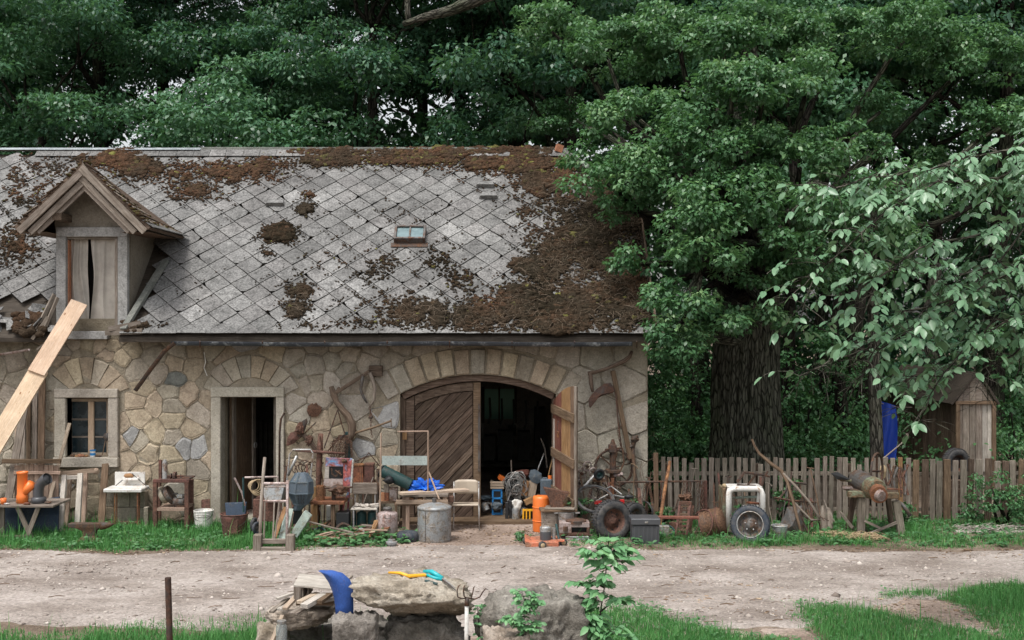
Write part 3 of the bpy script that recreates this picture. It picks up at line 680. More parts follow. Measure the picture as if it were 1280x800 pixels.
mb = MB(); halfpipe(mb, [W(218, 427, Yg-.05), W(205, 437, Yg-.07), W(186, 462, Yg-.09), W(168, 487, Yg-.1)], .05); mb.build('broken_gutter_end', M_rustdark, gut, smooth=True)
mb = MB(); halfpipe(mb, [W(-30, 444, Yg), W(6, 441, Yg), W(36, 436, Yg)], .035); mb.build('gutter_stub', M_pinkmetal, gut, smooth=True)
for px in range(250, 810, 78):
    mb = MB(); mb.tube([W(px, 421, YE+.02), W(px, 424, Yg+.09), W(px, 434, Yg+.0), W(px, 427, Yg-.08)], .009, 5); mb.build('gutter_bracket', M_rustdark, gut)

# ---- moss density over the roof in picture terms (a property of the place: X and slope), then tiles
BL = [(150,200,60,14,1),(200,215,70,18,.9),(300,215,60,15,1),(330,205,50,12,.9),(420,200,60,9,1.1),(520,197,90,11,1.3),(640,205,80,14,1.3),(420,192,100,6,1.2),(600,190,120,7,1.3),(240,240,40,14,.8),(700,225,60,25,1.0),(715,250,60,20,.9),
      (350,294,20,12,1.4),(334,318,10,7,.9),(374,366,15,10,1.2),(376,388,16,12,1.1),(382,262,13,10,.8),(388,245,10,6,.7),(30,240,35,25,.65),(20,300,35,40,.6),(10,220,40,14,.6),(60,215,50,14,.5),
      (470,345,20,16,.5),(480,330,25,25,.55),(410,330,30,14,.45),(550,330,28,20,.55),(575,350,30,22,.6),(500,385,45,22,.75),(545,395,50,20,.95),(600,395,55,24,1.1),(650,380,40,30,1.1),(700,330,45,55,1.0),(745,300,60,60,1.1),
      (780,380,70,50,1.15),(690,395,60,30,1.4),(665,300,25,25,.7),(650,335,22,14,.8),(660,265,20,12,.6),(770,250,60,50,1.1),(60,405,30,15,1.1),(170,408,22,6,1.1),(205,408,12,5,.8),(395,408,30,6,.6),(450,405,40,8,.6),(410,350,60,40,.25),(450,280,60,50,.15),(520,300,60,60,.15)]
def rpx(x, y): s_ = S(y); return 640+x*s_, 400-(roofz(y)-H0)*s_
def mossd(x, y):
    px, py = rpx(x, y); d = 0
    for a, b, c, e, k in BL:
        q = ((px-a)/c)**2+((py-b)/e)**2
        if q < 4: d = max(d, k*math.exp(-q*.8))
    n1 = noise.noise(Vector((x*1.6, y*1.6, 4)))*.6+noise.noise(Vector((x*5, y*5, 8)))*.45
    return d+n1*(.38+.35*(d > .55))
# shingle: square diamonds 0.43 m across, each a thin slab whose lower corner overlaps the next course
CW = .436; sl_len = math.hypot(YR-YE, ZR-ZE); cs, sn = (YR-YE)/sl_len, (ZR-ZE)/sl_len
def RP(u, v, h): return Vector((u, YE+v*cs-h*sn, ZE+v*sn+h*cs))   # roof plane: u along the eave, v up the slope, h above it
def slatem(name, k, tint=(1,.985,.955)):
    m, n, p = nodes(name, .88, .2); v = coords(n, 'pos'); f = nz(n, v, 1.1, 6, .62, .3); g = nz(n, v, 34, 5, .75); h = nz(n, v, 7, 7, .72)
    A = lambda q: tuple(q*t*k for t in tint)
    c = ramp(n, f, [(.35, A(.14)), (.52, A(.185)), (.66, A(.235))]); c = mix(n, ramp(n, h, [(.38, .75), (.50, 0.0)]), c, A(.095)); c = mix(n, ramp(n, h, [(.60, 0.0), (.74, .5)]), c, A(.36))
    q = nz(n, v, 16, 6, .8); c = mix(n, ramp(n, q, [(.56, 0.0), (.64, .75)]), c, A(.085)); c = mix(n, .7, c, ramp(n, g, [(.33, .1), (.5, .5), (.66, .9)]), 'OVERLAY'); n.links.new(objrand(n, c, .12, .008), p.inputs['Base Color']); bump(n, p, mix(n, .5, g, h), .6, .01); return m
M_sl = [slatem('slate_grey', 1.0), slatem('slate_warm', .95, (1.03, 1, .97)), slatem('slate_dark', .8), slatem('slate_clean', 1.3)]
def dia(chip=0, w=CW, h=CW):
    k = .985; P = [(0, -h/2*k), (w/2*k, 0), (0, h/2*k), (-w/2*k, 0)]
    if chip == 1: P = [(-.03, -h/2*k+.035), (.045, -h/2*k+.04), (w/2*k, 0), (0, h/2*k), (-w/2*k, 0)]
    if chip == 2: P = [(0, -h/2*k), (w/2*k-.06, -.055), (w/2*k-.035, .03), (0, h/2*k), (-w/2*k, 0)]
    if chip == 3: P = [(0, -h/2*k), (w/2*k, 0), (0, h/2*k), (-w/2*k+.03, .025), (-w/2*k+.07, -.06)]
    return P
def tile_mesh(P, top=.004, bot=.026, t=.009):
    lo_ = min(p[1] for p in P); hi = max(p[1] for p in P); n = len(P)
    vs = []
    for dz in (0, -t):
        for u, v in P: h = bot+(top-bot)*(v-lo_)/(hi-lo_)+dz; vs.append(Vector((u, v*cs-h*sn, v*sn+h*cs)))
    m = MB(); m.add(vs, [tuple(range(n)), tuple(range(2*n-1, n-1, -1))]+[(i, n+i, n+(i+1)%n, (i+1)%n) for i in range(n)]); return m
protos = []
for c_ in range(4):
    for mt in M_sl:
        o = tile_mesh(dia(c_)).build('roof_tile', mt, None); protos.append(o.data); bpy.data.objects.remove(o)
def in_dormer(x, y):
    px, py = rpx(x, y)
    if px < 20 or px > 232 or py < 225: return False
    z = roofz(y)
    if XDa-.10 < x < XDb+.18 and z < 4.25: return True
    return False
tiles = []
nrow = int(sl_len/(CW/2))
V0 = .19
for r_ in range(0, nrow):
    v = V0+(r_+0)*CW/2
    for c_ in range(int((XV-XL)/CW)+1):
        u = XL+c_*CW+(CW/2 if r_ % 2 else 0); y = YE+v*cs
        if u > XV-.1 or v > sl_len-.16: continue
        if y > YH and u > XHR+(YR-y)/(YR-YH)*(XV-XHR)-.18: continue
        px, py = rpx(u, y)
        if px < -30 or in_dormer(u, y): continue
        if px < 75 and py > 378 and random.random() < .75: continue
        tiles.append((mossd(u, y), u, v, px, py))
tiles.sort(key=lambda t: t[0])
rest = MB()
for i, (md, u, v, px, py) in enumerate(tiles):
    ti = random.gauss(0, .008); rz = random.gauss(0, .012)+(random.gauss(0, .08) if random.random() < .04 else 0)
    mi = random.choices([0, 1, 2, 3], [.5, .3, .15, .05])[0]; ch = random.choices([0, 1, 2, 3], [.7, .12, .09, .09])[0]
    if abs(px-560) < 12 and abs(py-285) < 10 or abs(px-612) < 12 and abs(py-292) < 8: mi = 3
    if i < 285:
        o = bpy.data.objects.new('roof_tile', protos[ch*4+mi]); C.objects.link(o); o.parent = roof
        o.location = RP(u, v, .004*random.random())-house.location; o.rotation_euler = (ti, random.gauss(0, .008), rz)
    else:
        m = tile_mesh(dia(ch)); rest.add([q+RP(u, v, .003*random.random()) for q in m.v], m.f)
rest.build('roof_tile', M_sl[0], roof, kind='stuff')
# eave course of square slates and torn end by the dormer
x = X_(150, YE)
while x < XV-.05:
    wd = .41+random.uniform(-.03, .03); wd = min(wd, XV-x); m = MB(); P = [(x+.003, -.03+random.uniform(-.01, .01)), (x+wd-.003, -.03+random.uniform(-.01, .01)), (x+wd-.003, .20), (x+.003, .20)]
    vs = [RP(u, v, .034-.03*(v+.03)/.23) for u, v in P]+[RP(u, v, .024-.03*(v+.03)/.23) for u, v in P]
    m.add(vs, [(0,1,2,3), (7,6,5,4)]+[(i, 4+i, 4+(i+1)%4, (i+1)%4) for i in range(4)]); m.build('eave_slate', random.choice(M_sl[:3]), roof); x += wd
x = XL+1
while x < XHR:                                       # ridge course
    wd = .3+random.uniform(-.03, .03); m = MB(); P = [(x+.004, sl_len-.22), (x+wd-.004, sl_len-.22), (x+wd-.004, sl_len+.01), (x+.004, sl_len+.01)]
    vs = [RP(u, v, .045) for u, v in P]+[RP(u, v, .033) for u, v in P]; m.add(vs, [(0,1,2,3), (7,6,5,4)]+[(i, 4+i, 4+(i+1)%4, (i+1)%4) for i in range(4)])
    if 640+x*S(YR) > -40: m.build('ridge_slate', random.choice(M_sl[:3]), roof)
    x += wd
xe = X_(252, YR)
mb = MB(); mb.add([Vector((XL, YR-.10, ZR-.0)), Vector((xe, YR-.10, ZR-.0)), Vector((xe, YR, ZR+.05)), Vector((XL, YR, ZR+.05)), Vector((XL, YR+.1, ZR)), Vector((xe, YR+.1, ZR))], [(0,1,2,3), (3,2,5,4)]); mb.build('ridge_cap', M_ridge, roof)
mb = MB(); mb.tube([(xe, YR, ZR+.0), (XHR, YR, ZR+.0)], .06, 8); mb.tube([(XHR, YR, ZR+.05), (XV, YH, ZH+.05)], .05, 8); mb.build('ridge_mortar', M_moss if 0 else M_darkst, roof)
mb = MB(); mb.box((XHR+.02, YR-.08, ZR+.02), (.12, .12, .13), (0, .3, .2)); mb.build('ridge_tile', M_brick, roof)
# hip slates, simple courses
for k in range(6):
    t0, t1 = k/6, (k+1)/6; m = MB(); A = Vector((XHR, YR, ZR)); B = Vector((XV, YH, ZH)); Cc = Vector((XV, 2*YR-YH, ZH)); l = Vector((.02, 0, .03))
    m.add([A.lerp(B, t0)+l, A.lerp(B, t1)+l, A.lerp(Cc, t1)+l, A.lerp(Cc, t0)+l], [(0,1,2,3)]); m.build('hip_slate', M_sl[2], roof)
mb = MB(); mb.beam(RP(XV+.01, 0, -.03), RP(XV+.01, 4.85*(YH-YE)/(YR-YE)*.98, -.03), .03, .13); mb.build('verge_board', M_doorwood, roof)
# skylight
vk = (Yroof(297)-YE)/cs; ux = X_(513, Yroof(297)); sk = MB()
def rbx(mb, u0, u1, v0, v1, h0, h1):
    vs = [RP(u, v, h) for h in (h0, h1) for u, v in ((u0, v0), (u1, v0), (u1, v1), (u0, v1))]; mb.add(vs, [(3,2,1,0), (4,5,6,7), (0,1,5,4), (1,2,6,5), (2,3,7,6), (3,0,4,7)])
for q in ((-.25,-.21,-.17,.17), (.21,.25,-.17,.17), (-.2098,.2098,-.17,-.13), (-.2098,.2098,.13,.17)): rbx(sk, ux+q[0], ux+q[1], vk+q[2], vk+q[3], .02, .13)
sko = sk.build('skylight', M_iron, roof, bevel=.006)
for a, b in ((-.208, -.012), (.012, .208)): m = MB(); rbx(m, ux+a, ux+b, vk-.129, vk+.129, .09, .098); m.build('pane', M_skyglass, sko) if False else m.build('skylight_pane', M_skyglass, roof)
m = MB(); rbx(m, ux-.0115, ux+.0115, vk-.129, vk+.129, .05, .12); m.build('skylight_bar', M_iron, roof)
m = MB(); rbx(m, ux-.29, ux+.29, vk-.27, vk-.171, .028, .036); m.build('skylight_flashing', M_rustdark, roof)
# two small roof vents of bent slate
for px, py in ((345, 255), (611, 246), (607, 232)):
    y = Yroof(py); v = (y-YE)/cs; u = X_(px, y); m = MB(); m.add([RP(u-.14, v-.08, .09), RP(u+.14, v-.08, .09), RP(u+.11, v+.10, .03), RP(u-.11, v+.10, .03), RP(u-.16, v-.08, .02), RP(u+.16, v-.08, .02)], [(0,1,2,3), (4,0,3), (1,5,2), (4,5,1,0)]); m.build('roof_vent', M_sl[0], roof)
# moss cushions: lumps of many small facets, grown in the joints and in sheets
def mossm():
    m, n, p = nodes('moss', 1, .03); v = coords(n, 'pos'); f = nz(n, v, 1.3, 5, .6); g = nz(n, v, 30, 5, .8); at = N(n, 'ShaderNodeAttribute', _attribute_name='rnd')
    c = ramp(n, at.outputs['Fac'], [(0, (.026, .021, .014)), (.4, (.062, .040, .026)), (.75, (.105, .056, .034)), (.93, (.10, .095, .035)), (1, (.17, .165, .05))])
    c = mix(n, ramp(n, f, [(.42, 0.0), (.6, .75)]), c, (.045, .036, .026)); c = mix(n, .8, c, ramp(n, g, [(.3, .1), (.7, .9)]), 'OVERLAY'); n.links.new(c, p.inputs['Base Color']); bump(n, p, g, 1, .02); return m
M_moss = mossm()
IC = {k: (np.array([tuple(v) for v in ICO[k][0]]), np.array(ICO[k][1])) for k in (1, 2)}; off_ = 0
VV = []; FF = []; RN = []; cnt = 0; g = np.random.default_rng(11); tries = 0
Nrm = np.array((0, -sn, cs)); Uv = np.array((1., 0, 0)); Vv = np.array((0, cs, sn))
while tries < 120000 and cnt < 19000:
    tries += 1; u = g.uniform(-8.6, XV-.03); v = g.uniform(-.02, sl_len+.04); y = YE+v*cs
    if y > YH and u > XHR+(YR-y)/(YR-YH)*(XV-XHR): continue
    if in_dormer(u, y) or (abs(u-ux) < .3 and abs(v-vk) < .3): continue
    d = mossd(u, y)
    jd = abs(((u/CW+(v-V0)/CW) % 1)-.5); jd2 = abs(((u/CW-(v-V0)/CW) % 1)-.5); near = max(jd, jd2) > .42
    if d < (.16 if near else .44)+g.normal(0, .05): continue
    if d < .8 and g.random() < .3: continue
    s_ = .010+.030*min(1.3, max(0, d))*g.random()**1.3+(.012 if d > .8 else 0)
    s_ *= 1+.8*max(0, noise.noise(Vector((u*2.2, v*2.2, 33))))*(d > .8); iv, if_ = IC[2 if s_ > .030 else 1]
    a = g.random(12)*2-1; q = iv*(1+.28*np.sin(iv@np.array([3.1, 5.2, 4.3])*1.5+a[0]*6)[:, None]+.16*g.standard_normal((len(iv), 1)))
    e = g.uniform(.8, 1.7); V3 = q[:, :1]*Uv*s_*e+q[:, 1:2]*Vv*s_+np.maximum(q[:, 2:], -.2)*Nrm*s_*g.uniform(.45, .85)
    VV.append(V3+np.array(RP(u, v, .028))); FF.append(if_+off_); off_ += len(iv)
    px, py = rpx(u, y); base = .55 if py < 250 and px < 720 else .20+.45*noise.noise(Vector((u*1.3, v*1.3, 21)))
    if g.random() < (.10 if py < 215 and px > 400 else .015): base = 1
    RN.append(np.full(len(iv), min(1, max(0, base+g.normal(0, .14)))) ); cnt += 1
print('moss', cnt)
fast('moss', np.concatenate(VV), np.concatenate(FF), M_moss, np.concatenate(RN), parent=roof, kind='stuff', smooth=True)
# dead vines, needles and twigs lying on the lower right of the roof
vt = MB(); n_v = 0
for k in range(9000):
    u = random.uniform(-3.4, XV-.05); v = random.uniform(0, 3.6); y = YE+v*cs; d = mossd(u, y); px, py = rpx(u, y)
    if px < 640 and py < 370 or d < .55 or random.random() > .5: continue
    a = random.uniform(0, 6.28); L = random.uniform(.04, .17); h = random.uniform(.04, .10); b = a+random.gauss(0, .6)
    vt.tube([RP(u, v, h), RP(u+math.cos(a)*L*.5, v+math.sin(a)*L*.5, h+.02), RP(u+math.cos(a)*L*.5+math.cos(b)*L*.5, v+math.sin(a)*L*.5+math.sin(b)*L*.5, h-.01)], random.uniform(.0013, .003), 3, False); n_v += 1
    if n_v > 1500: break
M_vine = plain('dry_vine', (.22, .17, .125), .9, .1, var=.9, sc=2)
vt.build('dead_vines', M_vine, roof, kind='stuff')

# ---- dormer
dm = thing('d', None, None, (0,0,0)); bpy.data.objects.remove(dm)
YD = -.06
def pp(px, py, Y=YD): p = W(px, py, Y); return (p.x, p.z)
mb = MB()
poly = [pp(70, 296), pp(68, 278), pp(105, 226), pp(157, 276), pp(157, 296)]
mb.prism(poly, YD, YD+.12); mb.prism([pp(70, 414), pp(83, 414), pp(83, 290.1), pp(70, 290.1)], YD+.02, YD+.3); mb.prism([pp(147, 414), pp(159, 414), pp(159, 290.1), pp(147, 290.1)], YD+.02, YD+.3)
x0, x1 = X_(70, YD), X_(159, YD)
mb.prism([(-.05, 2.85), (1.45, 4.45), (0.0, 4.45)], 0, .1, Matrix.Translation((x1+.012, YD+.125, 0))@Matrix.Rotation(R(90), 4, 'Z'))
mb.prism([(-.05, 2.85), (1.45, 4.45), (0.0, 4.45)], 0, .1, Matrix.Translation((x0+.088, YD+.125, 0))@Matrix.Rotation(R(90), 4, 'Z'))
dorm = mb.build('dormer_wall', M_plaster, house)
for q in ((70, 296, 82, 413.5), (147, 296, 159, 413.5), (70, 284, 159, 295.8), (64, 414, 134, 424)): MB().rb(*q, YD-.05, .1).build('dormer_frame', M_frame, dorm, bevel=.006)
MB().rb(82.1, 300, 86, 413, YD+.03, .1).build('brick_reveal', M_brick, dorm)
for q in ((82.1, 296, 146.9, 299), (143.5, 299, 146.9, 413)): MB().rb(*q, YD+.0, .06).build('inner_frame', M_oldwood, dorm)
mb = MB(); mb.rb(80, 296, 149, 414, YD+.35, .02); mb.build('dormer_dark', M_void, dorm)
def curtain(xa, xb, ya, yb, Y, ph, seed):
    nu, nv_ = 40, 22; V = []
    for j in range(nv_+1):
        for i in range(nu+1):
            t = i/nu; s_ = j/nv_; fold = .075*abs(math.sin(t*(8-2.5*s_)+ph+1.4*math.sin(s_*1.8+seed)))*(0.35+.65*s_)+.009*math.sin(t*19*(1-.4*s_)+ph*2+s_*3.5)+.022*noise.noise(Vector((t*3, s_*3, seed)))
            wq = .13*math.sin(math.pi*min(1, s_*1.05))**2; tq = t*(1-wq) if xa < 100 else 1-(1-t)*(1-wq*.8); px = xa+(xb-xa)*tq+1.2*math.sin(s_*5+seed+t*4); py = ya+(yb-ya)*s_+1.5*math.sin(t*9+seed)
            p = W(px, py, Y); V.append((p.x, p.y+fold, p.z))
    i = np.arange((nu+1)*(nv_+1)).reshape(nv_+1, nu+1); return V, [tuple(int(z) for z in q) for q in np.stack([i[:-1, :-1], i[1:, :-1], i[1:, 1:], i[:-1, 1:]], -1).reshape(-1, 4)]
for k, (xa, xb) in enumerate(((87, 111), (113, 145))):
    V, Fc = curtain(xa, xb, 297, 413, YD+(.06 if k else .09), k*2., k*5.3+1); m = MB(); m.add([Vector(v) for v in V], Fc); m.build('curtain', M_cloth, dorm, smooth=True)
# dormer roof: two slopes with layered edges, sagging ridge
Yf = -.48; ap = Vector((X_(105, Yf), Yf, Z_(207, Yf))); lf = Vector((X_(21, Yf), Yf, Z_(287, Yf))); rt = Vector((X_(185, Yf), Yf, Z_(287, Yf)))
bkr = Vector((ap.x+.02, 1.62, roofz(1.62)+.06)); rb_ = Vector((rt.x+.02, 1.15, roofz(1.15)+.05)); lb_ = Vector((lf.x, 1.15, roofz(1.15)+.05))
def slab(a, b, c, d, t, mat, name, par, nx=1, ny=1, wob=.0):
    n = (b-a).cross(d-a).normalized(); n = n if n.z > 0 else -n; m = MB()
    vs = [p+n*t for p in (a, b, c, d)]+[a, b, c, d]; m.add(vs, [(0,1,2,3), (7,6,5,4)]+[(i, 4+i, 4+(i+1)%4, (i+1)%4) for i in range(4)]); return m.build(name, mat, par)
drf = slab(ap, rt, rb_, bkr, .05, M_doorwood, 'dormer_roof', dorm); slab(lf, ap, bkr, lb_, .05, M_doorwood, 'dormer_roof', dorm)
for A, B, Cq, Dq in ((ap, rt, rb_, bkr), (ap, lf, lb_, bkr)):          # shingle courses along the slope, edges ragged at the rake
    n = (B-A).cross(Dq-A).normalized(); n = n if n.z > 0 else -n
    for k in range(9):
        t0, t1 = k/9-.01, (k+1)/9+.05; e = random.uniform(-.05, .03); f0 = Vector((0, e, 0)); h0, h1 = .052, .085+random.uniform(0, .012)
        a, b = A.lerp(B, t0)+f0, A.lerp(B, min(1.03, t1))+f0; c, d_ = Dq.lerp(Cq, min(1.03, t1)), Dq.lerp(Cq, t0)
        m = MB(); m.add([a+n*h0, b+n*h1, c+n*h1, d_+n*h0, a+n*(h0-.014), b+n*(h1-.014), c+n*(h1-.014), d_+n*(h0-.014)], [(0,1,2,3), (7,6,5,4)]+[(i, 4+i, 4+(i+1)%4, (i+1)%4) for i in range(4)]); m.build('shingle_course', random.choice([M_oldwood, M_sl[2], M_doorwood]), dorm)
bxp = MB(); bxp.prism([(ap.x-.09, ap.z-.16), (ap.x+.09, ap.z-.16), (ap.x+.06, ap.z-.05), (ap.x, ap.z+.03), (ap.x-.06, ap.z-.05)], ap.y-.03, ap.y+.01); bxp.build('apex_board', M_oldwood, dorm)
for k, (off, hh, dy) in enumerate(((.0, .10, 0), (.115, .09, .035), (.2, .06, .07))):      # barge boards in three steps
    for P in (lf, rt):
        dz_ = dy+.008*(P is lf); dn = (P-ap).normalized(); nn = Vector((-dn.z, 0, dn.x)); nn = nn if nn.z < 0 else -nn
        a = ap+nn*(off+hh/2)+Vector((0, -.03+dz_, 0)); b = P+nn*(off+hh/2)+Vector((0, -.03+dz_, 0)); b = b-(P-ap).normalized()*off*.9
        m = MB(); m.beam(a, b, .03, hh, 0); m.build('barge_board', M_oldwood, dorm, bevel=.004)
for px in (69, 149):
    m = MB(); a, b = pp(px-3, 266, -.4), pp(px+10, 276, -.4); m.box(((a[0]+b[0])/2, -.2, (a[1]+b[1])/2), (.14, .5, .11)); m.build('purlin_end', M_doorwood, dorm, bevel=.006)
for P, Q in ((lf, lb_), (rt, rb_)):
    s_ = 1 if P is lf else -1; m = MB(); a = P+Vector((.0, .03, -.03)); b = Vector((P.x+s_*.42, P.y+.03, P.z-.03-.0)); m.add([a, b, b+Vector((0, 1.2, 0)), a+Vector((0, 1.4, 0))], [(0,1,2,3)]); m.build('soffit', M_brownwood, dorm)
# moss along the dormer rake edges and valley
mm = MB()
for k in range(520):
    t = random.random(); side = random.random() < .7; P = rt if side else lf; Q = rb_ if side else lb_; p = ap.lerp(P, t).lerp(bkr.lerp(Q, t), random.random()**1.6); r_ = random.uniform(.02, .05)
    mm.lump(p+Vector((0, 0, .075+random.random()*.02)), (r_, r_*1.5, r_*.5), 1, .3)
mo = mm.build('dormer_moss', M_moss, dorm, kind='stuff', smooth=True)
at = mo.data.attributes.new('rnd', 'FLOAT', 'POINT'); at.data.foreach_set('value', [random.choice([.5, .7, .9, .96]) for _ in mo.data.vertices])
m = MB(); m.beam(RP(x1+.05, .02, .05), RP(x1+.33, 1.55, .07), .10, .05); m.build('valley_board', M_darkst, dorm)
# torn eave around the dormer foot: rotten boards, broken slates
for a, b, w_, h_ in (((46, 412, -.34), (68, 368, -.1), 5, .03), ((52, 420, -.38), (72, 372, -.16), 4, .03), ((40, 424, -.4), (60, 396, -.3), 4, .02), ((136, 411, -.35), (176, 404, -.3), 6, .04), ((132, 416, -.32), (178, 414, -.36), 7, .05), ((60, 426, -.35), (46, 437, -.38), 2.5, .02)):
    te = MB(); te.pl(a, b, w_, h_); te.build('rotten_board', M_oldwood, roof)

for k in range(16):
    px = random.uniform(-15, 62); py = random.uniform(384, 412); y = Yroof(py); m = MB(); p = W(px, py, y-.03)
    m.box(p, (random.uniform(.12, .36), random.uniform(.1, .22), .012), (.76+random.gauss(0, .2), random.gauss(0, .3), random.gauss(0, .5))); m.build('broken_slate', random.choice(M_sl[:3]), roof)
mm = MB()
for k in range(70):
    px = random.uniform(18, 56); py = random.uniform(392, 418); y = Yroof(py)-.06; r_ = random.uniform(.025, .06); mm.lump(W(px, py, y), (r_*1.3, r_, r_), 2, .3)
for k in range(40):
    px = random.uniform(154, 178); py = random.uniform(402, 414); y = Yroof(py)-.04; r_ = random.uniform(.015, .04); mm.lump(W(px, py, y), (r_*1.3, r_, r_), 2, .3)
mo = mm.build('eave_moss', M_moss, roof, kind='stuff', smooth=True); at = mo.data.attributes.new('rnd', 'FLOAT', 'POINT'); at.data.foreach_set('value', [.5]*len(mo.data.vertices))
# ============================================================ TREES AND PLANTS
def leaves(P, Dr, Nn, L, Wd, fold=.15):
    """kite-shaped leaves: base P, direction Dr, normal Nn, length L, width Wd (arrays)"""
    Dr = Dr/np.linalg.norm(Dr, axis=1, keepdims=True); Sd = np.cross(Dr, Nn); Sd /= np.linalg.norm(Sd, axis=1, keepdims=True)+1e-9; Nn = np.cross(Sd, Dr)
    L = L[:, None]; Wd = Wd[:, None]; m = P+Dr*L*.5
    V = np.stack([P, m+Sd*Wd*.5+Nn*L*fold, P+Dr*L, m-Sd*Wd*.5+Nn*L*fold], 1).reshape(-1, 3)
    return V, np.arange(len(P)*4).reshape(-1, 4)
def unit(g, n):
    v = g.standard_normal((n, 3)); return v/np.linalg.norm(v, axis=1, keepdims=True)
def clump_leaves(g, cs, cr, n_each, L, flat=.55, ratio=.55, updir=.7):
    """cs clump centres, cr radii; leaves gather on the upper and outer shell of each clump"""
    k = len(cs); idx = np.repeat(np.arange(k), n_each); n = len(idx); d = unit(g, n); d[:, 2] = d[:, 2]*.8+.22
    rr = cr[idx]*g.uniform(.45, 1.08, n)**.6; sc = np.array([1, 1, flat]); P = cs[idx]+d*rr[:, None]*sc
    droop = g.uniform(0, .5, n)
    Dr = d*np.array([.8, .8, .2])+g.standard_normal((n, 3))*.4; Dr[:, 2] -= droop+.25
    Nn = np.array([0, 0, 1.])*updir+d*.9+g.standard_normal((n, 3))*.33
    Ls = L*g.uniform(.6, 1.25, n); V, Fc = leaves(P, Dr, Nn, Ls, Ls*ratio)
    cl = g.normal(0, .13, k)[idx]; tone = .36+cl*1.2+g.normal(0, .15, n)+.20*d[:, 2]  # leaves at clump tops coloured lighter to imitate light from above
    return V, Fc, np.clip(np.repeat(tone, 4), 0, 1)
def lobe_clumps(g, lobes, per, crad, low=-.35):
    cs = []; cr = []
    for (x, y, z, rx, ry, rz) in lobes:
        n = max(4, int(per*(rx*rz+rx*ry)*.5)); d = unit(g, n*2); d = d[d[:, 2] > low][:n]; k = g.uniform(.55, 1.02, len(d))**.7
        cs.append(np.array([x, y, z])+d*k[:, None]*np.array([rx, ry, rz])); cr.append(crad*g.uniform(.6, 1.25, len(d)))
    return np.concatenate(cs), np.concatenate(cr)
def limb(mb, a, b, r0, r1, n=7, wob=.25, seg=7, sag=0):
    a, b = up(a), up(b); L = (b-a).length; sd = random.random()*50; pts = []; rs = []
    for i in range(n+1):
        t = i/n; p = a.lerp(b, t)+Vector((noise.noise(Vector((t*2, sd, 1))), noise.noise(Vector((t*2, sd, 5))), noise.noise(Vector((t*2, sd, 9)))))*wob*L*math.sin(math.pi*t)
        p.z += sag*math.sin(math.pi*t)*L; pts.append(p); rs.append(r0+(r1-r0)*t**.8)
    mb.tube(pts, rs, seg, jit=.12); return pts
def trunk_mesh(base, h, r0, r1, lean=(0, 0), seg=14, rings=16, rib=.06, ribs=9, flare=.5):
    mb = MB(); vs = []; tc = []; sd = random.random()*90
    for i in range(rings+1):
        t = i/rings; z = h*t; r = r0+(r1-r0)*t; r *= 1+flare*math.exp(-t*h/.45); c = Vector((base[0]+lean[0]*t+.06*h*.2*noise.noise(Vector((t*2.5, sd, 0))), base[1]+lean[1]*t, base[2]-.1+z))
        for k in range(seg):
            a = 2*math.pi*k/seg; rr = r*(1+rib*noise.noise(Vector((math.cos(a)*ribs/3, math.sin(a)*ribs/3, z*.5+sd)))+rib*.8*(math.sin(a*ribs+noise.noise(Vector((z*.9, sd, 1)))*2)))
            vs.append(c+Vector((math.cos(a)*rr, math.sin(a)*rr, 0))); tc.append((z, math.cos(a)*r, math.sin(a)*r))
    fs = [(i*seg+k, i*seg+(k+1)%seg, (i+1)*seg+(k+1)%seg, (i+1)*seg+k) for i in range(rings) for k in range(seg)]+[tuple(rings*seg+k for k in range(seg))]
    mb.add(vs, fs, tc); return mb, c

# ---- forest proto trees (local, base at 0), crowns high with bare dark limbs below
def make_tree(seed, h, spread, leaf_m, bark, rt=.16, first=.38, nl=9, leafL=.135, per=22, label=None, loc=(0, 0, 0), each=62):
    random.seed(seed); g = np.random.default_rng(seed)
    t = thing('deciduous_tree', label, 'tree', loc, 'tall trees of the wood behind the farmhouse')
    tm, topc = trunk_mesh((0, 0, 0), h*.72, rt, rt*.4, (random.uniform(-.5, .5), random.uniform(-.3, .3)), 10, 12, .05, 5, .4)
    lobes = []; bm_ = MB()
    for k in range(nl):
        f = first+(1-first)*(k+.5)/nl; a = k*2.4+random.uniform(-.4, .4); rr = spread*(1-.55*abs(f-.55)/.45)*random.uniform(.6, 1); z = h*f
        c = Vector((math.cos(a)*rr, math.sin(a)*rr, z+random.uniform(-.2, .4))); zs = min(h*.7, z-rr*.55); zs = max(h*.22, zs)
        limb(bm_, (topc.x*zs/(h*.72), topc.y*zs/(h*.72), zs), c, rt*.42*(1.2-f*.6), .02, 7, .18, 6)
        s_ = spread*random.uniform(.38, .58); lobes.append((c.x, c.y, c.z, s_, s_, s_*.52))
        c2 = c+Vector((math.cos(a+1)*s_*.8, math.sin(a+1)*s_*.8, -s_*.35)); s2 = s_*.6; lobes.append((c2.x, c2.y, c2.z, s2, s2, s2*.5)); limb(bm_, c-(c*.25), c2, .03, .01, 4, .1, 4)
    lobes.append((topc.x*1.1, topc.y, h*.93, spread*.45, spread*.45, spread*.35))
    tm.M = Matrix(); V = Matrix.Translation(Vector(loc))
    tm.v = [V@v for v in tm.v]; bm_.v = [V@v for v in bm_.v]
    tm.build('trunk', bark, t, smooth=True); bm_.build('branch', bark, t, smooth=True)
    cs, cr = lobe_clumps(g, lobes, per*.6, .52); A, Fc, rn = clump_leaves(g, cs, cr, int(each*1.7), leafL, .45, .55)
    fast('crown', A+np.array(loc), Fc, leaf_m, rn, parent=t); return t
def copy_thing(o, loc, rz=0, label=None, sc=1):
    r = o.copy(); C.objects.link(r); r.location = loc; r.rotation_euler = (0, 0, rz); r.scale = (sc, sc, sc)
    if label: r['label'] = label
    for ch in o.children: c = ch.copy(); C.objects.link(c); c.parent = r
    return r
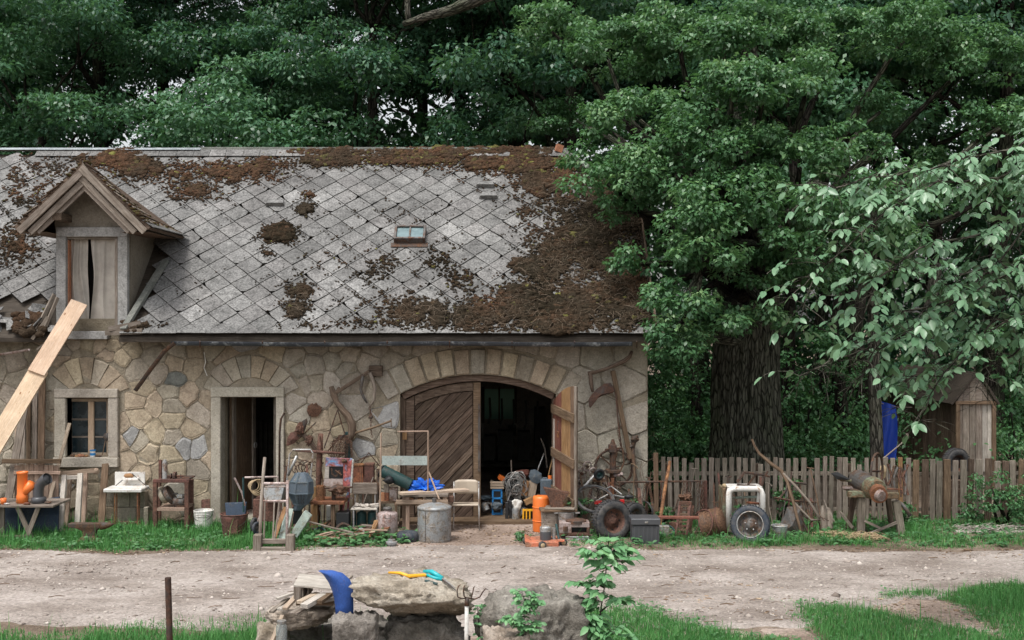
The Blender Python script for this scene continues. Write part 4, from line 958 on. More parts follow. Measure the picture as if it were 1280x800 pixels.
T = [make_tree(21, 14.5, 3.3, L_back, B_dark, .24, .52, 12, label='tree with curved double limbs rising just above the roof skylight', loc=(X_(480, 11), 11, 0)),
     make_tree(32, 16, 3.5, L_back, B_dark, .30, .54, 12, label='dark straight trunk rising behind the dormer gable', loc=(X_(143, 12), 12, 0)),
     make_tree(43, 8.6, 2.6, L_backlt, B_dark, .15, .40, 9, label='lighter leaved tree above the middle of the roof ridge', loc=(X_(300, 9.5), 9.5, 0)),
     make_tree(54, 17, 3.6, L_back, B_dark, .26, .52, 13, label='tall tree with mossy limb above the ridge end', loc=(X_(560, 13), 13, 0)),
     make_tree(65, 10.5, 2.8, L_backlt, B_dark, .18, .34, 10, label='bushy light green tree above the top left picture corner', loc=(X_(60, 10), 10, 0))]
more = [(0, 40, 17, 2.1, 1.1, 'tree standing farther back at the left picture edge'), (1, 215, 16, .8, 1.05, 'tree behind the ridge midway between dormer and gap of sky'), (2, 410, 15, 3.3, 1.0, 'slender tree just right of the bright gap of sky'),
        (3, 340, 21, 5, 1.1, 'back row tree under the bright gap of sky'), (4, 635, 12, 1.3, 1.15, 'pale green tree right of the roof ridge middle'), (0, 700, 9.5, 4, 1.05, 'tree behind the ridge end beside the oak'),
        (1, 790, 13, 2.2, 1.1, 'tree behind the left half of the oak crown'), (3, 880, 14, 3.5, 1.0, 'tall tree behind the oak top'), (2, 985, 9, 1.7, 1.2, 'tree right behind the oak trunk'),
        (1, 1065, 10.5, 5.1, 1.0, 'dark tree above the thin grey trunk'), (4, 1165, 12, .4, 1.15, 'tree behind the wooden shed'), (0, 1240, 9.5, 2.9, 1.15, 'tree at the upper right behind the shed gable'),
        (3, 1330, 12, .9, 1.0, 'tree leaning in from the right picture edge'), (2, -40, 12, .2, 1.1, 'tree leaning in from the left picture edge'), (1, 520, 19, 3.9, 1.1, 'back row tree seen between the double trunks'),
        (0, 900, 21, 5.5, 1.1, 'farthest tree behind the oak crown'), (3, 1110, 19, 2.7, 1.05, 'farthest tree behind the shed')]
for i, px, Y, rz, sc, lb in more: copy_thing(T[i], (X_(px, Y), Y, 0), rz, lb, sc)
# far wood: one mass of foliage and stems that closes the view
g = np.random.default_rng(77); n = 7000
ang = g.uniform(-1.15, 1.15, n); dist = g.uniform(26, 44, n); hmax = 10.5+4.5*(ang > .02)+2.2*np.sin(ang*9+1)+1.6*np.sin(ang*23)
fc = np.stack([np.sin(ang)*dist*1.1, np.cos(ang)*dist-10, g.uniform(0, 1, n)**.9*hmax], -1)
A, Fc, rn = clump_leaves(g, fc, np.full(n, 1.15)*g.uniform(.6, 1.3, n), 26, .36, .7)
fast('far_woodland', A, Fc, L_back, rn, kind='stuff')['label'] = 'dense wood closing the view behind everything'
# understory shrubs behind the fence and beyond the house
def shrub(lobes, leaf_m, label, loc, per=40, L=.11, each=34, cr_=.22, group='shrubs behind the picket fence', name='shrub', ratio=.6, stems=5, cat='shrub'):
    g = np.random.default_rng(int(abs(loc[0])*97+abs(loc[1])*13)); t = thing(name, label, cat, loc, group)
    cs, cr = lobe_clumps(g, lobes, per, cr_, -.8); A, Fc, rn = clump_leaves(g, cs, cr, each, L, .6, ratio); fast('foliage', A, Fc, leaf_m, rn, parent=t)
    mb = MB()
    for k in range(stems): l = random.choice(lobes); limb(mb, (loc[0]+random.uniform(-.15, .15), loc[1], 0), (l[0], l[1], l[2]), .03, .008, 5, .12, 5)
    mb.build('stem', B_dark, t, smooth=True); return t
def lb_(px, py, Y, rx, ry): p = W(px, py, Y); s_ = S(Y); return (p.x, p.y, p.z, rx/s_, rx/s_*.8, ry/s_)
random.seed(5)
shrub([lb_(850, 480, 5, 45, 40), lb_(840, 540, 4.5, 45, 40), lb_(875, 430, 5.5, 45, 40), lb_(835, 590, 4, 30, 30), lb_(880, 560, 5, 30, 30)], L_shrub, 'big green bush between the house corner and the oak trunk', (X_(850, 4.8), 4.8, 0), 60)
shrub([lb_(1000, 500, 5.5, 30, 30), lb_(1020, 440, 6, 50, 30), lb_(1010, 560, 5, 25, 25)], L_shrub, 'leafy bush just right of the oak trunk', (X_(1005, 5.5), 5.5, 0), 45)
shrub([lb_(1060, 540, 5, 22, 28), lb_(1055, 480, 5.5, 30, 30)], L_shrub, 'thin bush left of the slender grey trunk', (X_(1060, 5), 5, 0), 36)
shrub([lb_(1262, 510, 5, 30, 40), lb_(1275, 430, 6, 40, 40), lb_(1255, 560, 4, 22, 20)], L_shrub, 'dark bush beyond the right wall of the shed', (X_(1265, 5), 5, 0), 50)
shrub([lb_(1160, 440, 8, 60, 35), lb_(1220, 400, 9, 60, 40), lb_(1080, 420, 9, 60, 30)], L_back, 'dark foliage hanging behind the shed roof', (X_(1150, 8.5), 8.5, 0), 30)
for i, (px, py, Y, rx, ry, lb) in enumerate([(240, 170, 8.5, 80, 30, 'rounded light bush just behind the ridge right of the dormer'), (400, 165, 8.5, 85, 35, 'rounded bush behind the middle of the ridge'), (90, 160, 9, 60, 22, 'low bush behind the ridge left of the dormer peak'), (560, 175, 9, 60, 20, 'low bush behind the mossy ridge end')]):
    s_ = S(Y); z = Z_(py, Y); L_ = [lb_(px, py, Y, rx*.6, ry*.8), lb_(px-rx*.5, py+10, Y, rx*.5, ry*.6), lb_(px+rx*.5, py+6, Y, rx*.5, ry*.6), lb_(px, py+50, Y, rx*.8, ry)]
    shrub(L_, L_backlt if i < 2 else L_back, lb, (X_(px, Y), Y, 0), 34, .13, 34, .32, 'bushes behind the roof ridge')

# low thicket that fills the ground under the wood
g = np.random.default_rng(88); n = 3400; X = g.uniform(2.6, 21, n); Yy = g.uniform(3.6, 24, n); kp = ((X-5.2*0)/(Yy+16.7) > .125)&(np.hypot(X-X_(933, 2.9), Yy-2.9) > 1.2)&~((X > 9.6)&(X < 12.6)&(Yy < 8)); X, Yy = X[kp], Yy[kp]; n = len(X)
hh = (.5+.9*g.random(n)**1.5+.09*Yy)*(.75+.5*np.sin(X*1.9+Yy)); Zz = np.clip(g.uniform(.1, 1, n)*hh, .1, 4)
A, Fc, rn = clump_leaves(g, np.stack([X, Yy, Zz], -1), g.uniform(.22, .5, n), 44, .11, .6); fast('thicket', A, Fc, L_shrub, rn, kind='stuff')['label'] = 'dense low thicket on the ground under the wood behind the fence'
# ---- the oak beside the house
random.seed(12)
oak = thing('oak_tree', 'huge old oak with thick furrowed trunk beside the house corner', 'oak tree', (X_(933, 2.9), 2.9, 0))
Yo = 2.9; bx = X_(933, Yo)
tm, tc_ = trunk_mesh((bx, Yo, 0), 4.2, .62, .50, (.02, 0), 96, 60, .055, 19, .28); tr = tm.build('trunk', B_oak, oak, smooth=True)
lobpx = [(955,120,0,85,45),(1055,190,.6,65,45),(880,170,.2,75,45),(800,150,1.2,80,50),(735,200,1.4,40,26),(830,240,.2,60,42),(905,255,-.3,85,55),(985,262,-.3,70,50),(880,325,-.6,62,42),
         (852,375,-.7,36,36),(838,418,-.8,22,20),(770,265,.8,38,26),(950,345,.3,60,32),(1035,290,.6,55,45),(1080,250,1,40,36),(760,75,3,90,60),(850,50,2.5,90,55),(940,40,2.2,90,50),
         (1040,60,2.8,90,50),(1130,50,3,90,60),(1210,80,3,80,60),(1250,160,2.5,60,50),(690,40,4,60,50),(905,400,.4,40,18),(980,310,-.4,50,30),(1180,210,3.5,50,30),(1000,350,.3,50,30),(1060,350,1.0,50,30),(1110,300,1.6,50,36),(870,290,-.5,60,40),(760,230,.5,50,36),(930,190,-.1,70,45),(1000,210,0,60,40),(815,200,.4,55,40),(900,400,-.5,45,26),(720,150,6.6,60,30),(822,300,5,30,60),(818,240,4.6,30,40),(760,160,6.4,40,30),(950,405,.0,45,20),(815,375,-.5,26,22),(845,440,-.7,24,16),(880,425,-.6,26,16),(905,60,1,70,40),(1010,100,1,60,40),(1100,140,3.2,40,25),(790,330,.2,26,20),(915,110,.1,60,40),(1240,250,3,50,40)]
br = []
for k, q in enumerate(lobpx):
    l = lb_(*q); mb = MB(); st = Vector((bx+random.uniform(-.2, .2), Yo+random.uniform(-.2, .1), random.uniform(3.3, 4.2))); e = Vector(l[:3])
    limb(mb, st, e, random.uniform(.10, .17), .03, 10, .14, 8, .03); o = mb.build('limb', B_oak if k % 2 else B_dark, oak, smooth=True)
mb = MB(); mb.tube([Vector((bx, Yo, 3.9)), Vector((bx+.1, Yo+.1, 5.0)), Vector((bx-.1, Yo, 6.5)), Vector((bx+.2, Yo, 8.5))], [.46, .36, .26, .12], 16, jit=.1); mb.build('limb', B_oak, oak, smooth=True)
g = np.random.default_rng(5); lob = [lb_(*q) for q in lobpx]; cs, cr = lobe_clumps(g, [(x, y, z, a*.82, b*.82, c*.82) for x, y, z, a, b, c in lob], 52, .25, -.45)
# spread more clumps as sprays reaching out of the lobes
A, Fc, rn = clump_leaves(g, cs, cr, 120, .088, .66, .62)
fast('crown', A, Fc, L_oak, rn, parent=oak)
print('oak leaves', len(Fc))
mb = MB(); limb(mb, W(620, -12, 2), W(505, 30, 3), .14, .05, 9, .08, 10, -.02); limb(mb, W(512, 30, 3), W(508, -20, 3), .06, .05, 4, .05, 7)
mb.build('mossy_limb', B_grey, oak, smooth=True)
# slender grey trunk in front of the shed, and dark stems in the wood
random.seed(3)
st = thing('slender_tree', 'slender grey trunk between the blue sheet and the fence', 'tree', (X_(1106, 1.4), 1.4, 0))
mb = MB(); Ys = 1.4; mb.tube([Vector((X_(1097, Ys), Ys, -.05)), W(1096, 560, Ys), W(1093, 480, Ys), W(1092, 430, Ys), W(1090, 340, Ys), W(1092, 250, Ys)], [.12, .105, .095, .09, .08, .05], 12, jit=.06); mb.build('trunk', B_grey, st, smooth=True)
g = np.random.default_rng(15); cs, cr = lobe_clumps(g, [lb_(1090, 330, 1.6, 60, 40), lb_(1120, 250, 1.8, 60, 50), lb_(1060, 280, 1.6, 40, 30)], 40, .25); A, Fc, rn = clump_leaves(g, cs, cr, 40, .11); fast('crown', A, Fc, L_oak, rn, parent=st)
for px, Y, r_, lb in ((868, 7, .13, 'thin dark stem between house corner and oak'), (1047, 6.5, .12, 'dark bare stem nearest the oak on its right'), (1075, 8, .16, 'dark stem beyond the bare one right of the oak'), (1163, 9, .2, 'grey scarred trunk rising behind the shed'), (1030, 11, .2, 'distant dark stem between oak and shed')):
    t = thing('bare_stem', lb, 'tree', (X_(px, Y), Y, 0), 'bare stems under the canopy'); mb = MB()
    z_ = 0 ; mb.tube([(X_(px, Y), Y, -.05), (X_(px+4, Y), Y, 1.5), (X_(px-5, Y), Y, 2.8), (X_(px+9, Y), Y, 4.3)], [r_*1.2, r_, r_*.85, r_*.6], 9, jit=.1); mb.build('trunk', B_grey if px == 1163 else B_dark, t, smooth=True)
    mb = MB(); limb(mb, (X_(px+7, Y), Y, 4.2), (X_(px+60, Y), Y+1, 6.5), r_*.4, .02); mb.build('branch', B_dark, t, smooth=True)

# ---- cherry boughs reaching in from the right, near the camera
random.seed(23); g = np.random.default_rng(23)
ch = thing('cherry_tree', 'cherry tree with drooping boughs of large pale leaves at the right', 'cherry tree', (6.6, -5.6, 0))
mb = MB(); mb.tube([(6.6, -5.6, -.1), (6.5, -5.6, 1.5), (6.4, -5.7, 3), (6.1, -5.8, 4.6), (5.8, -5.9, 6)], [.16, .14, .12, .09, .05], 10, jit=.08); mb.build('trunk', B_grey, ch, smooth=True)
bough = [[(1352,170,-5.9),(1250,222,-6.3),(1170,228,-6.6),(1110,262,-6.9),(1060,308,-7.1),(1020,345,-7.2),(1000,400,-7.2)],[(1352,310,-5.9),(1230,345,-6.2),(1160,400,-6.5),(1100,435,-6.7),(1040,450,-6.8),(1000,470,-6.9)],
         [(1352,360,-5.8),(1260,400,-6.2),(1200,440,-6.4),(1170,480,-6.6),(1150,525,-6.6)],[(1352,240,-5.8),(1240,290,-6.2),(1150,310,-6.6),(1095,350,-6.8),(1078,400,-6.9)],
         [(1352,120,-5.9),(1270,185,-6.3),(1200,200,-6.5),(1140,215,-6.7),(1080,225,-6.8),(1030,240,-6.9)],[(1352,420,-5.8),(1280,430,-6),(1230,470,-6.2),(1235,500,-6.2)],
         [(1352,280,-5.8),(1280,330,-6.1),(1210,370,-6.4),(1130,390,-6.6),(1090,440,-6.8),(1070,480,-6.8)],[(1352,130,-5.8),(1290,230,-6),(1260,300,-6.1),(1220,350,-6.2)],[(1352,430,-5.8),(1290,400,-6),(1240,400,-6.1),(1190,470,-6.3),(1120,470,-6.5)],[(1352,200,-5.7),(1300,260,-6),(1250,330,-6.2),(1180,350,-6.5),(1120,330,-6.7)]]
P_, D_, L_l = [], [], []
def spray(p, d, n, ll):
    pts = [p]; cur = Vector(p); dd = Vector(d).normalized(); side = 1
    for k in range(n):
        dd = (dd+Vector((0, 0, -.10))+Vector((random.gauss(0, .08), random.gauss(0, .08), 0))).normalized(); cur = cur+dd*ll*.34; pts.append(cur.copy()); side = -side
        s_ = dd.cross(Vector((0, 0, 1))); s_ = s_.normalized() if s_.length > .1 else Vector((1, 0, 0))
        P_.append(cur+Vector((0, 0, 0))); D_.append(dd*.55+s_*side*.75+Vector((0, 0, -.1-random.random()*.45))); L_l.append(ll*random.uniform(.75, 1.2))
    P_.append(cur); D_.append(dd+Vector((0, 0, -.4))); L_l.append(ll*1.1); return pts
for bi, b in enumerate(bough):
    mb = MB(); pts = [W(*q) for q in b]; cv = []
    for i in range(len(pts)-1):
        for t in (0, .33, .66): cv.append(pts[i].lerp(pts[i+1], t)+Vector((random.gauss(0, .008), random.gauss(0, .01), random.gauss(0, .008))))
    cv.append(pts[-1]); n = len(cv); mb.tube([Vector((6.2, -5.75, 3.2+.15*bi))]+cv, [.022]+[.011*(1-i/n)+.003 for i in range(n)], 6); bo = mb.build('bough', B_grey, ch, smooth=True)
    tw = MB()
    for i in range(2, n):
        for q in range(5):
            p = cv[i]; d = Vector((random.uniform(-1, .5), random.gauss(0, .55), random.uniform(-.6, .5))).normalized(); L = random.uniform(.04, .34)
            e = p+d*L+Vector((0, 0, -.15*L)); tw.tube([p, p.lerp(e, .5)+Vector((0, 0, .02)), e], [.004, .003, .002], 4, False)
            s_ = spray(e, (d.x, d.y, d.z*.4-.15), random.randint(3, 6), random.uniform(.070, .115)); tw.tube(s_, .002, 3, False)
    tw.build('twigs', B_grey, bo, kind='stuff')
tw = MB()
for k in range(330):                                 # the leafy head round the trunk, beyond the right edge of the picture
    d = unit(g, 1)[0]; p = Vector((6.35, -5.7, 4.3))+Vector(d*np.array([1.15, 1.3, 1.5]))*random.uniform(.5, 1)
    if 640+p.x*S(p.y) < 1300: continue
    e = p+Vector(d)*.15; tw.tube([p-Vector(d)*.35, p, e], [.008, .005, .002], 4, False); tw.tube(spray(e, (d[0], d[1], d[2]*.4-.1), random.randint(4, 7), random.uniform(.075, .115)), .002, 3, False)
tw.build('twigs', B_grey, ch, kind='stuff')
# oval, folded, pointed leaves: six points round a midrib
P = np.array([tuple(p) for p in P_]); Dr = np.array([tuple(p) for p in D_]); L = np.array(L_l); n = len(P); Dr /= np.linalg.norm(Dr, axis=1, keepdims=True)
Nn = np.array([0, -.25, 1.])+g.standard_normal((n, 3))*.4; Sd = np.cross(Dr, Nn); Sd /= np.linalg.norm(Sd, axis=1, keepdims=True); Nn = np.cross(Sd, Dr)
def ovals(P, Dr, Sd, Nn, L, wr=.27, droop=.12):
    st = [(0, 0), (.18, .7), (.45, 1), (.75, .72), (1, 0)]; V = []
    for t, wd in st:
        base = P+Dr*(L*t)[:, None]-Nn*(L*droop*t*t)[:, None]; V.append(base)
        if 0 < wd: V.append(base+Sd*(L*wr*wd)[:, None]+Nn*(L*.06)[:, None]); V.append(base-Sd*(L*wr*wd)[:, None]+Nn*(L*.06)[:, None])
    V = np.stack(V, 1); m = V.shape[1]   # 0, (1,2,3),(4,5,6),(7,8,9),10
    f = [(0,2,1,1),(0,1,3,3),(1,2,5,4),(1,4,6,3),(4,5,8,7),(4,7,9,6),(7,8,10,10),(7,10,9,9)]
    tri = []
    for q in f:
        tri.append(q[:3])
        if q[3] != q[2]: tri.append((q[0], q[2], q[3]))
    tri = np.array(tri); return V.reshape(-1, 3), (tri[None]+np.arange(len(P))[:, None, None]*m).reshape(-1, 3), m
qx = 640+P[:, 0]*F0/(D0+P[:, 1]); qy = 400-(P[:, 2]-H0)*F0/(D0+P[:, 1]); low = 445+g.normal(0, 12, n)+90*np.exp(-((qx-1145)/38)**2)+30*(qx < 1020)+45*(qx > 1250)
keep = (qy < low)&(g.random(n) < np.clip((qx-960)/150, .45, 1)); P, Dr, Sd, Nn, L = P[keep], Dr[keep], Sd[keep], Nn[keep], L[keep]; n = len(P)
V, Fc, m_ = ovals(P, Dr, Sd, Nn, L); fast('leaves', V, Fc, L_cherry, np.repeat(np.clip(g.normal(.5, .22, n), 0, 1), m_), parent=ch, kind='stuff', smooth=True); print('cherry', n)

# ---- grass and weeds
def blades(name, n, reg, box, hgt, mat, label, cat, seed, wd=.006, kind='stuff', lean=.45):
    g = np.random.default_rng(seed); pts = []
    while len(pts) < n:
        x = g.uniform(box[0], box[1], 4000); y = g.uniform(box[2], box[3], 4000)
        for a, b in zip(x, y):
            h = reg(a, b)
            if h > 0 and g.random() < min(1, h+.15): pts.append((a, b, h))
    pts = np.array(pts[:n]); k = len(pts); H = hgt*g.lognormal(-.05, .5, k)*np.clip(pts[:, 2], .35, 1.3); a = g.uniform(0, 6.28, k); 
    D = np.stack([np.cos(a), np.sin(a), np.zeros(k)], -1); Sd = np.stack([-np.sin(a), np.cos(a), np.zeros(k)], -1); P = np.stack([pts[:, 0], pts[:, 1], np.full(k, -.012)], -1)
    ln_ = lean*g.uniform(.1, 1.3, k); w_ = wd*g.uniform(.6, 1.6, k)
    m1 = P+D*(H*ln_*.25)[:, None]+np.array([0, 0, 1])*(H*.55)[:, None]; tip = P+D*(H*ln_)[:, None]+np.array([0, 0, 1])*(H*(1-.3*ln_))[:, None]
    V = np.stack([P-Sd*w_[:, None]/2, P+Sd*w_[:, None]/2, m1-Sd*w_[:, None]*.45, m1+Sd*w_[:, None]*.45, tip], 1)
    f = np.array([(0,1,3),(0,3,2),(2,3,4)]); o = fast(name, V.reshape(-1, 3), (f[None]+np.arange(k)[:, None, None]*5).reshape(-1, 3), mat, np.repeat(np.clip(g.normal(.45, .2, k), 0, 1), 5), kind=kind)
    o['label'] = label; o['category'] = cat; return o
def nn(x, y, s_, z): return noise.noise(Vector((x*s_, y*s_, z)))
def stripL(x, y):                                    # in front of the wall, left of the gate
    e = min((X_(470, -1)-x)*1.2, (-.12-y)*3, (y+2.15)*2.4+.5*nn(x, y, 1.3, 3)+.3*nn(x, y, 5, 2)); return min(1, e*1.6)*(.75+.5*nn(x, y, 1.6, 7)) if x < X_(355, -1) else min(1, e)*(.45+.9*nn(x, y, 2, 7))
def stripR(x, y):
    e = min((x-X_(690, -1))*1.0, (.6-y)*3, (y+2.02)*2.4+.6*nn(x, y, 1.1, 4)+.3*nn(x, y, 5, 2)); return min(1, e*1.4)*(.65+.7*nn(x, y, 1.5, 9))*(1 if x > X_(860, -1) or y < -1.1 else .55)
def foreL(x, y): e = -5.65-.25*math.sin(x*.9)-y+.4*nn(x, y, 1.2, 8)+.25*nn(x, y, 4, 1); e = min(e, (-.9-x)*1.5+.5*nn(x, y, 2, 5)); return min(1, e*1.5)
def foreM(x, y):                                     # grass tongue at bottom, right of the boulders
    p = 640+x*S(y); q = 400+4200/(D0+y); return min(1, min((q-753-max(0, (p-800))*.235)*.05, (p-715)*.03, (985-p+ (q-770)*.8)*.03)+.35*nn(x, y, 2.5, 6))
def foreR(x, y):
    p = 640+x*S(y); q = 400+4200/(D0+y)
    a = min((q-(751+max(0, p-970)*.02))*.09, (970+(q-751)*4.6+90-p)*.02, (p-965-(q-751)*.95)*.03); b = min((q-(741-(p-1160)*.20))*.10, (p-1165-(q-752)*1.5)*.03 if q > 752 else (p-1165)*.04); c = min((q-738)*.2, (752-q)*.2, (p-1090)*.04, (1190-p)*.04)
    return min(1, max(a, b, c)+.3*nn(x, y, 2.5, 12))
blades('grass', 52000, stripL, (-8.8, -1.0, -2.3, -.1), .10, L_grass, 'low green grass in front of the house wall left of the gate', 'grass', 1)
blades('grass', 42000, stripR, (.4, 8.6, -2.2, .6), .085, L_grass, 'shaded grass verge along the picket fence', 'grass', 2)
blades('grass', 46000, foreL, (-5.4, -.3, -7.4, -5.2), .085, L_grass, 'bright grass at the lower left corner', 'grass', 3, .006)
blades('grass', 34000, foreM, (.4, 3.4, -7.2, -4.6), .06, L_grass, 'bright grass to the right of the boulders', 'grass', 4, .005)
blades('grass', 60000, foreR, (2.0, 6.5, -7.2, -4.0), .065, L_grass, 'grass patches beside the dirt track at the lower right', 'grass', 5, .005)
def weeds(name, n, reg, box, size, mat, label, seed):
    g = np.random.default_rng(seed); P, D, Nn, L = [], [], [], []; k = 0
    while k < n:
        x, y = g.uniform(box[0], box[1]), g.uniform(box[2], box[3])
        if reg(x, y) < .25: continue
        k += 1; h = size*g.uniform(.3, 2.2); m = g.integers(4, 9); a0 = g.uniform(0, 6.28)
        for j in range(m):
            a = a0+j*2.4; d = np.array([math.cos(a), math.sin(a), g.uniform(-.1, .6)]); P.append([x+math.cos(a)*.01, y+math.sin(a)*.01, h*g.uniform(.1, 1)]); D.append(d); Nn.append([g.normal(0, .3), g.normal(0, .3)-.2, 1]); L.append(size*g.uniform(.6, 1.4))
    P, D, Nn, L = map(np.array, (P, D, Nn, L)); D /= np.linalg.norm(D, axis=1, keepdims=True); Sd = np.cross(D, Nn); Sd /= np.linalg.norm(Sd, axis=1, keepdims=True); Nn = np.cross(Sd, D)
    V, Fc, m_ = ovals(P, D, Sd, Nn, L, .3, .2); o = fast(name, V, Fc, mat, np.repeat(np.clip(g.normal(.45, .22, len(P)), 0, 1), m_), kind='stuff'); o['label'] = label; o['category'] = 'weeds'
weeds('weeds', 650, lambda x, y: stripL(x, y) if x < X_(300, -1) else (.6 if -1.9 < y < -.6 else 0), (-8.5, -1.5, -2.1, -.3), .05, L_weed, 'broad leaved weeds in front of the wall', 11)
weeds('weeds', 750, lambda x, y: stripR(x, y)+.2 if x < 4 else stripR(x, y), (.7, 8, -1.9, .5), .055, L_shrub, 'leafy weeds growing among the scrap along the fence', 12)
weeds('weeds', 420, foreR, (2.0, 6.5, -7.2, -4.0), .035, L_weed, 'clover and plantain in the right grass patches', 13)
weeds('weeds', 300, foreM, (.4, 3.4, -7.2, -4.6), .035, L_weed, 'broad leaves in the grass right of the boulders', 14)
weeds('weeds', 160, lambda x, y: .6 if math.hypot((x-X_(430, -1.6))/1.0, (y+1.45)/.45) < 1 else 0, (-4, 0, -2.2, -.8), .07, L_weed, 'creeping leafy weeds below the scrap heap', 15)
# bush leaning over the fence at the far right
random.seed(9)
shrub([lb_(1240, 610, -.3, 32, 22), lb_(1265, 635, -.5, 28, 24), lb_(1225, 640, -.4, 22, 20), lb_(1285, 620, -.4, 30, 30)], L_shrub, 'feathery green bush overgrowing the fence at the right edge', (X_(1250, -.3), -.3, 0), 200, .05, 40, .10, None)
# pale leaf mounds inside the scrap
for i, (px, py, Y, r_, lb) in enumerate([(1000-588, 606, -.5, 9, ''), (660, 668, -1.5, 14, 'small weed clump at the foot of the orange cylinder'), (795, 632, -.3, 16, 'green weed clump behind the dark tyres'), (760+75, 645, -.3, 16, 'leafy weed between dark box and rusty feeder'), (922, 640, -.4, 12, 'leafy weed growing through the white frame'), (985, 610, 0, 20, 'ivy climbing the fence left of the long plough'), (722, 630, -.9, 12, 'weed beside the silver pot'), (1134, 640, -.3, 14, 'weed at the foot of the fence by the grinder'), (815, 600, .4, 20, 'leaf clump at the house corner behind the fence')]):
    if not lb: continue
    l = lb_(px, py, Y, r_, r_*.8); h = lb_(px, py+12, Y, r_*.8, r_*.8)
    shrub([l, h], L_weed if i % 2 else L_shrub, lb, (l[0], l[1], 0), 300, .06, 26, .06, 'weed clumps among the scrap', 'weed_clump', .6, 4, 'weed')
# ============================================================ THINGS
random.seed(41)
def T_(name, label, cat, px, Y, z=0., group=None): return thing(name, label, cat, (X_(px, Y), Y, z), group)
def one(name, mat, label, cat, px, Y, mb, group=None, **k): return single(mb, name, mat, label, cat, (X_(px, Y), Y, 0), group, **k)
def cyl(mb, px, y0, y1, w, Y, w2=None, seg=20, M=None, jit=0):
    """upright round body between picture rows y0 (top) and y1"""
    a, b = Z_(y1, Y), Z_(y0, Y); r = w/2/S(Y); r2 = (w2 if w2 is not None else w)/2/S(Y); c = Matrix.Translation((X_(px, Y), Y, 0))
    return mb.lathe([(r, a), (r2, b)], seg, c, jit=jit)
def lat(mb, px, Y, prof, seg=22, **k): return mb.lathe([(w/2/S(Y), Z_(py, Y)) for w, py in prof], seg, Matrix.Translation((X_(px, Y), Y, 0)), **k)
FACE = Matrix.Rotation(R(90), 4, 'X')                 # turns a local z axis towards the viewer
def at(px, py, Y, rot=(0, 0, 0)): return Matrix.Translation(W(px, py, Y))@Euler([R(a) for a in rot]).to_matrix().to_4x4()
def chain(mb, pts, r=.012, seg=6):
    pts = [up(p) for p in pts]; k = 0
    for i in range(len(pts)-1):
        L = (pts[i+1]-pts[i]).length; n = max(1, int(L/(r*2.6)))
        for j in range(n):
            p = pts[i].lerp(pts[i+1], (j+.5)/n); d = (pts[i+1]-pts[i]).normalized(); q = d.to_track_quat('X', 'Z').to_matrix().to_4x4(); k += 1
            mb.torus(Matrix.Translation(p)@q@Matrix.Rotation(R(90*(k % 2)+20), 4, 'X')@Matrix.Scale(1.5, 4, (1, 0, 0)), r, r*.32, 7, 4)
def wheel(t, px, py, Y, Rm, wd, rot, rubm, rimm, hubm=None, rim_r=.6, spokes=0, sub='tyre'):
    M = at(px, py, Y, rot)@FACE
    prof = []; a = Rm-rim_r*Rm; hw = wd/2
    for k in range(15):
        an = -math.pi*.5+math.pi*k/14; prof.append((rim_r*Rm+a*(.25+.75*abs(math.cos(an))**.45), hw*math.sin(an)))
    pf = [(rim_r*Rm, -hw*.8)]+prof+[(rim_r*Rm, hw*.8)]; mb = MB(); mb.lathe(pf+[pf[0]], 44, M, cap=(False, False)); ty = mb.build(sub, rubm, t, smooth=True)
    tr = MB()
    if wd > .08:
        for k in range(44):
            an = 2*math.pi*k/44
            for sd in (-1, 1): tr.add([M@Vector((math.cos(an+o)*Rm*q, math.sin(an+o)*Rm*q, z)) for q in (.985, 1.015) for o, z in ((-.035, sd*hw*.15), (.035, sd*hw*.15), (.05, sd*hw*.80), (-.02, sd*hw*.80))], [(4,5,6,7), (0,1,5,4), (1,2,6,5), (2,3,7,6), (3,0,4,7)])
        tr.build('tread', rubm, t, kind='stuff')
    rr = rim_r*Rm; mb = MB()
    if not spokes:
        mb.lathe([(rr*1.04, hw*.86), (rr*1.0, hw*.75), (rr*.90, hw*.6), (rr*.86, hw*.0), (rr*.62, -hw*.2), (rr*.56, hw*.15), (rr*.34, hw*.2), (rr*.3, hw*.42), (rr*.12, hw*.45), (0.001, hw*.45)], 30, M, cap=(False, False)); ri = mb.build('rim', rimm, t, smooth=True)
        for k in range(5): an = 2*math.pi*k/5+.3; m = MB(); m.lathe([(rr*.055, hw*.2), (rr*.05, hw*.34)], 7, M@Matrix.Translation((math.cos(an)*rr*.42, math.sin(an)*rr*.42, 0))); m.build('wheel_nut', hubm or rimm, t)
        for k in range(8): an = 2*math.pi*k/8; m = MB(); m.lathe([(rr*.07, 0), (rr*.07, .004)], 9, M@Matrix.Translation((math.cos(an)*rr*.74, math.sin(an)*rr*.74, -hw*.085))@Matrix.Scale(1.4, 4, (0, 1, 0))); m.build('rim_hole', M_black, t)
    else:
        mb.torus(M, rr, rr*.03, 36, 6); mb.build('rim', rimm, t, smooth=True); m = MB(); m.lathe([(rr*.06, -.03), (rr*.06, .03)], 10, M); m.build('hub', rimm, t)
        for k in range(spokes): a1 = 2*math.pi*k/spokes; m = MB(); m.tube([M@Vector((math.cos(a1+.5)*rr*.05, math.sin(a1+.5)*rr*.05, .02*(1 if k % 2 else -1))), M@Vector((math.cos(a1)*rr, math.sin(a1)*rr, 0))], .0016, 3, False); m.build('spoke', rimm, t)
    return t
GL = 'timber leaning on the left of the house wall'
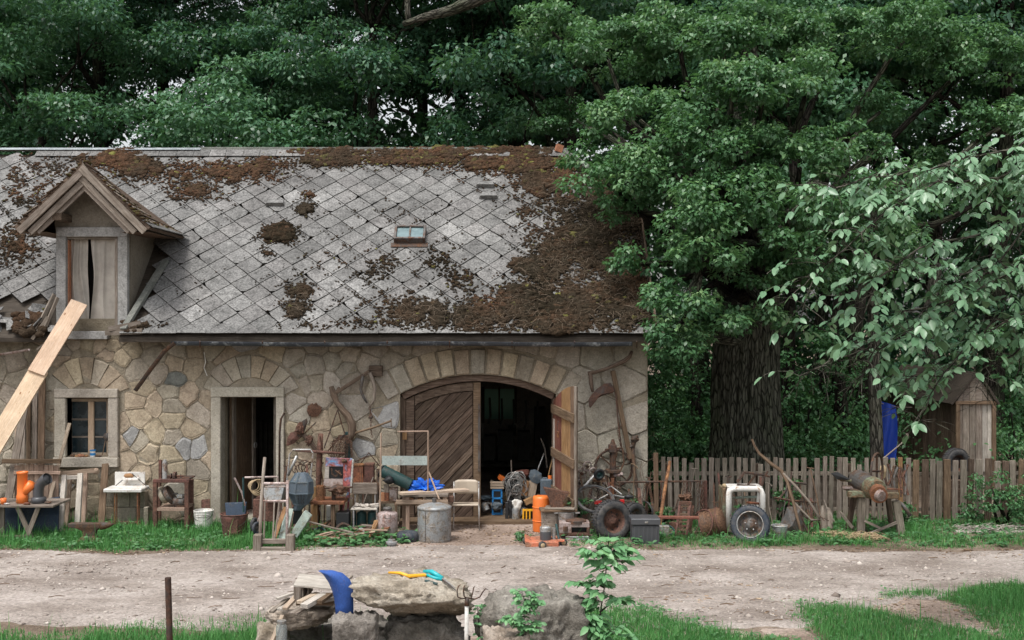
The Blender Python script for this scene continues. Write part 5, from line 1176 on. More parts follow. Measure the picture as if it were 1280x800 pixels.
# ---------- left end: boards, long plank, crate side
p = MB(); a, b = W(100, 378, -.12), Vector((X_(-84, -2.0), -2.0, .03)); p.beam(a, b, .27, .035, R(0)+R(90)*0); 
dirv = (b-a).normalized(); p.v = []; p.f = []; p.t = []
def wideplank(mb, a, b, w, th):                      # a plank whose broad face looks at the viewer
    d = (b-a).normalized(); u = d.cross(Vector((0, 1, 0))).normalized(); n = u.cross(d).normalized(); L = (b-a).length
    vs = []; tc = []
    for x in (0, L):
        for y, z in ((-1,-1),(1,-1),(1,1),(-1,1)): vs.append(a+d*x+u*(y*w/2)+n*(z*th/2)); tc.append((x, y*w/2, z*th/2))
    return mb.add(vs, [(0,1,2,3), (7,6,5,4), (4,5,1,0), (5,6,2,1), (6,7,3,2), (7,4,0,3)], tc)
mid = a.lerp(b, .30)
m = MB(); wideplank(m, mid+Vector((0, .0, 0)), b, .265, .035); one('long_plank', M_raw, 'long raw pine plank with knots sloping up from the left edge, lower of two', 'plank', -20, -1, m, GL, bevel=.003)
m = MB(); wideplank(m, a+Vector((0, -.02, 0)), mid.lerp(b, .02)+Vector((0, -.045, 0)), .25, .03); one('long_plank', M_raw, 'raw pine plank whose top end rests in the dormer window', 'plank', 70, -.5, m, GL, bevel=.003)
for i, (q, w_, mt, lb) in enumerate([(((53, 468, -.06), (50, 652, -.30)), 8.5, M_brownwood, 'brown board upright against the wall beside the window surround'), (((44, 492, -.07), (42, 652, -.33)), 6, M_oldwood, 'grey board just left of the brown upright one'),
        (((36, 490, -.08), (35, 652, -.35)), 5, M_brownwood, 'narrow reddish board between two grey ones'), (((29, 486, -.08), (27, 652, -.36)), 7, M_oldwood, 'grey board behind the long pine plank'), (((22, 500, -.10), (19, 652, -.38)), 5, M_pinkwood, 'thin pinkish lath behind the leaning grey board'),
        (((31, 505, -.25), (4, 662, -.85)), 9.5, M_oldwood, 'wide bleached board leaning steeply behind the work table'), (((87, 529, -.15), (62, 625, -.70)), 4.2, M_pale, 'thin pale lath leaning across the lower left of the window'), (((132, 578, -.08), (126, 662, -.50)), 8.5, M_brownwood, 'short thick board propped under the right of the window sill')]):
    m = MB(); a, b = W(*q[0]), W(*q[1]); b.z = max(b.z, .01); wideplank(m, a, b, w_/S(-.3), .025); one('leaning_board', mt, lb, 'board', (q[0][0]+q[1][0])/2, -.4, m, GL, bevel=.003)
t = T_('crate_side', 'pinkish board panel of a crate standing behind the orange pipe', 'board panel', 45, -.62)
for k in range(9): MB().rb(18+k*6.2, 580+random.random()*2, 23.4+k*6.2, 660, -.58-random.random()*.01, .02).build('board', M_pinkwood, t)
MB().rb(2, 574, 75, 579.5, -.64, .04).build('rail', M_brownwood, t, bevel=.003); MB().rb(17, 589, 75, 593, -.62, .03).build('rail', M_pinkwood, t, bevel=.003); MB().rb(17, 640, 75, 645, -.62, .03).build('rail', M_pinkwood, t)
# dark blue sheet, table, pipes
m = MB(); a = [(4, 632, -.80), (74, 621, -.80), (72, 669, -1.02), (2, 669, -1.02)]; q = [W(*v) for v in a]; m.add(q+[v+Vector((0, .03, 0)) for v in q], [(0,3,2,1), (4,5,6,7), (0,1,5,4), (1,2,6,5), (2,3,7,6), (3,0,4,7)]); one('metal_sheet', M_bluedk, 'dark blue scratched metal sheet leaning behind the trestle table', 'metal sheet', 40, -.9, m)
Yt = -1.25; t = T_('trestle_table', 'weathered plank table on crossed legs with pipes on top', 'table', 35, Yt)
for k in range(4): MB().box((X_(24, Yt), Yt-.20+k*.155+.07, Z_(631, Yt)+.01), (X_(75, Yt)-X_(-25, Yt), .145, .03)).build('tabletop_plank', M_oldwood, t, bevel=.004)
for y in (Yt-.12, Yt+.36):
    m = MB(); m.beam(W(22, 634, y), W(40, 673.5, y), .03, .06); m.build('leg', M_oldwood, t); m = MB(); m.beam(W(48, 634, y-.032), W(33, 673.5, y-.032), .03, .06); m.build('leg', M_oldwood, t)
    m = MB(); m.beam(W(-18, 634, y), W(-20, 673.5, y), .05, .07); m.build('leg', M_oldwood, t)
m = MB(); m.beam(W(-20, 672, Yt-.17), W(36, 671, Yt-.17), .04, .05); m.build('foot_rail', M_oldwood, t); MB().rb(-3, 634, 5, 668, Yt-.06, .03).build('leg_board', M_oldwood, t)
zt = Z_(631, Yt)+.027
def tabz(py, Y): return 0
t = T_('pipe_fitting', 'bright orange drain pipe with a side branch on the trestle table', 'pipe', 28, Yt, zt)
S_ = S(Yt); cx, cz = X_(28, Yt), zt
m = MB(); m.lathe([(.078, 0), (.078, .10), (.07, .115), (.07, .40), (.076, .405), (.076, .43), (.066, .43), (.064, .1)], 24, Matrix.Translation((cx, Yt, cz)), cap=(True, False)); m.build('pipe', M_orange, t, smooth=True)
m = MB(); m.tube([(cx, Yt, cz+.12), (cx+.07, Yt-.01, cz+.19), (cx+.145, Yt-.02, cz+.265)], [.058, .058, .066], 18); m.build('branch_socket', M_orange, t, smooth=True)
t = T_('pipe_elbow', 'dark grey plastic pipe elbow standing on the trestle table', 'pipe', 50, Yt, zt)
cx = X_(48.5, Yt); m = MB(); m.lathe([(.10, 0), (.10, .07), (.075, .085)], 22, Matrix.Translation((cx, Yt, cz))); m.build('collar', M_dkgrey, t, smooth=True)
m = MB(); m.tube([(cx-.01, Yt, cz+.08), (cx-.01, Yt, cz+.17), (cx+.02, Yt, cz+.26), (cx+.08, Yt-.02, cz+.31), (cx+.125, Yt-.035, cz+.335)], [.068, .068, .070, .072, .074], 18, cap=False); m.tube([(cx+.10, Yt-.025, cz+.32), (cx+.14, Yt-.04, cz+.342)], [.08, .08], 18, cap=False); m.tube([(cx+.09, Yt-.02, cz+.318), (cx+.12, Yt-.035, cz+.33)], .06, 12); m.build('elbow', M_dkgrey, t, smooth=True)
m = MB(); m.lathe([(.035, 0), (.04, .08), (.034, .08), (.03, .01)], 14, Matrix.Translation((X_(8.5, Yt), Yt-.1, zt))); one('cup', M_orange, 'small orange cup at the left end of the trestle table', 'cup', 8, Yt, m, smooth=True)
for i, (px, dy, s_, mt, lb) in enumerate([(2, -.12, .03, M_card, 'brown lump beside the orange cup'), (15, -.15, .025, M_steel, 'pale metal scrap in front of the orange pipe'), (40, -.16, .03, M_rustor, 'rusty scrap between the two pipes'), (62, -.05, .03, M_rustdark, 'dark scrap right of the grey elbow'), (20, .05, .02, M_card, 'small brown scrap behind the orange cup')]):
    m = MB(); m.lump((X_(px, Yt), Yt+dy, zt+s_*.5), (s_*1.6, s_, s_*.6), 2, .3); one('scrap_piece', mt, lb, 'scrap', px, Yt, m, 'bits of scrap on the trestle table')
# old window frames leaning
t = T_('old_window_frame', 'bare pale wooden casement frame leaning below the window, front one', 'wooden frame', 88, -.55)
def fbar(t, x0, y0, x1, y1, w, Y0, Y1, mt, nm='frame_bar', th=.045): m = MB(); wideplank(m, W(x0, y0, Y0), W(x1, y1, Y1), w/S(Y0), th); return m.build(nm, mt, t, bevel=.003)
fbar(t, 80.5, 594, 75, 669, 6, -.5, -.9, M_whitewood); fbar(t, 100.5, 592, 96, 668, 6.3, -.5, -.9, M_whitewood); fbar(t, 84, 597, 97, 596.5, 4.5, -.52, -.52, M_whitewood); fbar(t, 79, 664, 93, 664, 6, -.88, -.88, M_pinkwood)
t = T_('old_window_frame', 'brownish wooden frame leaning behind the pale casement frame', 'wooden frame', 100, -.3)
fbar(t, 87.5, 598, 82.5, 662, 4.5, -.25, -.6, M_pinkwood); fbar(t, 107.5, 590, 104, 662, 5, -.25, -.6, M_pinkwood); fbar(t, 84, 596, 110, 594, 4, -.24, -.24, M_pinkwood); fbar(t, 84, 658, 104, 658, 4, -.57, -.57, M_pinkwood)
m = MB(); wideplank(m, W(75, 592, -.42), W(118, 588, -.42), .055, .05); m.lump(W(120, 589, -.42), (.05, .04, .045), 2, .2); one('rough_batten', M_pinkwood, 'rough batten lying across the tops of the leaning frames', 'batten', 97, -.42, m)
# anvil in the grass
def anvil(px, Y, s_, label, mat, flip=1, z0=0.):
    t = thing('anvil', label, 'anvil', (X_(px, Y), Y, z0)); c = Vector((X_(px, Y), Y, z0)); sx = flip
    def ring(xs, z, yw): return [c+Vector((sx*x*s_, y*s_, z*s_)) for x, y in ((xs[0], -yw), (xs[1], -yw), (xs[1], yw), (xs[0], yw))]
    lv = [ring((-.19, .21), 0, .12), ring((-.19, .21), .045, .12), ring((-.15, .16), .07, .10), ring((-.10, .11), .12, .06), ring((-.10, .12), .20, .06), ring((-.20, .17), .25, .07), ring((-.34, .2), .27, .075), ring((-.34, .2), .335, .075)]
    vs = [v for l in lv for v in l]; f = [(3,2,1,0)]+[(i*4+k, i*4+(k+1)%4, i*4+4+(k+1)%4, i*4+4+k) for i in range(7) for k in range(4)]+[(28, 29, 30, 31)]; m = MB(); m.add(vs, f); m.build('body', mat, t, bevel=.008)
    m = MB(); P = [c+Vector((sx*x*s_, 0, z*s_)) for x, z in ((.19, .285), (.27, .29), (.34, .302), (.42, .32))]; m.tube(P, [.07*s_, .058*s_, .038*s_, .008*s_], 14); m.build('horn', mat, t, smooth=True); return t
anvil(112, -1.58, .80, 'dark iron anvil standing in the grass below the window', M_rustdark)
# white enamel washstand
t = T_('washstand', 'white enamel wash basin stand on thin rusty legs against the wall', 'washstand', 158, -.35)
MB().rb(143.5, 590, 181, 609, -.22, .025).build('back_panel', M_whiteen, t, bevel=.004)
m = MB(); m.box((X_(157.5, -.42), -.40, Z_(611.5, -.42)), (X_(181.5, -.42)-X_(134, -.42), .36, .055)); m.build('basin', M_whiteen, t, bevel=.012)
MB().rb(153, 597.5, 172.5, 600.5, -.30, .08).build('soap_shelf', M_whiteen, t, bevel=.004); m = MB(); m.lump(W(161, 594.5, -.27), (.07, .03, .035), 2, .2); m.build('sponge', M_card, t, smooth=True)
for px, Y in ((143.5, -.54), (172, -.54), (146, -.25), (174, -.25)): MB().ln([(px, 613, Y), (px, 400+4200/(D0+Y)-1, Y)], .9).build('leg', M_rustor, t)
MB().rb(134, 652, 176, 655.5, -.5, .04).build('stretcher', M_rustred, t)
for q in (((163, 592, -.26), (146, 606, -.28), (140, 612, -.30)), ((165, 592, -.26), (181, 606, -.3), (190, 613, -.34))): MB().ln(list(q), .5).build('hose', M_black, t)
for k, (x0, x1, y0, y1) in enumerate(((143, 162, 615, 634), (162.5, 181, 615, 634), (143, 170, 634.6, 655), (170.5, 181, 634.6, 655))): one('concrete_block', M_grey, ('upper left', 'upper right', 'lower left', 'lower right')[k]+' grey concrete block stacked under the white washstand', 'concrete block', (x0+x1)/2, -.16, MB().rb(x0, y0, x1, y1, -.18, .15), 'blocks below the washstand', bevel=.006)
one('stone_post', M_grey, 'short grey stone post between washstand and rusty machine frame', 'post', 182, -.6, MB().rb(179.5, 634, 185, 663, -.6, .07), bevel=.006)
# grinding machine in rusty frame
Y = -.75; t = T_('grinding_machine', 'belt driven grinding machine in a reddish rusty angle iron frame', 'machine', 216, Y)
for px, Yl in ((193.5, Y), (233, Y), (198, Y+.42), (238.5, Y+.42)): MB().rb(px-2.6, 602, px+2.6, 400+4200/(D0+Yl)-.5, Yl, .05).build('leg', M_rustred, t, bevel=.004)
for Yl in (Y, Y+.42): MB().rb(191+(Yl-Y)*9, 599.5, 236+(Yl-Y)*12, 603.5, Yl-.004, .058).build('top_bar', M_rustred, t, bevel=.004)
MB().rb(196.2, 635, 230.2, 638.6, Y, .42).build('shelf', M_pinkwood, t); m = MB(); m.box((X_(216, Y), Y+.2, Z_(600, Y)), (.42, .38, .02)); m.build('top_plate', M_rustdark, t)
for px, r_ in ((204, 11), (212, 12)):
    m = MB(); m.lathe([(r_/S(Y), -.03), (r_/S(Y), .03), (.03, .035)], 26, at(px, 618.5, Y+.15, (0, 62, 0))); m.build('grinding_wheel', M_grey if px < 210 else M_iron, t, bevel=.004)
m = MB(); m.tube([W(199, 619, Y+.15), W(222, 617, Y+.15)], .014, 8); m.build('axle', M_iron, t)
m = MB(); m.tube([W(217.5, 627, Y+.12), W(231, 627, Y+.12)], 6.2/S(Y), 14); m.build('motor', M_iron, t, smooth=True, bevel=.004); MB().rb(219, 632, 230, 634.9, Y+.05, .14).build('motor_foot', M_rustdark, t); MB().rb(221, 618.5, 228, 623, Y+.06, .1).build('terminal_box', M_zinc, t, bevel=.004)
MB().rb(198.2, 575, 201.6, 599.4, Y+.1, .04).build('upright', M_rustred, t); m = MB(); cyl(m, 206, 577, 598, 6.4, Y+.1); cyl(m, 206, 574.5, 577, 4.5, Y+.1); m.build('pump_cylinder', M_steel, t, smooth='auto' and False)
m = MB(); m.tube([W(209, 595, Y+.1), W(230, 595, Y+.1)], .012, 8); m.tube([W(217, 595, Y+.1), W(220, 595, Y+.1)], 5.4/S(Y), 14); m.tube([W(213, 595, Y+.1), W(214.5, 595, Y+.1)], 3.4/S(Y), 12); m.build('spindle', M_rustdark, t); MB().ln([(226, 600, Y+.1), (226, 593, Y+.1)], .9).build('lever', M_iron, t)
# buckets
def bucket(px, y0, y1, w0, w1, Y, name, label, mat, rim=True, handle=True, rings=0, cat='bucket', inner=M_black):
    t = T_(name, label, cat, px, Y); m = MB(); z1, z0 = Z_(y0, Y), max(0, Z_(y1, Y)); r1, r0 = w0/2/S(Y), w1/2/S(Y); h = z1-z0
    pf = [(r0, 0)]+[(r0+(r1-r0)*k/6, h*k/6) for k in range(1, 7)]+[(r1*.96, h), (r0*.95, h*.12), (0.001, h*.12)]
    c = Matrix.Translation((X_(px, Y), Y, z0)); m.lathe(pf, 26, c, cap=(True, False)); m.build('body', mat, t, smooth=True)
    for k in range(rings): m = MB(); rr = r0+(r1-r0)*(.75+.09*k); m.torus(c@Matrix.Translation((0, 0, h*(.75+.09*k))), rr+.003, .005, 26, 5); m.build('hoop', mat, t, smooth=True)
    if rim: m = MB(); m.torus(c@Matrix.Translation((0, 0, h)), r1, .008, 28, 6); m.build('rim', mat, t, smooth=True)
    if handle: m = MB(); m.tube([c@Vector((r1*math.cos(R(a)), -r1*.75*math.sin(R(a))-.02, h*.86-math.sin(R(a))*h*.35)) for a in range(0, 181, 15)], .0035, 5); m.build('handle', M_iron, t)
    return t
bucket(254.5, 638, 662, 24, 20, -.62, 'bucket', 'white plastic bucket at the foot of the door frame', M_whitepl, rings=3)
m = MB(); wideplank(m, W(257, 624, -.35), W(257, 650, -.45), .125, .012); one('rusty_plate', M_rustred, 'small rusty plate with rounded top sticking up behind the white bucket', 'metal plate', 257, -.4, m, bevel=.004)
tb = bucket(293, 642, 673, 34, 27, -1.25, 'rusty_pot', 'rusty red iron pot standing before the open door', M_rustred, cat='pot')
m = MB(); m.rb(288, 650, 297, 668, -1.42, .02); m.build('bracket', M_rustred, tb, bevel=.003); m = MB(); m.tube([W(285, 663, -1.44), W(288, 665.5, -1.46), W(297, 665.5, -1.46), W(300, 663, -1.44)], .008, 6); m.build('grip', M_rustred, tb)
m = MB(); a = [W(281, 629, -1.13), W(308, 628, -1.13), W(306, 650, -1.2), W(283, 650, -1.2)]; m.add(a+[v+Vector((0, .06, .0)) for v in a], [(3,2,1,0), (4,5,6,7), (0,1,5,4), (1,2,6,5), (2,3,7,6), (3,0,4,7)]); one('tray', M_bluedk, 'blue grey tray standing upright in the rusty red pot', 'tray', 294, -1.15, m, bevel=.004)
# hand truck and the barrow behind it
Y = -2.0; t = T_('hand_truck', 'old sack truck frame of bleached wood and bare pipe with block feet', 'hand truck', 342, Y)
MB().ln([(331, 572, Y+.45), (328.5, 600, Y+.3), (326, 640, Y+.08), (325, 684, Y-.05)], [2.0, 2.1, 2.1, 2.2], 8).build('left_stile', M_oldwood, t, smooth=True)
MB().ln([(359.5, 601, Y+.3), (359, 640, Y+.08), (358.5, 684, Y-.05)], 1.9, 8).build('right_stile', M_pinkmetal, t, smooth=True)
for y0, Yl, r_ in ((604.5, Y+.28, 1.9), (608.5, Y+.28, 1.1), (626.5, Y+.16, 1.6)): MB().ln([(327, y0, Yl), (360, y0, Yl)], r_).build('rung', M_pinkmetal, t)
MB().rb(327, 674, 357, 680, Y-.1, .05).build('cross_board', M_oldwood, t, bevel=.005); MB().rb(326, 684, 357, 690, Y-.16, .04).build('toe_board', M_oldwood, t, bevel=.004)
for x0 in (316, 357): MB().rb(x0, 669, x0+10, 691, Y-.16, .12).build('foot_block', M_oldwood, t, bevel=.006)
for q in (((343, 628, Y+.14), (341, 676, Y-.06)), ((331, 628, Y+.14), (330, 676, Y-.05)), ((349, 628, Y+.1), (343, 676, Y-.04))): MB().ln(list(q), 1.1).build('bar', M_oldwood, t)
wheel(t, 321, 660, Y+.18, .085, .04, (0, 0, 60), M_rubblue, M_iron, rim_r=.55)
Y = -1.3; t = T_('wheelbarrow', 'old wheelbarrow with grey tray and reddish box tangled behind the sack truck', 'wheelbarrow', 330, Y)
m = MB(); q = [W(328, 608, Y), W(355, 608, Y), W(351, 626, Y-.05), (W(331, 626, Y-.05))]; m.add(q+[v+Vector((0, .34, 0)) for v in q], [(3,2,1,0), (4,5,6,7), (1,2,6,5), (2,3,7,6), (3,0,4,7)]); m.build('tray', M_zinc, t)
m = MB(); m.rb(316, 624, 343, 652, Y+.02, .3); m.build('box', M_rustred, t, bevel=.01)
for q in (((304, 597, Y), (304.5, 640, Y)), ((306, 597, Y), (347, 596, Y)), ((293, 597, Y), (303, 617, Y), (306, 632, Y)), ((326, 640, Y-.05), (318, 668, Y-.1)), ((347, 596, Y), (349, 640, Y), (347, 668, Y-.1))): MB().ln(list(q), 1.3).build('tube', M_pinkmetal if q[0][0] != 304 else M_green, t)
wheel(t, 318, 656, Y-.1, .10, .05, (0, 0, 75), M_rubber, M_iron, rim_r=.5)
m = MB(); 
for k in range(5): m.torus(at(317+k*1.5, 607+k*.6, Y+.08, (70, 20*k, 10)), .07+.01*k, .008, 16, 5)
m.v = m.v; one('rope_coil', M_straw, 'coil of old rope hung on the barrow tubes', 'rope', 318, Y, m, smooth=True)
for i, (a, b, w_, mt, lb) in enumerate([((357, 634, -1.55), (343, 672, -1.9), 5, M_orwood, 'thin orange brown board leaning inside the sack truck'), ((362, 636, -1.4), (353, 674, -1.8), 10, M_mint, 'pale green painted panel leaning against the sack truck'), ((366, 640, -1.35), (360, 672, -1.7), 3, M_pinkwood, 'narrow batten beside the pale green panel')]):
    m = MB(); wideplank(m, W(*a), W(*b), w_/S(-1.6), .02); one('leaning_board', mt, lb, 'board', (a[0]+b[0])/2, -1.6, m, 'boards around the sack truck', bevel=.003)
# faceted plastic carrier, green box, chair frame
Y = -1.15; t = T_('plastic_carrier', 'dark blue grey faceted plastic crate standing on its narrow end', 'plastic crate', 376, Y)
c = W(376, 614, Y); s_ = 1/S(Y); pf = [(-4, 24, 5), (0, 16, 9), (0, 2, 15.5), (1, -12, 14), (1, -23, 7)]
m = MB(); vs = []
for dx, dz, r_ in pf:
    for k in range(6): an = R(60*k+12); vs.append(c+Vector(((dx+math.cos(an)*r_)*s_, math.sin(an)*r_*s_*.8, -dz*s_)))
m.add(vs, [(i*6+k, i*6+6+k, i*6+6+(k+1)%6, i*6+(k+1)%6) for i in range(4) for k in range(6)]+[tuple(range(6)), tuple(24+k for k in range(5, -1, -1))]); m.build('body', M_greyblue, t, bevel=.006)
for i in range(3):
    for k in range(6): m = MB(); m.tube([vs[i*6+k+6], vs[i*6+k+12 if i < 3 else 0]], .010, 5); m.build('rib', M_greyblue, t)
for i in (1, 2, 3): m = MB(); m.tube([vs[i*6+k] for k in (0, 1, 2, 3, 4, 5, 0)], .012, 5); m.build('band', M_greyblue, t)
for r_ in range(7):
    for q in range(3): 
        a = vs[6+4].lerp(vs[6+5], (q+1)/4); b = vs[12+4].lerp(vs[12+5], (q+1)/4); 
        p = a.lerp(b, (r_+.5)/7); m = MB(); m.box(p, (.014, .03, .010)); m.build('slot', M_black, t)
m = MB(); m.rb(366, 634, 376, 655, Y+.1, .1); m.build('base', M_black, t)
m = MB(); q = [W(380, 639, -1.45), W(388.5, 646, -1.45), W(371, 673, -1.6), W(363.5, 665, -1.6)]; m.add(q+[v+Vector((0, .14, 0)) for v in q], [(0,1,2,3)[::-1], (4,5,6,7), (0,1,5,4), (1,2,6,5), (2,3,7,6), (3,0,4,7)]); one('tilted_box', M_mint, 'narrow grey green metal box tilted on its corner', 'metal box', 376, -1.5, m, bevel=.008)
m = MB(); m.tube([W(355, 650, -.9), W(359, 600, -.9), W(362, 568, -.9), W(366, 562, -.9), W(388, 562, -.9), W(391, 566, -.9), W(388, 600, -.85), W(386, 650, -.8)], .012, 8); m.tube([W(360, 594, -.9), W(371, 570, -.92)], .02, 8); one('tube_frame', M_steel, 'bent pale steel tube frame rising behind the plastic crate', 'metal frame', 373, -.9, m, smooth=True)
# ---------- things hung on the wall
HW = 'old farm tools hung on the wall between door and gate'; Yw = -.07
def hung(name, mat, label, cat, px, mb, **k): return one(name, mat, label, cat, px, Yw, mb, HW, **k)
m = MB(); m.tube([W(355.5, 516, -.06), W(351, 524, -.07), W(349.5, 540, -.07), W(349, 604, -.07)], .016, 7); hung('bent_bar', M_rustdark, 'long dark bar with bent top leaning on the right of the door frame', 'iron bar', 350, m, smooth=True)
def blade(pts, Y, th=.015, cx=None, bend=.0):
    """thin plate from picture outline with real thickness, dished by bend"""
    P = [W(x, y, Y) for x, y in pts]; c = sum(P, Vector())/len(P); c2 = c+Vector((0, -bend, 0)); m = MB(); n = len(P)
    m.add(P+[v+Vector((0, th, 0)) for v in P]+[c2, c2+Vector((0, th, 0))], [(i, 2*n, (i+1)%n) for i in range(n)]+[(n+(i+1)%n, 2*n+1, n+i) for i in range(n)]+[(i, (i+1)%n, n+(i+1)%n, n+i) for i in range(n)]); return m
hung('shovel_blade', M_rust, 'rusty heart shaped shovel blade alone on the wall', 'shovel blade', 393, blade([(383.5, 514), (385, 507), (389, 505), (390, 503.5), (392, 505.5), (395, 503), (397, 506), (402, 509), (401.5, 515), (397, 520.5), (391, 521.5), (386, 520)], -.05, .012, bend=.03), smooth=False)
hung('spade', M_rustred, 'reddish spade head lowest left beside the door', 'spade', 366, blade([(358, 557), (359, 548), (363, 541), (369, 539), (375, 541), (373, 549), (368, 554), (361, 557)], -.09, .012, bend=.025))
hung('spade', M_rustdark, 'dark narrow spade head pointing up to the right', 'spade', 378, blade([(372, 545), (373, 535), (377, 527), (383, 523), (384.5, 527), (382, 535), (379, 543), (375, 547)], -.12, .012, bend=.025))
m = MB(); m.lump(W(375, 536, -.13), (.06, .05, .09), 3, .35, 2.2); m.lump(W(386, 551, -.12), (.05, .04, .07), 3, .4, 2.2); hung('hoe_head', M_rust, 'bunch of rusted hoe heads wired together', 'hoe heads', 378, m)
m = MB(); m.tube([W(372, 550, -.1), W(395, 528, -.1)], .010, 6); hung('short_rod', M_rustdark, 'short dark rod poking up right from the hoe heads', 'rod', 386, m)
m = MB(); m.beam(W(379, 543, -.12), W(396, 563, -.12), .05, .06); hung('wooden_block', M_doorwood, 'dark wooden wedge slanting down from the hoe heads', 'wooden wedge', 387, m, bevel=.008)
m = MB(); m.beam(W(420, 491, -.13), W(462, 464, -.12), .05, .055); m.tube([W(421, 489, -.13), W(424, 484, -.14)], .02, 6); hung('swingletree', M_doorwood, 'grey wooden beam slanting up right on the wall', 'wooden beam', 440, m, bevel=.006)
hung('wooden_bracket', M_doorwood, 'dark wooden block holding the slanting grey beam', 'bracket', 469, MB().rb(461, 457, 477.5, 470.5, -.10, .1), bevel=.006)
m = MB(); m.tube([W(414, 483, -.12), W(417, 493, -.13), W(421, 503, -.14), (W(428, 512, -.15)), W(435, 520, -.15), W(440, 531, -.15), W(440, 542, -.14), W(436, 552, -.13)], [.035, .05, .04, .05, .055, .06, .06, .035], 10, jit=.1); hung('ox_yoke', M_doorwood, 'thick curved wooden yoke hanging in the middle of the tools', 'yoke', 428, m, smooth=True)
m = MB(); m.tube([W(454, 468, -.14), W(452, 478, -.15), W(451, 487, -.15), W(454, 496, -.15), W(459, 504, -.14)], [.022, .026, .022, .02, .012], 8); hung('hame', M_iron, 'left curved wooden hame below the dark block', 'hame', 455, m, smooth=True)
m = MB(); m.tube([W(462, 466, -.14), W(466, 476, -.15), W(468.5, 486, -.15), W(467.5, 500, -.15), W(462, 509, -.14)], [.024, .028, .024, .022, .010], 8); hung('hame', M_oldwood, 'right pale wooden hame below the dark block', 'hame', 466, m, smooth=True)
t = T_('hanging_chain', 'rusty chain with swivel hanging below the hames', 'chain', 463, Yw); t['group'] = HW
m = MB(); chain(m, [W(462, 508, -.13), W(464, 520, -.13), W(463.5, 534, -.13), W(465, 547, -.13)], .016); m.build('links', M_rust, t, kind='stuff'); m = MB(); m.lump(W(463.5, 521, -.13), (.035, .03, .04), 2, .2); m.build('swivel', M_rustdark, t)
m = MB(); m.tube([W(441, 542, -.16), W(465, 535, -.15), W(489, 526, -.14)], .016, 8); m.tube([W(489, 523, -.14), W(489, 534, -.15)], .008, 6); hung('wooden_bar', M_brownwood, 'round grey bar reaching right from the yoke to the gate', 'bar', 465, m, smooth=True)
for i, (q, lb) in enumerate([(((422, 512, -.17), (414, 535, -.16), (405, 560, -.15)), 'left leather strap falling from the yoke'), (((422, 512, -.17), (427, 530, -.17), (431, 542, -.17)), 'short strap inside the yoke curve'), (((431, 543, -.17), (420, 552, -.17), (408, 566, -.17)), 'lower strap ending at the crossing pipe')]):
    m = MB(); m.tube([W(*v) for v in q], .010, 5); hung('strap', M_rustdark, lb, 'strap', q[0][0], m)
t = T_('chain_bundle', 'dense bundle of rusty chains and harness straps below the yoke', 'chains', 428, Yw); t['group'] = HW
for k in range(15): m = MB(); x = 413+k*1.9; chain(m, [W(430+(x-428)*.3, 544, -.15), W(x, 552+random.random()*3, -.16-random.random()*.05), W(x+random.gauss(0, 1), 566+random.random()*9, -.16)], .013); m.build('chain', M_rust if k % 3 else M_rustdark, t, kind='stuff')
m = MB(); m.rb(431, 540, 437.5, 578, -.10, .05); hung('dark_board', M_green, 'dark green board upright behind the chain bundle', 'board', 434, m, bevel=.004)
t = T_('rusty_post', 'rusty iron stand pipe behind the painted panel', 'iron post', 400, -.35)
m = MB(); m.tube([W(401, 542, -.35), W(400, 560, -.35), W(398, 600, -.35), W(397, 400+4200/(D0-.35), -.35)], [.035, .045, .04, .04], 10, jit=.1); m.build('post', M_rustred, t, smooth=True); m = MB(); m.tube([W(369, 563, -.42), W(400, 565, -.42), W(431, 567, -.42)], [.014, .024, .018], 9); m.build('cross_pipe', M_rustred, t, smooth=True); m = MB(); chain(m, [W(399, 543, -.40), W(402, 556, -.40), W(401, 566, -.4)], .014); m.build('chain', M_rust, t, kind='stuff')
m = MB(); 
for k in range(6): m.torus(at(372+k*4, 585+3*math.sin(k*2), -.2, (random.uniform(-20, 20), 0, random.uniform(-40, 40)))@FACE, .07+.02*random.random(), .007, 18, 5, a0=random.uniform(0, 90), a1=random.uniform(230, 355))
one('wire_tangle', M_rustdark, 'tangle of rusty wire hoops against the wall behind the steel tube frame', 'wire', 378, -.2, m)
m = MB(); m.tube([W(449, 582, -.1), W(461, 566, -.1), W(475, 583, -.1)], .010, 6); m.tube([W(444, 577, -.1), W(461, 570, -.1)], .008, 6); hung('pointed_hoop', M_rustdark, 'rusty pointed iron hoop above the two rust brown tins', 'iron hoop', 461, m)
m = MB(); m.tube([W(366, 575, -.12), W(374, 595, -.2), W(362, 606, -.25)], .01, 6); one('bent_rod', M_rustdark, 'bent rusty rod against the wall left of the iron post', 'rod', 368, -.2, m)
# ---------- bench with painted panel, tins, chairs
Y = -.95; t = T_('work_bench', 'low rusty topped bench on wooden legs under the painted panel', 'bench', 408, Y)
MB().rb(388, 627, 430, 631, Y-.05, .45).build('top', M_rustor, t, bevel=.005); zb_ = Z_(627, Y-.05)
for px, y0, Yl in ((394, 631.2, Y-.02), (416, 631.2, Y-.02), (391, 631.2, Y+.36), (427, 631.2, Y+.36)): MB().rb(px-2.3, y0, px+2.3, 400+4200/(D0+Yl)-.5, Yl, .055).build('leg', M_orwood if px < 400 else M_brownwood, t, bevel=.004)
MB().rb(391, 609, 395, 631, Y+.41, .04).build('upright', M_orwood, t)
m = MB(); lat(m, 400.5, Y+.08, [(10.5, 627), (10.5, 609), (9.6, 608.4), (9.4, 610), (.1, 610)], 18, cap=(True, False)); m.v = [v+Vector((0, 0, zb_-Z_(627, Y+.08)+.001)) for v in m.v]; one('paint_can', M_rustor, 'orange rusty can on the left of the low bench', 'can', 400, Y+.08, m, smooth=False)
t = T_('painted_panel', 'square panel with chipped blue and red paint around a dark opening', 'metal panel', 423, Y+.1)
zz0 = -.0
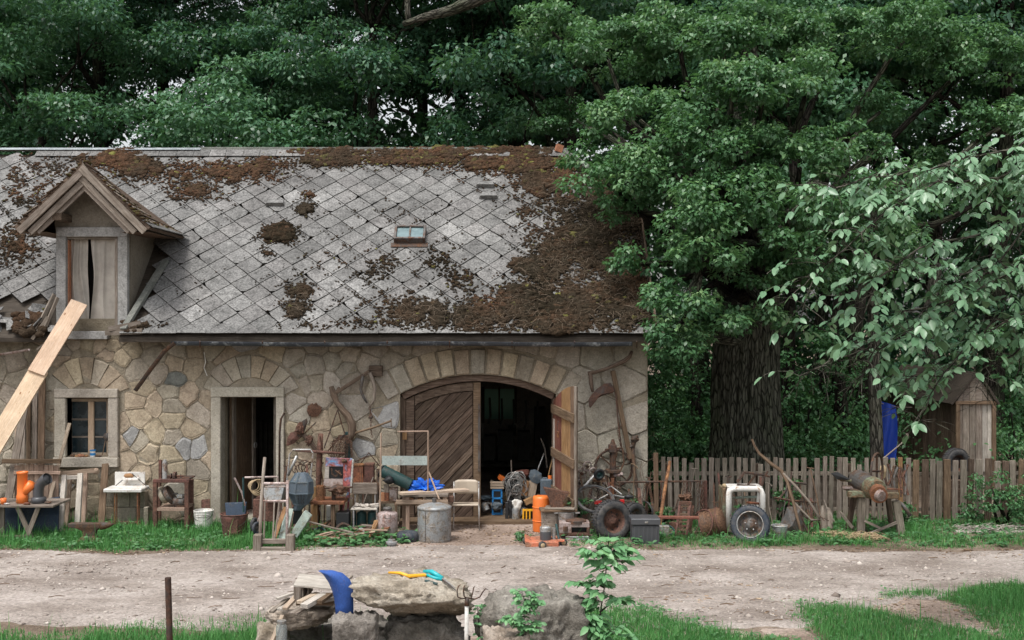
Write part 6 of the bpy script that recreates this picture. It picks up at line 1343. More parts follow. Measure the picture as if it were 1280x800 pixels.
def quadbar(P, d, mat, t, nm='panel_side'):
    m = MB(); q = [W(*v) for v in P]; m.add(q+[v+Vector((0, d, 0)) for v in q], [(3,2,1,0), (4,5,6,7), (0,1,5,4), (1,2,6,5), (2,3,7,6), (3,0,4,7)]); m.build(nm, mat, t, bevel=.003)
yp = Y+.12
quadbar([(407, 572, yp), (429, 573, yp), (429, 583, yp), (406.5, 583, yp)], .04, M_chipblue, t); quadbar([(406.4, 583.2, yp), (411.5, 583.2, yp), (411, 598.5, yp), (405.4, 598.5, yp)], .04, M_whitewood, t); quadbar([(405.3, 598.7, yp), (428.8, 598.7, yp), (428.5, 611, yp-.01), (404, 607, yp-.01)], .04, M_pinkmetal, t)
quadbar([(429.2, 573, yp-.03), (440, 573.5, yp-.03), (437, 616, yp-.05), (428.8, 613, yp-.05)], .05, M_chipblue, t, 'blue_side'); quadbar([(440.2, 574, yp-.03), (442, 575, yp-.02), (439, 617, yp-.04), (437.2, 616, yp-.05)], .05, M_whitepl, t, 'white_edge'); quadbar([(411.6, 583.2, yp+.03), (429, 583.2, yp+.03), (428.5, 598.5, yp+.03), (411.2, 598.5, yp+.03)], .01, M_black, t, 'recess')
m = MB(); chain(m, [W(414, 585, yp-.0), W(416, 594, yp-.01), W(420, 596, yp-.02), W(424, 588, yp), W(426, 596, yp-.01)], .014); m.tube([W(419, 588, yp-.02), W(427, 594, yp-.02)], .014, 6); m.build('chain', M_rust, t, kind='stuff'); m = MB(); m.lump(W(430, 576, yp-.05), (.04, .03, .03), 2, .3); m.build('latch', M_rustdark, t)
m = MB(); m.lump(W(424, 612, yp-.04), (.13, .09, .07), 3, .35, 2); m.tube([W(406, 610, yp-.05), W(440, 609, yp-.08)], .016, 6); m.tube([W(417, 612, yp), W(417, 627, yp)], .03, 7); one('iron_bracket', M_rustdark, 'rusty iron clamp holding up the painted panel on the bench', 'clamp', 424, yp, m)
t = T_('blue_stand', 'pale blue tube legs standing right of the low bench', 'stand', 430, -.6)
for q in (((436, 613, -.62), (430, 630, -.65), (425, 655, -.72)), ((437, 613, -.6), (433, 655, -.5))): MB().ln(list(q), 1.2).build('leg', M_chipblue, t)
MB().rb(408, 632, 413, 652, -.5, .05).build('white_post', M_whitepl, t); MB().rb(424, 622, 441, 624, -.6, .03).build('rail', M_pinkmetal, t)
Y = -.75; t = T_('school_chair', 'old chair with grey plywood backrest and slatted seat between bench and milk can', 'chair', 456, Y)
MB().rb(441, 603.5, 471.5, 618, Y+.2, .018).build('backrest', M_oldwood, t, bevel=.01)
for px in (444, 469): MB().ln([(px, 606, Y+.23), (px, 634, Y+.22), (px-.5, 400+4200/(D0+Y+.25)-.5, Y+.25)], 1.1).build('back_leg', M_steel, t)
for px in (442, 471): MB().ln([(px, 634, Y-.14), (px, 400+4200/(D0+Y-.15)-.5, Y-.15)], 1.1).build('front_leg', M_steel, t)
for k in range(4): m = MB(); m.box((X_(456.5, Y), Y-.12+k*.09, Z_(634.5, Y)+.004*(k % 2)), (.37, .07, .022)); m.build('seat_slat', M_whitewood, t, bevel=.004)
for i, (px, w_, lb) in enumerate([(452, 12.5, 'wide dark green canister under the old plywood chair'), (465.5, 12, 'right dark green canister under the old plywood chair'), (442.5, 5.5, 'slim dark green canister at the left under the plywood chair')]):
    m = MB(); Yc = Y+.06; r_ = w_/2/S(Yc); m.lathe([(r_*.96, 0), (r_, .02), (r_, .24), (r_*.85, .265), (r_*.4, .27), (r_*.4, .29)], 18, Matrix.Translation((X_(px, Yc), Yc, 0))); one('canister', M_green, lb, 'canister', px, Yc, m, 'canisters under the plywood chair')
one('bark_heap', M_whitewood, 'pale split shingles heaped on the seat of the plywood chair', 'shingles', 456, Y, (lambda m: [m.box(W(446+k*3.4, 632-abs(k-3)*.5, Y-.02+random.gauss(0, .03)), (.09, .05, .012), (random.gauss(0, .2), random.gauss(0, .3), random.gauss(0, 1))) for k in range(8)] and m)(MB()), kind='stuff')
# tins and boxes on a shelf behind
t = T_('plank_shelf', 'rough shelf board carrying old tins behind the plywood chair', 'shelf', 470, -.28)
MB().rb(438, 603.5, 470, 606.5, -.38, .3).build('board', M_brownwood, t); MB().rb(472, 627, 498, 629.5, -.62, .3).build('board', M_brownwood, t)
for px, Yl in ((442, -.36), (467, -.36), (475, -.6), (495, -.6)): MB().rb(px-1.5, 607 if px < 470 else 630, px+1.5, 400+4200/(D0+Yl)-.5, Yl, .05).build('leg', M_brownwood, t)
def boxthing(x0, y0, x1, y1, Y, d, mat, lb, cat='tin', grp='old tins and boxes on the shelf', name='rusty_tin', lid=True):
    t = T_(name, lb, cat, (x0+x1)/2, Y, Z_(y1, Y), grp); MB().rb(x0, y0, x1, y1, Y, d).build('body', mat, t, bevel=.004)
    if lid: MB().rb(x0-.4, y0-1.4, x1+.4, y0+1.2, Y-.006, d+.012).build('lid', mat, t, bevel=.003)
boxthing(441.5, 582, 454, 603.4, -.34, .14, M_rustor, 'tall square orange rusted tin, left of the upper pair'); boxthing(455.5, 581, 467, 603.4, -.34, .14, M_rustred, 'tall square reddish brown tin, right of the upper pair')
boxthing(476, 616, 480.8, 626.9, -.58, .08, M_brick, 'small red brown box at the left of the lower shelf', 'box', name='small_box', lid=False); boxthing(481.2, 616, 486, 626.9, -.58, .08, M_rustor, 'small orange box beside the red brown one', 'box', name='small_box', lid=False); boxthing(479.5, 606, 486, 615.8, -.56, .07, M_oldwood, 'little grey box stacked on two small boxes', 'box', name='small_box', lid=False)
boxthing(487, 611, 496.5, 626.9, -.6, .1, M_pinkmetal, 'pale pinkish tin next to the galvanised frame upright', 'tin'); boxthing(480, 594, 489, 605, -.5, .1, M_black, 'black wrapped bundle under the green pipe', 'bundle', name='black_bundle', lid=False) if False else None
# milk can, pot, flat tyre
Y = -1.22; t = T_('milk_can', 'dented rust stained milk can standing before the metal frame', 'milk can', 484.5, Y)
m = MB(); r_ = 12.6/S(Y); c = Matrix.Translation((X_(484.5, Y), Y, 0)); h = Z_(640, Y); m.lathe([(r_*.9, 0), (r_, .03), (r_, h*.93), (r_*.9, h*.985), (r_*.45, h*1.01), (r_*.33, h*1.06), (r_*.33, h*1.12)], 24, c, jit=.03); m.build('body', M_pinkmetal, t, smooth=True)
m = MB(); m.lathe([(r_*.44, h*1.1), (r_*.46, h*1.17), (r_*.3, h*1.2)], 18, c); m.build('lid', M_iron, t, smooth=True); m = MB(); m.tube([W(481, 643, Y-r_), W(481, 648, Y-r_-.02), W(488, 648, Y-r_-.02), W(488, 643, Y-r_)], .006, 6); m.build('handle', M_iron, t)
Y = -1.85; t = T_('metal_pot', 'small grey metal filter pot on the road edge before the milk can', 'pot', 489.5, Y); m = MB(); lat(m, 489.5, Y, [(10, 686.5), (11, 681), (14.5, 679.5), (14.5, 677), (9, 676), (9, 674)], 20); m.build('body', M_zinc, t, smooth=False); m = MB(); cyl(m, 489.5, 670, 674.2, 3, Y); m.build('stub', M_iron, t)
t = T_('flat_tyre', 'small blue black tyre lying flat between milk can and tank', 'tyre', 510, -1.5)
m = MB(); m.torus(Matrix.Translation((X_(510, -1.5), -1.5, .07)), .105, .05, 30, 10, 1.35); m.build('tyre', M_rubblue, t, smooth=True)
# tubular frame with pale board
Y = -.85; t = T_('standing_frame', 'tall thin rusty frame with a pale glassy board across it', 'metal frame', 505, Y)
MB().rb(475.2, 541, 477.2, 668, Y, .025).build('upright', M_straw, t) if False else MB().ln([(476.2, 541, Y), (475.5, 600, Y), (474.5, 400+4200/(D0+Y)-.5, Y)], 1.1).build('upright', M_pinkwood, t)
MB().ln([(535.2, 539, Y), (535, 600, Y), (534.6, 400+4200/(D0+Y)-.5, Y)], 1.1).build('upright', M_pinkwood, t); MB().ln([(497, 539.5, Y), (535.5, 539, Y)], .9).build('top_bar', M_pinkwood, t); MB().ln([(476, 545, Y), (497, 539.5, Y)], .7).build('top_bar', M_rustor, t) if False else None
MB().rb(477.5, 570, 534, 581.5, Y-.015, .012).build('pale_board', M_teala, t); MB().rb(498, 613, 566, 614.4, Y-.01, .02).build('low_rail', M_pinkwood, t) if False else None
MB().ln([(536, 590, Y), (549, 624, Y-.2)], 1.0).build('strut', M_pinkwood, t)
# table with tarp, pipe and plank
Y = -.75; t = T_('plank_table', 'rough wooden table with grey apron left of the galvanised tank', 'table', 527, Y)
for k in range(3): m = MB(); m.box((X_(531, Y), Y-.12+k*.17, Z_(617, Y)), (.68, .16, .035)); m.build('tabletop_plank', M_oldwood, t, bevel=.004)
MB().rb(495, 625, 560, 630.5, Y-.22, .03).build('shelf_rail', M_pinkwood, t, bevel=.003); m = MB(); m.box((X_(527, Y), Y, Z_(628.5, Y)), (.74, .38, .02)); m.build('shelf', M_brownwood, t)
for px, Yl in ((509.5, Y-.18), (556, Y-.18), (505, Y+.22), (553, Y+.22)): MB().rb(px-2.3, 620, px+2.3, 400+4200/(D0+Yl)-.5, Yl, .05).build('leg', M_pinkwood, t, bevel=.004)
for i, (px, w_, h_, mt, lb) in enumerate([(513, 7, 5, M_brick, 'dark brick at the left under the table top'), (525, 6, 4, M_card, 'brown lump on the shelf of the plank table'), (536, 8, 5, M_oldwood, 'grey block on the shelf of the plank table'), (563.5, 6, 7, M_rustred, 'reddish box at the right end of the plank table shelf')]):
    one('stored_block', mt, lb, 'block', px, Y-.1, MB().rb(px-w_/2, 627.2-h_, px+w_/2, 627.3, Y-.15, .1) if i < 3 else MB().rb(560.5, 621, 567, 628, Y-.1, .1), 'blocks stored on the table shelf', bevel=.004)
zt2 = Z_(617, Y)+.018
m = MB(); a, b = W(477, 588, Y+.18), Vector((X_(514, Y+.1), Y+.1, zt2+.085)); m.tube([a, b], 7.8/S(Y), 20, cap=False); m.tube([a+(b-a)*.06, b-(b-a)*.03], 6.9/S(Y), 18); one('drain_pipe', M_green, 'dark green pipe leaning with open end up left on the table', 'pipe', 495, Y+.1, m, smooth=True)
m = MB(); m.torus(Matrix.Translation(a)@(b-a).to_track_quat('Z', 'Y').to_matrix().to_4x4(), 8.3/S(Y), .012, 22, 6); m.lump(W(486, 600, Y+.06), (.07, .05, .06), 2, .35); one('black_bag', M_black, 'black rubber collar and bag at the mouth of the green pipe', 'bag', 482, Y+.05, m, smooth=True)
m = MB(); m.lump(Vector((X_(530, Y), Y+.08, zt2+.055)), (.205, .13, .105), 5, .42, 3.2, flat=-.07, seed=4.2); one('blue_tarp', M_tarp, 'crumpled bright blue plastic sheet on the plank table', 'tarpaulin', 530, Y, m)
m = MB(); a, b = W(500, 615.5, Y-.24), W(584, 612.2, -.55); a.z = zt2+.02; m.beam(a, b, .16, .035); one('pale_plank', M_pale, 'pale plank bridging the table and the beige chair back', 'plank', 542, Y, m, bevel=.003)
# galvanised tank
Y = -1.45; t = T_('water_tank', 'grey galvanised riveted tank with domed lid beside the beige chair', 'tank', 543, Y)
r_ = 21/S(Y); c = Matrix.Translation((X_(543, Y), Y, 0)); h = Z_(633, Y); m = MB(); m.lathe([(r_*.97, 0), (r_, .02), (r_, h-.03), (r_*.985, h)], 36, c, jit=.008); m.build('body', M_zinc, t, smooth=True)
m = MB(); m.lathe([(r_*1.02, h-.03), (r_*1.02, h), (r_*.93, h+.012), (r_*.5, h+.04), (r_*.16, h+.055)], 36, c); lid = m.build('lid', M_zinc, t, smooth=True); m = MB(); m.lathe([(r_*.13, h+.05), (r_*.13, h+.11), (r_*.08, h+.115)], 14, c); m.build('cap', M_iron, t)
for k in range(22): m = MB(); a_ = R(-118); m.lathe([(.007, 0), (.005, .008)], 6, Matrix.Translation((X_(543, Y)+math.cos(a_)*r_, Y+math.sin(a_)*r_, .03+k*(h-.07)/21))@Matrix.Rotation(R(90), 4, 'X')); m.build('rivet', M_iron, t)
for z in (.04, h*.5): m = MB(); m.torus(c@Matrix.Translation((0, 0, z)), r_, .004, 36, 5); m.build('seam', M_zinc, t, smooth=True)
# beige chair
Y = -.55; t = T_('beige_chair', 'beige laminate school chair with pale steel legs before the gate', 'chair', 583, Y)
m = MB(); vs = []
for (z0, px0, px1, py0, py1, Yq, nm) in ((0, 568.5, 597.5, 600, 617.5, Y+.26, 'backrest'),):
    n = 9; P = []
    for k in range(n): tt = k/(n-1); P.append((px0+(px1-px0)*tt, .045*math.sin(math.pi*tt)))
    m = MB(); V = []
    for j, yy in enumerate((py0+2, py0, py1, py1-3)): pass
    grid = [[W(x, py0+(py1-py0)*j/5+(1.6 if i in (0, n-1) and j in (0, 5) else 0)*(1 if j == 0 else -1), Yq)+Vector((0, b_, 0)) for i, (x, b_) in enumerate(P)] for j in range(6)]
    fl_ = [v for r in grid for v in r]; nn_ = len(fl_); m.add(fl_+[v+Vector((0, .014, 0)) for v in fl_], [(j*n+i, (j+1)*n+i, (j+1)*n+i+1, j*n+i+1) for j in range(5) for i in range(n-1)]+[tuple(nn_+q for q in (j*n+i, j*n+i+1, (j+1)*n+i+1, (j+1)*n+i)) for j in range(5) for i in range(n-1)]+[(i, i+1, nn_+i+1, nn_+i) for i in range(n-1)]+[(5*n+i+1, 5*n+i, nn_+5*n+i, nn_+5*n+i+1) for i in range(n-1)]+[(j*n, nn_+j*n, nn_+(j+1)*n, (j+1)*n) for j in range(5)]+[(j*n+n-1, (j+1)*n+n-1, nn_+(j+1)*n+n-1, nn_+j*n+n-1) for j in range(5)]); m.build('backrest', M_beige, t, smooth=True)
m = MB(); m.box((X_(582, Y), Y+.03, Z_(630.5, Y)), (.38, .38, .022), (R(-4), 0, 0)); m.build('seat', M_beige, t, bevel=.01)
for sx, px in ((-1, 568), (1, 598)):
    q = [W(px+sx*.5, 602, Y+.30), W(px+sx*.5, 626, Y+.24), W(px+sx*1, 400+4200/(D0+Y+.30)-1, Y+.30)]; MB().tube(q, .011, 8).build('back_leg', M_steel, t, smooth=True)
    q = [W(px+sx*.2, 631, Y+.2), W(px+sx*.2, 631.5, Y-.12), W(px+sx*.8, 636, Y-.15), W(px+sx*1.2, 400+4200/(D0+Y-.2)-1, Y-.2)]; MB().tube(q, .011, 8).build('front_leg', M_steel, t, smooth=True)
# wood and junk heap below the bench
g = np.random.default_rng(9); hs_ = MB()
t = T_('scrap_wood_heap', 'heap of sticks, bark and broken laths in front of the bench', 'scrap wood', 425, -1.3)
for k in range(58):
    px = g.uniform(378, 474); Yk = g.uniform(-1.6, -1.0); a = g.normal(.15, .5); L = g.uniform(.12, .42); z = g.uniform(.01, .07+.10*math.exp(-((px-452)/16)**2)); x = X_(px, Yk)
    m = MB(); p0 = Vector((x, Yk, z)); p1 = p0+Vector((math.cos(a)*L, g.normal(0, .06), math.sin(a)*L*.35)); p1.z = max(p1.z, .015)
    (m.beam(p0, p1, g.uniform(.015, .04), g.uniform(.01, .02)) if k % 3 else m.tube([p0, p0.lerp(p1, .5)+Vector((0, 0, .01)), p1], g.uniform(.006, .014), 5)); m.build('stick', [M_brownwood, M_pinkwood, M_oldwood, M_rustor, M_doorwood][int(g.integers(0, 5))], t)
for k in range(3): m = MB(); m.tube([W(462+k*2, 672-k*3, -1.35), W(468, 660-k, -1.3), W(470+k, 651, -1.25)], [.02, .035, .028], 7, jit=.2); m.build('orange_branch', M_orwood, t)
one('grey_pole', M_oldwood, 'long grey pole lying slanted over the scrap wood', 'pole', 418, -1.4, MB().tube([W(386, 652, -1.1), W(420, 661, -1.4), W(442, 666, -1.6)], .014, 6)); one('dark_box', M_black, 'black box half hidden behind the scrap wood', 'box', 428, -.95, MB().rb(420, 641, 436, 662, -.95, .2), bevel=.006)
# ---------- inside the gate
IN = 'junk stored just inside the gate'
def inn_(name, mat, lb, cat, px, Y, mb, **k): return one(name, mat, lb, cat, px, Y, mb, IN, **k)
t = T_('blue_crate_stack', 'bright blue plastic crate on end inside the gate', 'plastic crate', 621, .3); t['group'] = IN
for q in ((615, 614, 617, 642), (626, 614, 628, 642), (615, 611.5, 628, 614), (615, 622, 628, 624), (615, 632, 628, 634), (617.3, 614.2, 625.7, 641)): MB().rb(*q, .3 if q[2]-q[0] < 8.3 or q[3]-q[1] < 3 else .33, .16 if q[3]-q[1] < 3 else .05).build('crate_wall', M_cyan if q[2]-q[0] < 8.3 or q[3]-q[1] < 3 else M_black, t)
MB().rb(614.8, 641, 628.2, 643.5, .3, .2).build('foot', M_cyan, t)
t = T_('wooden_crate', 'shallow slatted wooden crate on top of the blue crate', 'crate', 621.5, .3, Z_(611, .3)); t['group'] = IN
for q in ((613, 602, 630, 604.5), (613, 605.2, 630, 607.7), (613, 608.3, 630, 611)): MB().rb(*q, .28, .02).build('slat', M_pale, t); MB().rb(*q, .48, .02).build('slat', M_pale, t)
for px in (613.5, 628): MB().rb(px, 602, px+1.8, 611, .30, .19).build('end_board', M_pale, t)
inn_('orange_box', M_orange, 'small orange box tilted above the wooden crate', 'box', 627, .4, (lambda m: m.box(W(627, 597.5, .45), (.1, .09, .07), (.2, .5, .3)))(MB()), bevel=.005)
t = T_('cable_heap', 'great tangled heap of grey cables hanging inside the gate', 'cables', 644, .2); t['group'] = IN
for k in range(46):
    m = MB(); cx, cy = 644+g.normal(0, 4), 606+g.normal(0, 5); m.torus(at(cx, cy, .2+g.normal(0, .06), (g.uniform(-35, 35), g.uniform(-25, 25), g.uniform(-50, 50)))@FACE@Matrix.Scale(g.uniform(.7, 1.2), 4, (1, 0, 0)), g.uniform(.05, .14), g.uniform(.004, .009), 18, 5); m.build('cable_loop', [M_cable, M_steel, M_black, M_cable][k % 4], t, smooth=True)
for k in range(16): m = MB(); x = g.uniform(633, 655); m.tube([W(644+g.normal(0, 2), 590, .22), W(x, 600, .15), W(x+g.normal(0, 2), 614, .13), W(x+g.normal(0, 3), 626, .15)], g.uniform(.004, .008), 5); m.build('cable', M_steel if k % 2 else M_cable, t)
m = MB(); m.rb(634, 622, 656, 645, .25, .2); m.build('stand', M_black, t) 
m = MB(); m.tube([W(639, 575, .3), W(639.5, 592, .3)], .010, 6); inn_('broom_handle', M_oldwood, 'short stick rising out of the cable heap', 'stick', 639, .3, m)
m = MB(); m.lump(W(646, 631, .05), (.075, .06, .09), 3, .3); inn_('white_bag', M_whitepl, 'small white plastic bag below the cable heap', 'bag', 646, .05, m, smooth=True)
m = MB(); m.rb(631.5, 628, 635.5, 649, -.02, .05); m.rb(636.5, 626, 639.5, 649, -.0, .06); m.tube([W(633, 629, 0), W(640, 640, 0)], .02, 7); inn_('power_tool', M_black, 'black power tool standing upright on the threshold', 'tool', 635, 0, m, bevel=.006)
m = MB(); cyl(m, 645, 636, 650.5, 10, .0); inn_('grey_can', M_zinc, 'plain grey can on the threshold under the white bag', 'can', 645, 0, m)
t = T_('yellow_crate', 'bright yellow plastic crate with openings beside the orange cylinder', 'plastic crate', 660.5, -.05); t['group'] = IN
for q in ((653, 636.5, 668, 639), (653, 649.5, 668, 652), (653, 639.2, 655, 649.3), (657.2, 639.2, 658.8, 649.3), (661.4, 639.2, 663, 649.3), (666, 639.2, 668, 649.3)): MB().rb(*q, -.05, .03).build('crate_wall', M_yellow, t)
MB().rb(653, 637, 668, 652, .12, .02).build('back_wall', M_yellow, t); MB().rb(654, 639, 667, 650, .0, .1).build('contents', M_black, t)
for i, (px, py, w_, h_, mt, lb, ry, Y) in enumerate([(655, 610, .11, .22, M_card, 'brown cardboard sheet right of the cable heap', .15, .2), (661, 626, .14, .08, M_orwood, 'light brown block tilted above the yellow crate', -.4, .1), (665, 611, .12, .24, M_pale, 'plywood box leaning behind the orange cylinder', .2, .25), (658, 604, .10, .10, M_oldwood, 'grey wooden block on top of the heap', .5, .3)]):
    m = MB(); m.box(W(px, py, Y), (w_, .09, h_), (0, ry, .2)); inn_('stored_box', mt, lb, 'box', px, Y, m, bevel=.004)
m = MB(); m.rb(650, 618, 670, 645, .34, .2); inn_('dark_chest', M_doorwood, 'dark wooden chest at the back of the gate heap', 'chest', 660, .4, m, bevel=.006)
m = MB(); m.lump(W(654, 592, .35), (.12, .08, .06), 3, .3); inn_('red_bag', M_redwood, 'dark red bag lying on top of the cable heap', 'bag', 654, .35, m, smooth=True)
m = blade([(661, 596), (663, 588), (669, 587), (677, 592), (677, 602), (671, 605), (664, 602)], .2, .05, bend=.03); inn_('plastic_shell', M_greyblue, 'grey blue plastic shell left of the canister', 'plastic part', 669, .2, m)
t = T_('jerrycan', 'pale grey plastic canister with a red cap inside the gate', 'canister', 683, .05); t['group'] = IN
MB().rb(675.5, 599, 690.5, 620, .05, .14).build('body', M_zinc if False else M_greyblue, t, bevel=.02); MB().rb(678, 597, 684, 599.2, .08, .05).build('grip', M_greyblue, t, bevel=.005); m = MB(); cyl(m, 687.5, 594.5, 599, 5, .1); m.build('red_cap', M_orange, t); MB().rb(674, 620.2, 692, 648, .06, .2).build('stand', M_doorwood, t)
for q, mt, lb in ((((680, 567, .6), (673, 585, .5), (668, 612, .3)), M_steel, 'thin pale rod leaning behind the canister'), (((691, 572, .3), (686, 592, .2), (684, 610, .18)), M_orwood, 'orange brown tool handle leaning on the gate post'), (((676, 548, .8), (681, 560, .8), (684, 585, .7)), M_oldwood, 'bent grey stick in the dark of the gate')):
    m = MB(); m.tube([W(*v) for v in q], .010, 6); inn_('leaning_rod', mt, lb, 'rod', q[0][0], .4, m)
m = MB(); m.lump(W(607, 622, .5), (.10, .08, .04), 3, .2); m2 = inn_('pale_bundle', M_greyblue, 'pale folded sheet in the dark beside the blue crate', 'sheet', 607, .5, m); m = MB(); m.rb(602, 626, 613, 642, .5, .2); inn_('brown_box', M_rustdark, 'dark brown box supporting the pale sheet', 'box', 607, .5, m, bevel=.004)
g2 = np.random.default_rng(4)
for k, (px, py, w_, h_) in enumerate([(612, 560, 14, 30), (632, 552, 20, 26), (655, 560, 16, 40), (675, 540, 14, 60), (620, 590, 30, 20), (640, 540, 10, 14)]):
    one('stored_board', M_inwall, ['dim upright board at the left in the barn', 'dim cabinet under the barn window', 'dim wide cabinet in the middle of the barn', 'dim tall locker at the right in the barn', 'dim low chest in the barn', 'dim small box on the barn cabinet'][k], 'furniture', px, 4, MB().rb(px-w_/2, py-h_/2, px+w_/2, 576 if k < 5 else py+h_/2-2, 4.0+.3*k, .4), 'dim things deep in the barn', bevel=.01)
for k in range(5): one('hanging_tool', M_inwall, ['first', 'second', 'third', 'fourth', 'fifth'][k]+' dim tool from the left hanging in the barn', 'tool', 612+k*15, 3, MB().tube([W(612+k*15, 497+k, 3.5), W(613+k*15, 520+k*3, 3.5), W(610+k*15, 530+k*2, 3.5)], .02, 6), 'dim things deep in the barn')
# orange cylinder, stump with big anvil block, pots
Y = -.8; t = T_('gas_cylinder', 'tall bright orange cylinder with ribs before the open gate', 'gas cylinder', 676.5, Y)
m = MB(); r_ = 10.6/S(Y); h = Z_(620, Y); m.lathe([(r_*.95, 0), (r_, .02), (r_, h*.93), (r_*.93, h), (r_*.3, h+.005)], 26, Matrix.Translation((X_(676.5, Y), Y, 0))); m.build('body', M_orange, t, smooth=True)
for f_ in (.32, .70): m = MB(); m.torus(Matrix.Translation((X_(676.5, Y), Y, h*f_)), r_, .008, 26, 6); m.build('ring', M_orange, t, smooth=True)
Y = -1.0; t = T_('chopping_stump', 'grey tree stump with thick plank top carrying the iron block', 'stump', 689, Y); m = MB(); zs = Z_(638, Y)
m.lathe([(.155, 0), (.14, .1), (.135, zs*.6), (.14, zs)], 20, Matrix.Translation((X_(689, Y), Y, 0)), jit=.09); m.build('stump', M_oldwood, t, smooth=True)
m = MB(); m.box((X_(697, Y), Y, zs+.018), (.50, .34, .034), (0, 0, .1)); m.build('plank', M_brownwood, t, bevel=.006); m = MB(); m.box((X_(700, Y), Y-.05, zs+.046), (.42, .24, .018), (0, 0, -.15)); m.build('plank', M_oldwood, t, bevel=.004)
zz_ = zs+.057; t = T_('iron_block', 'brown iron anvil block with pointed horn on the stump', 'anvil', 694, Y, zz_); cx = X_(695, Y); k_ = 1/S(Y)
m = MB(); m.add([Vector((cx+x*k_, Y+y, zz_+z*k_)) for y in (-.07, .07) for x, z in ((-6, 0), (9, 0), (7, 8), (16, 17), (-15, 23), (-9, 12))], [(0,1,2,3,4,5), (11,10,9,8,7,6)]+[(i, 6+i, 6+(i+1)%6, (i+1)%6) for i in range(6)]); m.f = [tuple(reversed(f)) if i > 1 else f for i, f in enumerate(m.f)]; m.build('block', M_rust, t, bevel=.008)
Y = -1.15; t = T_('cooking_pot', 'dull silver cooking pot beside the stump', 'pot', 706, Y); zp = Z_(651, Y); m = MB(); lat(m, 708, Y, [(19, 651), (20, 650), (20.5, 640), (21.5, 639.4), (19.5, 640.4), (18, 649), (.1, 649)], 24, cap=(True, False)); m.build('body', M_steel, t, smooth=True); MB().rb(719, 640.5, 725, 642, Y-.02, .04).build('handle', M_steel, t); MB().rb(692.5, 640.5, 697.5, 642, Y-.02, .04).build('handle', M_steel, t); MB().rb(700, 651.2, 716, 668, Y-.08, .15).build('stand', M_rustdark, t)
# mower
Y = -1.85; t = T_('lawn_mower', 'small faded orange lawn mower deck with four pale wheels', 'lawn mower', 677, Y)
m = MB(); q = [(656, 674.5), (664, 678), (696, 677), (699, 679), (698, 685.5), (657, 686)]; P = [W(x, y, Y-.12) for x, y in q]; m.add(P+[v+Vector((0, .34, .015)) for v in P], [tuple(range(6))[::-1], tuple(range(6, 12))]+[(i, (i+1)%6, 6+(i+1)%6, 6+i) for i in range(6)]); m.build('deck', M_orpaint, t, bevel=.012)
for px, Yl in ((678, Y-.16), (704, Y+.02), (658, Y+.14), (690, Y+.26)):
    r_ = .052; m = MB(); M = Matrix.Translation((X_(px, Yl), Yl, r_))@Matrix.Rotation(R(18), 4, 'Z')@FACE; m.lathe([(r_*.55, -.02), (r_*.9, -.022), (r_, -.012), (r_, .012), (r_*.9, .022), (r_*.55, .02)], 22, M, cap=(False, False)); wo_ = m.build('wheel', M_rubber, t, smooth=True); m = MB(); m.lathe([(r_*.6, -.016), (r_*.6, .02), (r_*.3, .024), (.001, .026)], 16, M); m.build('rim', M_straw, wo_, smooth=True)
MB().rb(697, 675, 706, 677.5, Y-.05, .1).build('axle_arm', M_orpaint, t, bevel=.005)
m = MB(); lat(m, 682, Y+.02, [(14, 677), (14, 665), (13, 664)], 20); m.build('engine', M_dkgrey, t); m = MB(); lat(m, 682, Y+.02, [(14.5, 664), (14.5, 659), (11, 657.5)], 20); m.build('engine_cover', M_zinc, t); m = MB(); cyl(m, 692.5, 660, 677, 4.4, Y+.02); m.build('exhaust', M_zinc, t)
m = MB(); m.tube([W(695, 655, Y+.1), W(699, 676, Y)], .016, 6); m.build('handle_stub', M_green, t)
# heater on ribs
Y = -1.3; t = T_('iron_stove_part', 'rusty square stove casting with slot opening and round top plate', 'stove part', 718, Y)
for q in ((699.5, 653.5, 737, 659.3), (699.5, 666.3, 737, 670), (699.5, 659.3, 714.5, 666.3), (733.5, 659.3, 737, 666.3)): MB().rb(*q, Y-.12, .26).build('casing', M_rustred if q[0] > 700 or q[1] > 660 else M_pinkmetal, t, bevel=.004)
MB().rb(714, 659, 734, 666.5, Y+.0, .12).build('recess', M_black, t); m = MB(); lat(m, 720, Y, [(26, 653.4), (26, 650), (22, 649), (10, 648)], 24); m.build('top_plate', M_rustdark, t); m = MB(); lat(m, 707, Y-.12, [(6, 664), (6, 658)], 12); m.build('knob', M_rustdark, t)
t = T_('radiator', 'stack of thin grey radiator ribs below the rusty stove casting', 'radiator', 721, Y-.1)
for k in range(5): MB().ln([(707-k*.4, 671.5+k*2.6, Y-.25), (736+k*.3, 671.5+k*2.6, Y-.25)], 1.0).build('rib', M_zinc, t)
for px in (709, 733): MB().rb(px, 670.2, px+2, 684, Y-.18, .22).build('support', M_iron, t)
# tyres
Y = -1.25; t = T_('wheel_with_red_rim', 'large tractor wheel with red rusty rim propped before the bicycles', 'wheel', 765, Y); wheel(t, 765, 651, Y, .285, .17, (-6, 0, 24), M_rubber, M_rustred, M_rustdark, .57)
t = T_('spare_wheel', 'second dark tyre half hidden behind the red rimmed wheel', 'wheel', 792, Y+.35); wheel(t, 792, 648, Y+.35, .22, .13, (-4, 0, 40), M_rubber, M_iron, None, .6)
Y = -1.45; t = T_('wheel_with_grey_rim', 'car wheel with grey steel rim leaning on the white frame', 'wheel', 938, Y); wheel(t, 938, 656, Y, .265, .15, (-14, 0, -16), M_rubblue, M_iron, M_steel, .66); m = MB(); m.torus(at(938, 656, Y, (-14, 0, -16))@FACE@Matrix.Translation((0, 0, .066)), .175, .007, 32, 6); m.build('rim_edge', M_steel, t, smooth=True)
